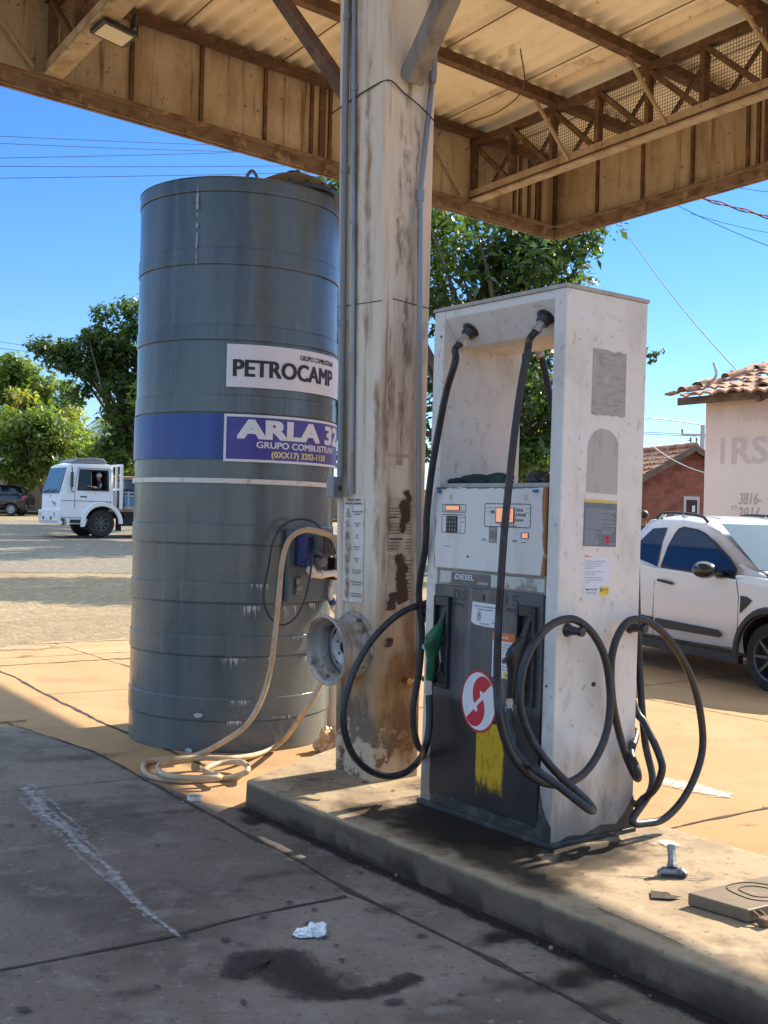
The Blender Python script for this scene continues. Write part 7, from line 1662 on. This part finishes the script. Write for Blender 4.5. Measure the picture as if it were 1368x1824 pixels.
def tree(name, label, base, lumps, mat, n_clu, per, leaf, trunk_r, seed=1, group=None, fork=.4, cat='tree', crad=(.35, .8), tips=()):
    """lumps: (centre, (rx, ry, rz), weight) world-space masses of the crown"""
    base = Vector(base); root = thing(name, label, cat, base, 0, group); R_ = random.Random(seed); clu = []
    tot = sum(l[2] for l in lumps)
    for c_, r_, w_ in lumps:
        for _ in range(int(n_clu * w_ / tot)):
            d = Vector((R_.gauss(0, 1), R_.gauss(0, 1), R_.gauss(0, 1))).normalized(); f = R_.random() ** .38
            clu.append((c_[0] - base.x + d.x * r_[0] * f, c_[1] - base.y + d.y * r_[1] * f, c_[2] - base.z + d.z * r_[2] * f, R_.uniform(*crad)))
    for q_ in tips: clu.append((q_[0] - base.x, q_[1] - base.y, q_[2] - base.z, q_[3]))
    leaves('crown', mat, clu, per, leaf, root, spread=.5, seed=seed)
    top = Vector((0, 0, 0)); cm = Vector((sum(l[0][0] * l[2] for l in lumps) / tot - base.x, sum(l[0][1] * l[2] for l in lumps) / tot - base.y, sum(l[0][2] * l[2] for l in lumps) / tot - base.z))
    fk = Vector((cm.x * fork, cm.y * fork, cm.z * fork)); mb = MB()
    mb.tube(spline([Vector((0, 0, -.2)), Vector((trunk_r * .4, .0, fk.z * .5)), fk], 5), [trunk_r * (1.25 - .45 * i / 10) for i in range(11)], 10)
    tr_o = mb.build('trunk', m_bark, root, smooth=60)
    mb = MB(); order = sorted(range(len(clu)), key=lambda i: R_.random())[:min(46, len(clu))]
    for i in order:
        e_ = Vector(clu[i][:3]); m1 = fk.lerp(e_, .5) + Vector((R_.uniform(-.3, .3), R_.uniform(-.3, .3), R_.uniform(0, .5))) * (e_ - fk).length * .25
        sp_ = spline([fk - Vector((0, 0, trunk_r * .5)), m1, e_], 5); mb.tube(sp_, [trunk_r * lerp(.42, .05, k / (len(sp_) - 1)) for k in range(len(sp_))], 5, caps=False)
    mb.build('limbs', m_bark, root, smooth=60); return root
def L(px, py, Y, r, ry=None, w=1.):   # crown mass seen at a pixel, given its distance and radius in metres
    c_ = P(px, py, Y); r = r if isinstance(r, tuple) else (r, ry or r, r); return (c_, r, w)
# big mango tree behind the pump
b0 = P(880, 900, 27); tree('mango_tree', 'big dense dark green tree rising behind the column and pump', (b0.x, 27, hgt(b0.x, 27)),
    [L(800, 470, 27, (2.6, 2.2, 1.9), w=3), L(930, 480, 26.5, (1.5, 1.6, 1.1), w=1.6), L(680, 420, 27.5, (2.0, 2, 1.8), w=1.5), L(880, 650, 26.5, (2.6, 2., 1.6), w=2.4), L(960, 720, 26, (1.3, 1.4, 1.3), w=1.4), L(1000, 520, 26.2, (.6, .7, .5), w=.3), L(820, 800, 26, (2.6, 1.6, .9), w=1.4), L(985, 410, 26, (1.1, .8, .5), w=.5), L(612, 350, 27, (.7, .9, .7), w=.4)], m_leafdark, 260, 60, .105, .32, 3,
    tips=[(*P(1060, 425, 26), .35), (*P(1040, 440, 26), .4), (*P(1072, 412, 26), .2), (*P(1160, 632, 25.5), .22), (*P(1172, 628, 25.5), .14), (*P(1035, 500, 26), .25)])
b0 = P(955, 900, 30); tree('fruit_tree', 'yellow-green leafy tree lit by the sun, seen through the pump opening', (b0.x, 30, hgt(b0.x, 30)),
    [L(950, 770, 30, (1.1, 1, .8), w=1.4), L(965, 820, 30, (1.3, 1, .6), w=1), L(930, 700, 30.5, (.9, .9, .8), w=.8)], m_leafyel, 46, 40, .12, .14, 9)
# trees along the left side
b0 = P(262, 900, 47); tree('dark_tree', 'tall dark broad-leaved tree partly hidden behind the grey tank', (b0.x, 47, hgt(b0.x, 47)),
    [L(225, 620, 47, (1.9, 1.7, 1.7), w=2.2), L(185, 625, 47, (1.0, 1.2, 1.1), w=1), L(225, 715, 47, (1.2, 1.4, 1.4), w=1.4), L(300, 600, 47.5, (2.2, 2, 2.2), w=2), L(330, 700, 48, (2.4, 2, 2.), w=2), L(212, 800, 47, (.9, 1, .8), w=.7), L(160, 655, 46.5, (.5, .5, .35), w=.3), L(95, 622, 47, (.8, .7, .45), w=.45), L(122, 650, 47, (.6, .7, .3), w=.25), L(72, 612, 47, (.35, .4, .2), w=.12), L(130, 615, 47, (.5, .5, .3), w=.25), L(148, 700, 47, (.45, .5, .35), w=.2)], m_leafdark, 210, 60, .135, .34, 21)
b0 = P(62, 890, 53); tree('bushy_tree', 'bright green bushy tree with leaning forked trunk in front of the brown wall', (b0.x, 54.5, hgt(b0.x, 54.5)),
    [L(45, 770, 54, (1.9, 1.5, 1.2), w=2.2), L(95, 775, 54, (1.2, 1.2, 1.0), w=1.1), L(25, 835, 54, (1.6, 1.2, .6), w=1), L(90, 815, 54, (1.0, 1, .6), w=.8)], m_leafmid, 140, 60, .125, .17, 31, fork=.5)
b0 = P(20, 880, 64); tree('broad_tree', 'large yellowish green tree rising behind the wall at the far left', (b0.x, 64, 1.5),
    [L(10, 700, 64, (2.6, 2, 1.9), w=2), L(70, 700, 64, (2.0, 2, 1.7), w=1.6), L(-60, 690, 64, (3, 2, 2.4), w=1.4), L(105, 745, 63, (1.4, 1.4, 1.1), w=.9), L(30, 660, 64, (1.3, 1.2, .8), w=.6)], m_leafmid, 190, 56, .15, .3, 41)
b0 = P(165, 880, 62); tree('yellow_bush', 'sunlit yellow-green bush over the wall behind the truck cab', (b0.x, 62, 1.5),
    [L(160, 800, 62, (1.8, 1.4, 1.2), w=1.5), L(205, 815, 61, (1.3, 1.2, .9), w=1), L(125, 800, 62, (1.4, 1.2, 1.3), w=1), L(130, 850, 61, (1.6, 1, .6), w=.8), L(240, 840, 61, (1.2, 1, .6), w=.6)], m_leafbright, 120, 54, .14, .14, 51)
b0 = P(40, 880, 63); tree('dry_tree', 'small tree with yellowed leaves among the greenery at the far left', (b0.x + 1, 60, 1.5), [L(40, 705, 60, (.6, .7, .35), w=1), L(20, 735, 60, (.7, .7, .5), w=1), L(132, 745, 60, (.4, .5, .6), w=.5)], m_leafyel, 16, 24, .15, .10, 61)
# hidden from view behind the tank, these shade the street
b0 = P(420, 900, 37); tree('roadside_tree', 'roadside tree hidden behind the grey tank', (b0.x + 1, 37.5, hgt(0, 37.5)), [((-4.2, 40, 8.5), (2.8, 2.6, 2.6), 2), ((-3.0, 39, 6.5), (2.2, 2, 1.6), 1), ((-5.0, 38, 6.2), (1.6, 2, 1.2), .8)], m_leafdark, 110, 30, .20, .3, 71)
b0 = P(560, 900, 33); tree('roadside_tree', 'roadside tree hidden behind the white column', (-.6, 36.5, hgt(0, 36.5)), [((-1.2, 36.5, 7.6), (2.2, 2.4, 2.2), 2), ((-1.6, 36, 5.8), (1.6, 2, 1.1), 1)], m_leafdark, 80, 30, .20, .26, 81)
b0 = P(350, 900, 44); tree('roadside_tree', 'roadside tree hidden behind the tank and the truck', (b0.x, 45, hgt(0, 45)), [((-6.5, 45, 8.0), (3, 2.6, 3), 2), ((-8.2, 44, 6.4), (1.6, 2, 1.5), .7)], m_leafmid, 110, 30, .20, .3, 91)
# palm fronds
def palm(name, label, base, top, n, ln, seed, droop=.9, mat=m_leafmid, cat='palm'):
    root = thing(name, label, cat, base); R_ = random.Random(seed); top = Vector(top) - Vector(base)
    mb = MB(); mb.tube(spline([Vector((0, 0, -.2)), top * .5 + Vector((.15, 0, 0)), top], 6), [.16 - .06 * i / 12 for i in range(13)], 9); mb.build('trunk', m_bark, root, smooth=60)
    for k in range(n):
        a = 2 * math.pi * k / n + R_.uniform(-.2, .2); el_ = R_.uniform(.1, 1.1); d = Vector((math.cos(a), math.sin(a), 0)); mb = MB(); pts = []
        for i in range(15):
            t = i / 14; pts.append(top + d * ln * t * math.cos(el_ * .6) + Vector((0, 0, ln * (math.sin(el_) * t - droop * t * t))))
        for i in range(1, 15):
            tdv = (pts[i] - pts[i - 1]).normalized(); sd = tdv.cross(Vector((0, 0, 1))).normalized(); wl_ = ln * .30 * math.sin(math.pi * (i / 15) ** .7) + .05
            for s_ in (-1, 1):
                for q_ in (0, .5):
                    p0 = pts[i - 1].lerp(pts[i], q_); tip = p0 + sd * s_ * wl_ + tdv * wl_ * .5 - Vector((0, 0, wl_ * .35)); mb.add([p0, p0 + tdv * .05, tip, tip - tdv * .01], [(0, 1, 2, 3)])
        mb.tube(pts, [.02 - .001 * i for i in range(15)], 4, caps=False)
        o = mb.build('frond', mat, root)
        at = o.data.attributes.new('tone', 'FLOAT', 'FACE'); at.data.foreach_set('value', [R_.uniform(.3, 1) for _ in o.data.polygons])
    return root
q = P(205, 760, 58); palm('palm_tree', 'young palm with arching pale fronds between the bush and the dark tree', (q.x, 58, 1.3), q, 15, 2.0, 4, 1.0, m_leafmid)
# banana plants
def banana(label, base, h, n, seed):
    root = thing('banana_plant', label, 'banana plant', base, 0, 'banana plants behind the truck'); R_ = random.Random(seed)
    mb = MB(); mb.tube([Vector((0, 0, -.1)), Vector((.02, 0, h * .45))], [.12, .08], 8); mb.build('stem', m_leafmid, root, smooth=60)
    for k in range(n):
        a = 2 * math.pi * k / n + R_.uniform(-.3, .3); d = Vector((math.cos(a), math.sin(a), 0)); up_ = R_.uniform(.5, 1.1); mb = MB(); pts = [Vector((0, 0, h * .4)) + d * h * .5 * t + Vector((0, 0, h * .62 * up_ * t - h * .35 * t * t)) for t in np.linspace(0, 1, 9)]; vs_ = []
        for i, p_ in enumerate(pts):
            tdv = (pts[min(i + 1, 8)] - pts[max(i - 1, 0)]).normalized(); sd = tdv.cross(Vector((0, 0, 1))).normalized(); ww = .26 * math.sin(math.pi * min(1, .08 + i / 8 * .95)) ** .6
            vs_ += [p_ - sd * ww - Vector((0, 0, ww * .3)), p_, p_ + sd * ww - Vector((0, 0, ww * .3))]
        mb.add(vs_, [f_ for i in range(8) for f_ in ((3 * i, 3 * i + 1, 3 * i + 4, 3 * i + 3), (3 * i + 1, 3 * i + 2, 3 * i + 5, 3 * i + 4))]); o = mb.build('leaf', m_leafbright, root, smooth=60)
        at = o.data.attributes.new('tone', 'FLOAT', 'FACE'); at.data.foreach_set('value', [R_.uniform(.2, .9) for _ in o.data.polygons])
q = P(178, 890, 59); banana('banana plant with upright broad leaves just behind the truck roof', (q.x, 59, 1.3), 3.4, 8, 2)
q = P(232, 890, 60); banana('banana plant with drooping leaf above the small tan house', (q.x, 60, 1.3), 3.0, 8, 6)
# far belt of woodland closing the view beyond the street
cl_ = []; R_ = random.Random(77)
for i in range(150):
    x = R_.uniform(-95, 75); cl_.append((x, 100 + R_.uniform(-6, 6), 1.5 + R_.uniform(.3, 4.2) * (.7 + .5 * math.sin(x * .21)), R_.uniform(1.2, 2.2)))
bt_ = leaves('far_woodland', m_leafmid, cl_, 12, .42, None, spread=1.0, seed=5); bt_['kind'] = 'stuff'

# ================================================================== POLE AND WIRES
q = P(1252, 757, 66); pl0 = thing('utility_pole', 'grey concrete utility pole with cross arm beside the beige building', 'utility pole', (q.x, 66, .6))
mb = MB(); mb.tube([Vector((0, 0, -.5)), Vector((0, 0, q.z - .6))], [.2, .13], 10); mb.build('pole_shaft', m_pole, pl0, smooth=60)
ca = q.z - .6 - 18 * 66 / F; mb = MB(); mb.beam(Vector((-1.25, 0, ca)), Vector((.5, 0, ca)), .12, .12); mb.beam(Vector((-.9, 0, ca - .3)), Vector((0, 0, ca - .7)), .05, .05); mb.build('cross_arm', m_pole, pl0)
for x in (-1.2, -.7, -.35, .4):
    mb = MB(); mb.lathe([(.001, .30), (.05, .28), (.08, .2), (.05, .16), (.08, .1), (.04, .06), (.04, 0)], 10, Matrix.Translation((x, 0, ca + .06 - (.5 if x in (-.7, -.35) else 0)))); mb.build('insulator', m_motor, pl0, smooth=50)
def wire(pts, r, label, mat=m_wire, sag=0., grp=None, name='power_line'):
    a = [Vector(p) for p in pts]; out = []
    for p, q_ in zip(a[:-1], a[1:]):
        for k in range(20):
            t = k / 20; v = p.lerp(q_, t); v.z -= sag * 4 * t * (1 - t); out.append(v)
    out.append(a[-1]); mb = MB(); mb.tube(out, r, 5); return solo(mb, name, mat, label, 'power line', a[0], grp)
lw = ['topmost', 'second', 'third', 'fourth', 'lowest']
for i, (y0, x1, y1, Y1) in enumerate([(238, 345, 251, 34), (251, 360, 263, 34), (277, 410, 266, 34), (292, 490, 290, 34), (313, 530, 302, 34)]):
    a = P(0, y0, 30); b = P(x1, y1, Y1); d = b - a; wire([a - d * .6, a + d * 2.2], .0085, f'{lw[i]} of the five thin wires crossing the sky left of the tank', sag=.1, grp='wires left of the tank')
for i, (y0, x1, y1) in enumerate([(606, 60, 615), (618, 110, 630)]):
    a = P(0, y0, 70); b = P(x1, y1, 72); d = b - a; wire([a - d * 2, a + d * 3.5], .018, f'{("upper", "lower")[i]} of two faint wires above the bushes at the far left', sag=.1, grp='faint wires at the far left')
wire([P(1085, 372, 24), P(1108, 402, 23), P(1312, 659, 19)], .009, 'dark wire running down from the canopy to the beige building roof', sag=.12)
wire([P(1130, 742, 60), P(1190, 748, 63), P(1252, 757, 66)], .035, 'thick cable reaching the top of the utility pole')
for k, (ya, yb) in enumerate([(769, 774), (773, 777)]): wire([P(1000, ya - 6, 80), P(1240, yb, 66)], .018, f'{("upper", "lower")[k]} wire at the cross arm of the utility pole', grp='wires at the cross arm')
wire([P(1130, 764, 44), P(1256, 842, 36)], .018, 'pale slack drop wire in front of the brick house', m_pvc, .25)
wire([P(1195, 360, 26), P(1400, 450, 25)], .008, 'thin wire crossing the sky under the canopy edge', sag=.05)
wire([P(1230, 380, 30), P(1400, 420, 30)], .008, 'faint upper wire beyond the canopy edge', sag=.05)
wire([P(1290, 330, 28), P(1400, 345, 28)], .008, 'faint wire close under the canopy corner rail', sag=.02)
for k, (m_, dy, nm) in enumerate([(m_red, 0, 'red'), (m_pvc, 3, 'white'), (m_wire, 6, 'black')]):
    pts = [P(1248 + i * 8, 351 + dy * .5 + i * 2.3 + 1.3 * math.sin(i * 1.1 + k * 2.1), 12.2 - i * .1) for i in range(20)]; mb = MB(); mb.tube(spline(pts, 3), .0065, 6)
    solo(mb, 'service_cable', m_, f'{nm} strand of the twisted service cable leaving the canopy edge', 'cable', pts[0], 'strands of the twisted service cable')

# thing > part > sub-part: pieces of sub-parts hang on the part itself
def chain(o):
    c = []
    while o.parent: o = o.parent; c.append(o)
    return c
for o in list(bpy.data.objects):
    c = chain(o)
    if len(c) > 2:
        m_ = wm(o); o.parent = c[-2]; o.matrix_basis = wm(c[-2]).inverted() @ m_
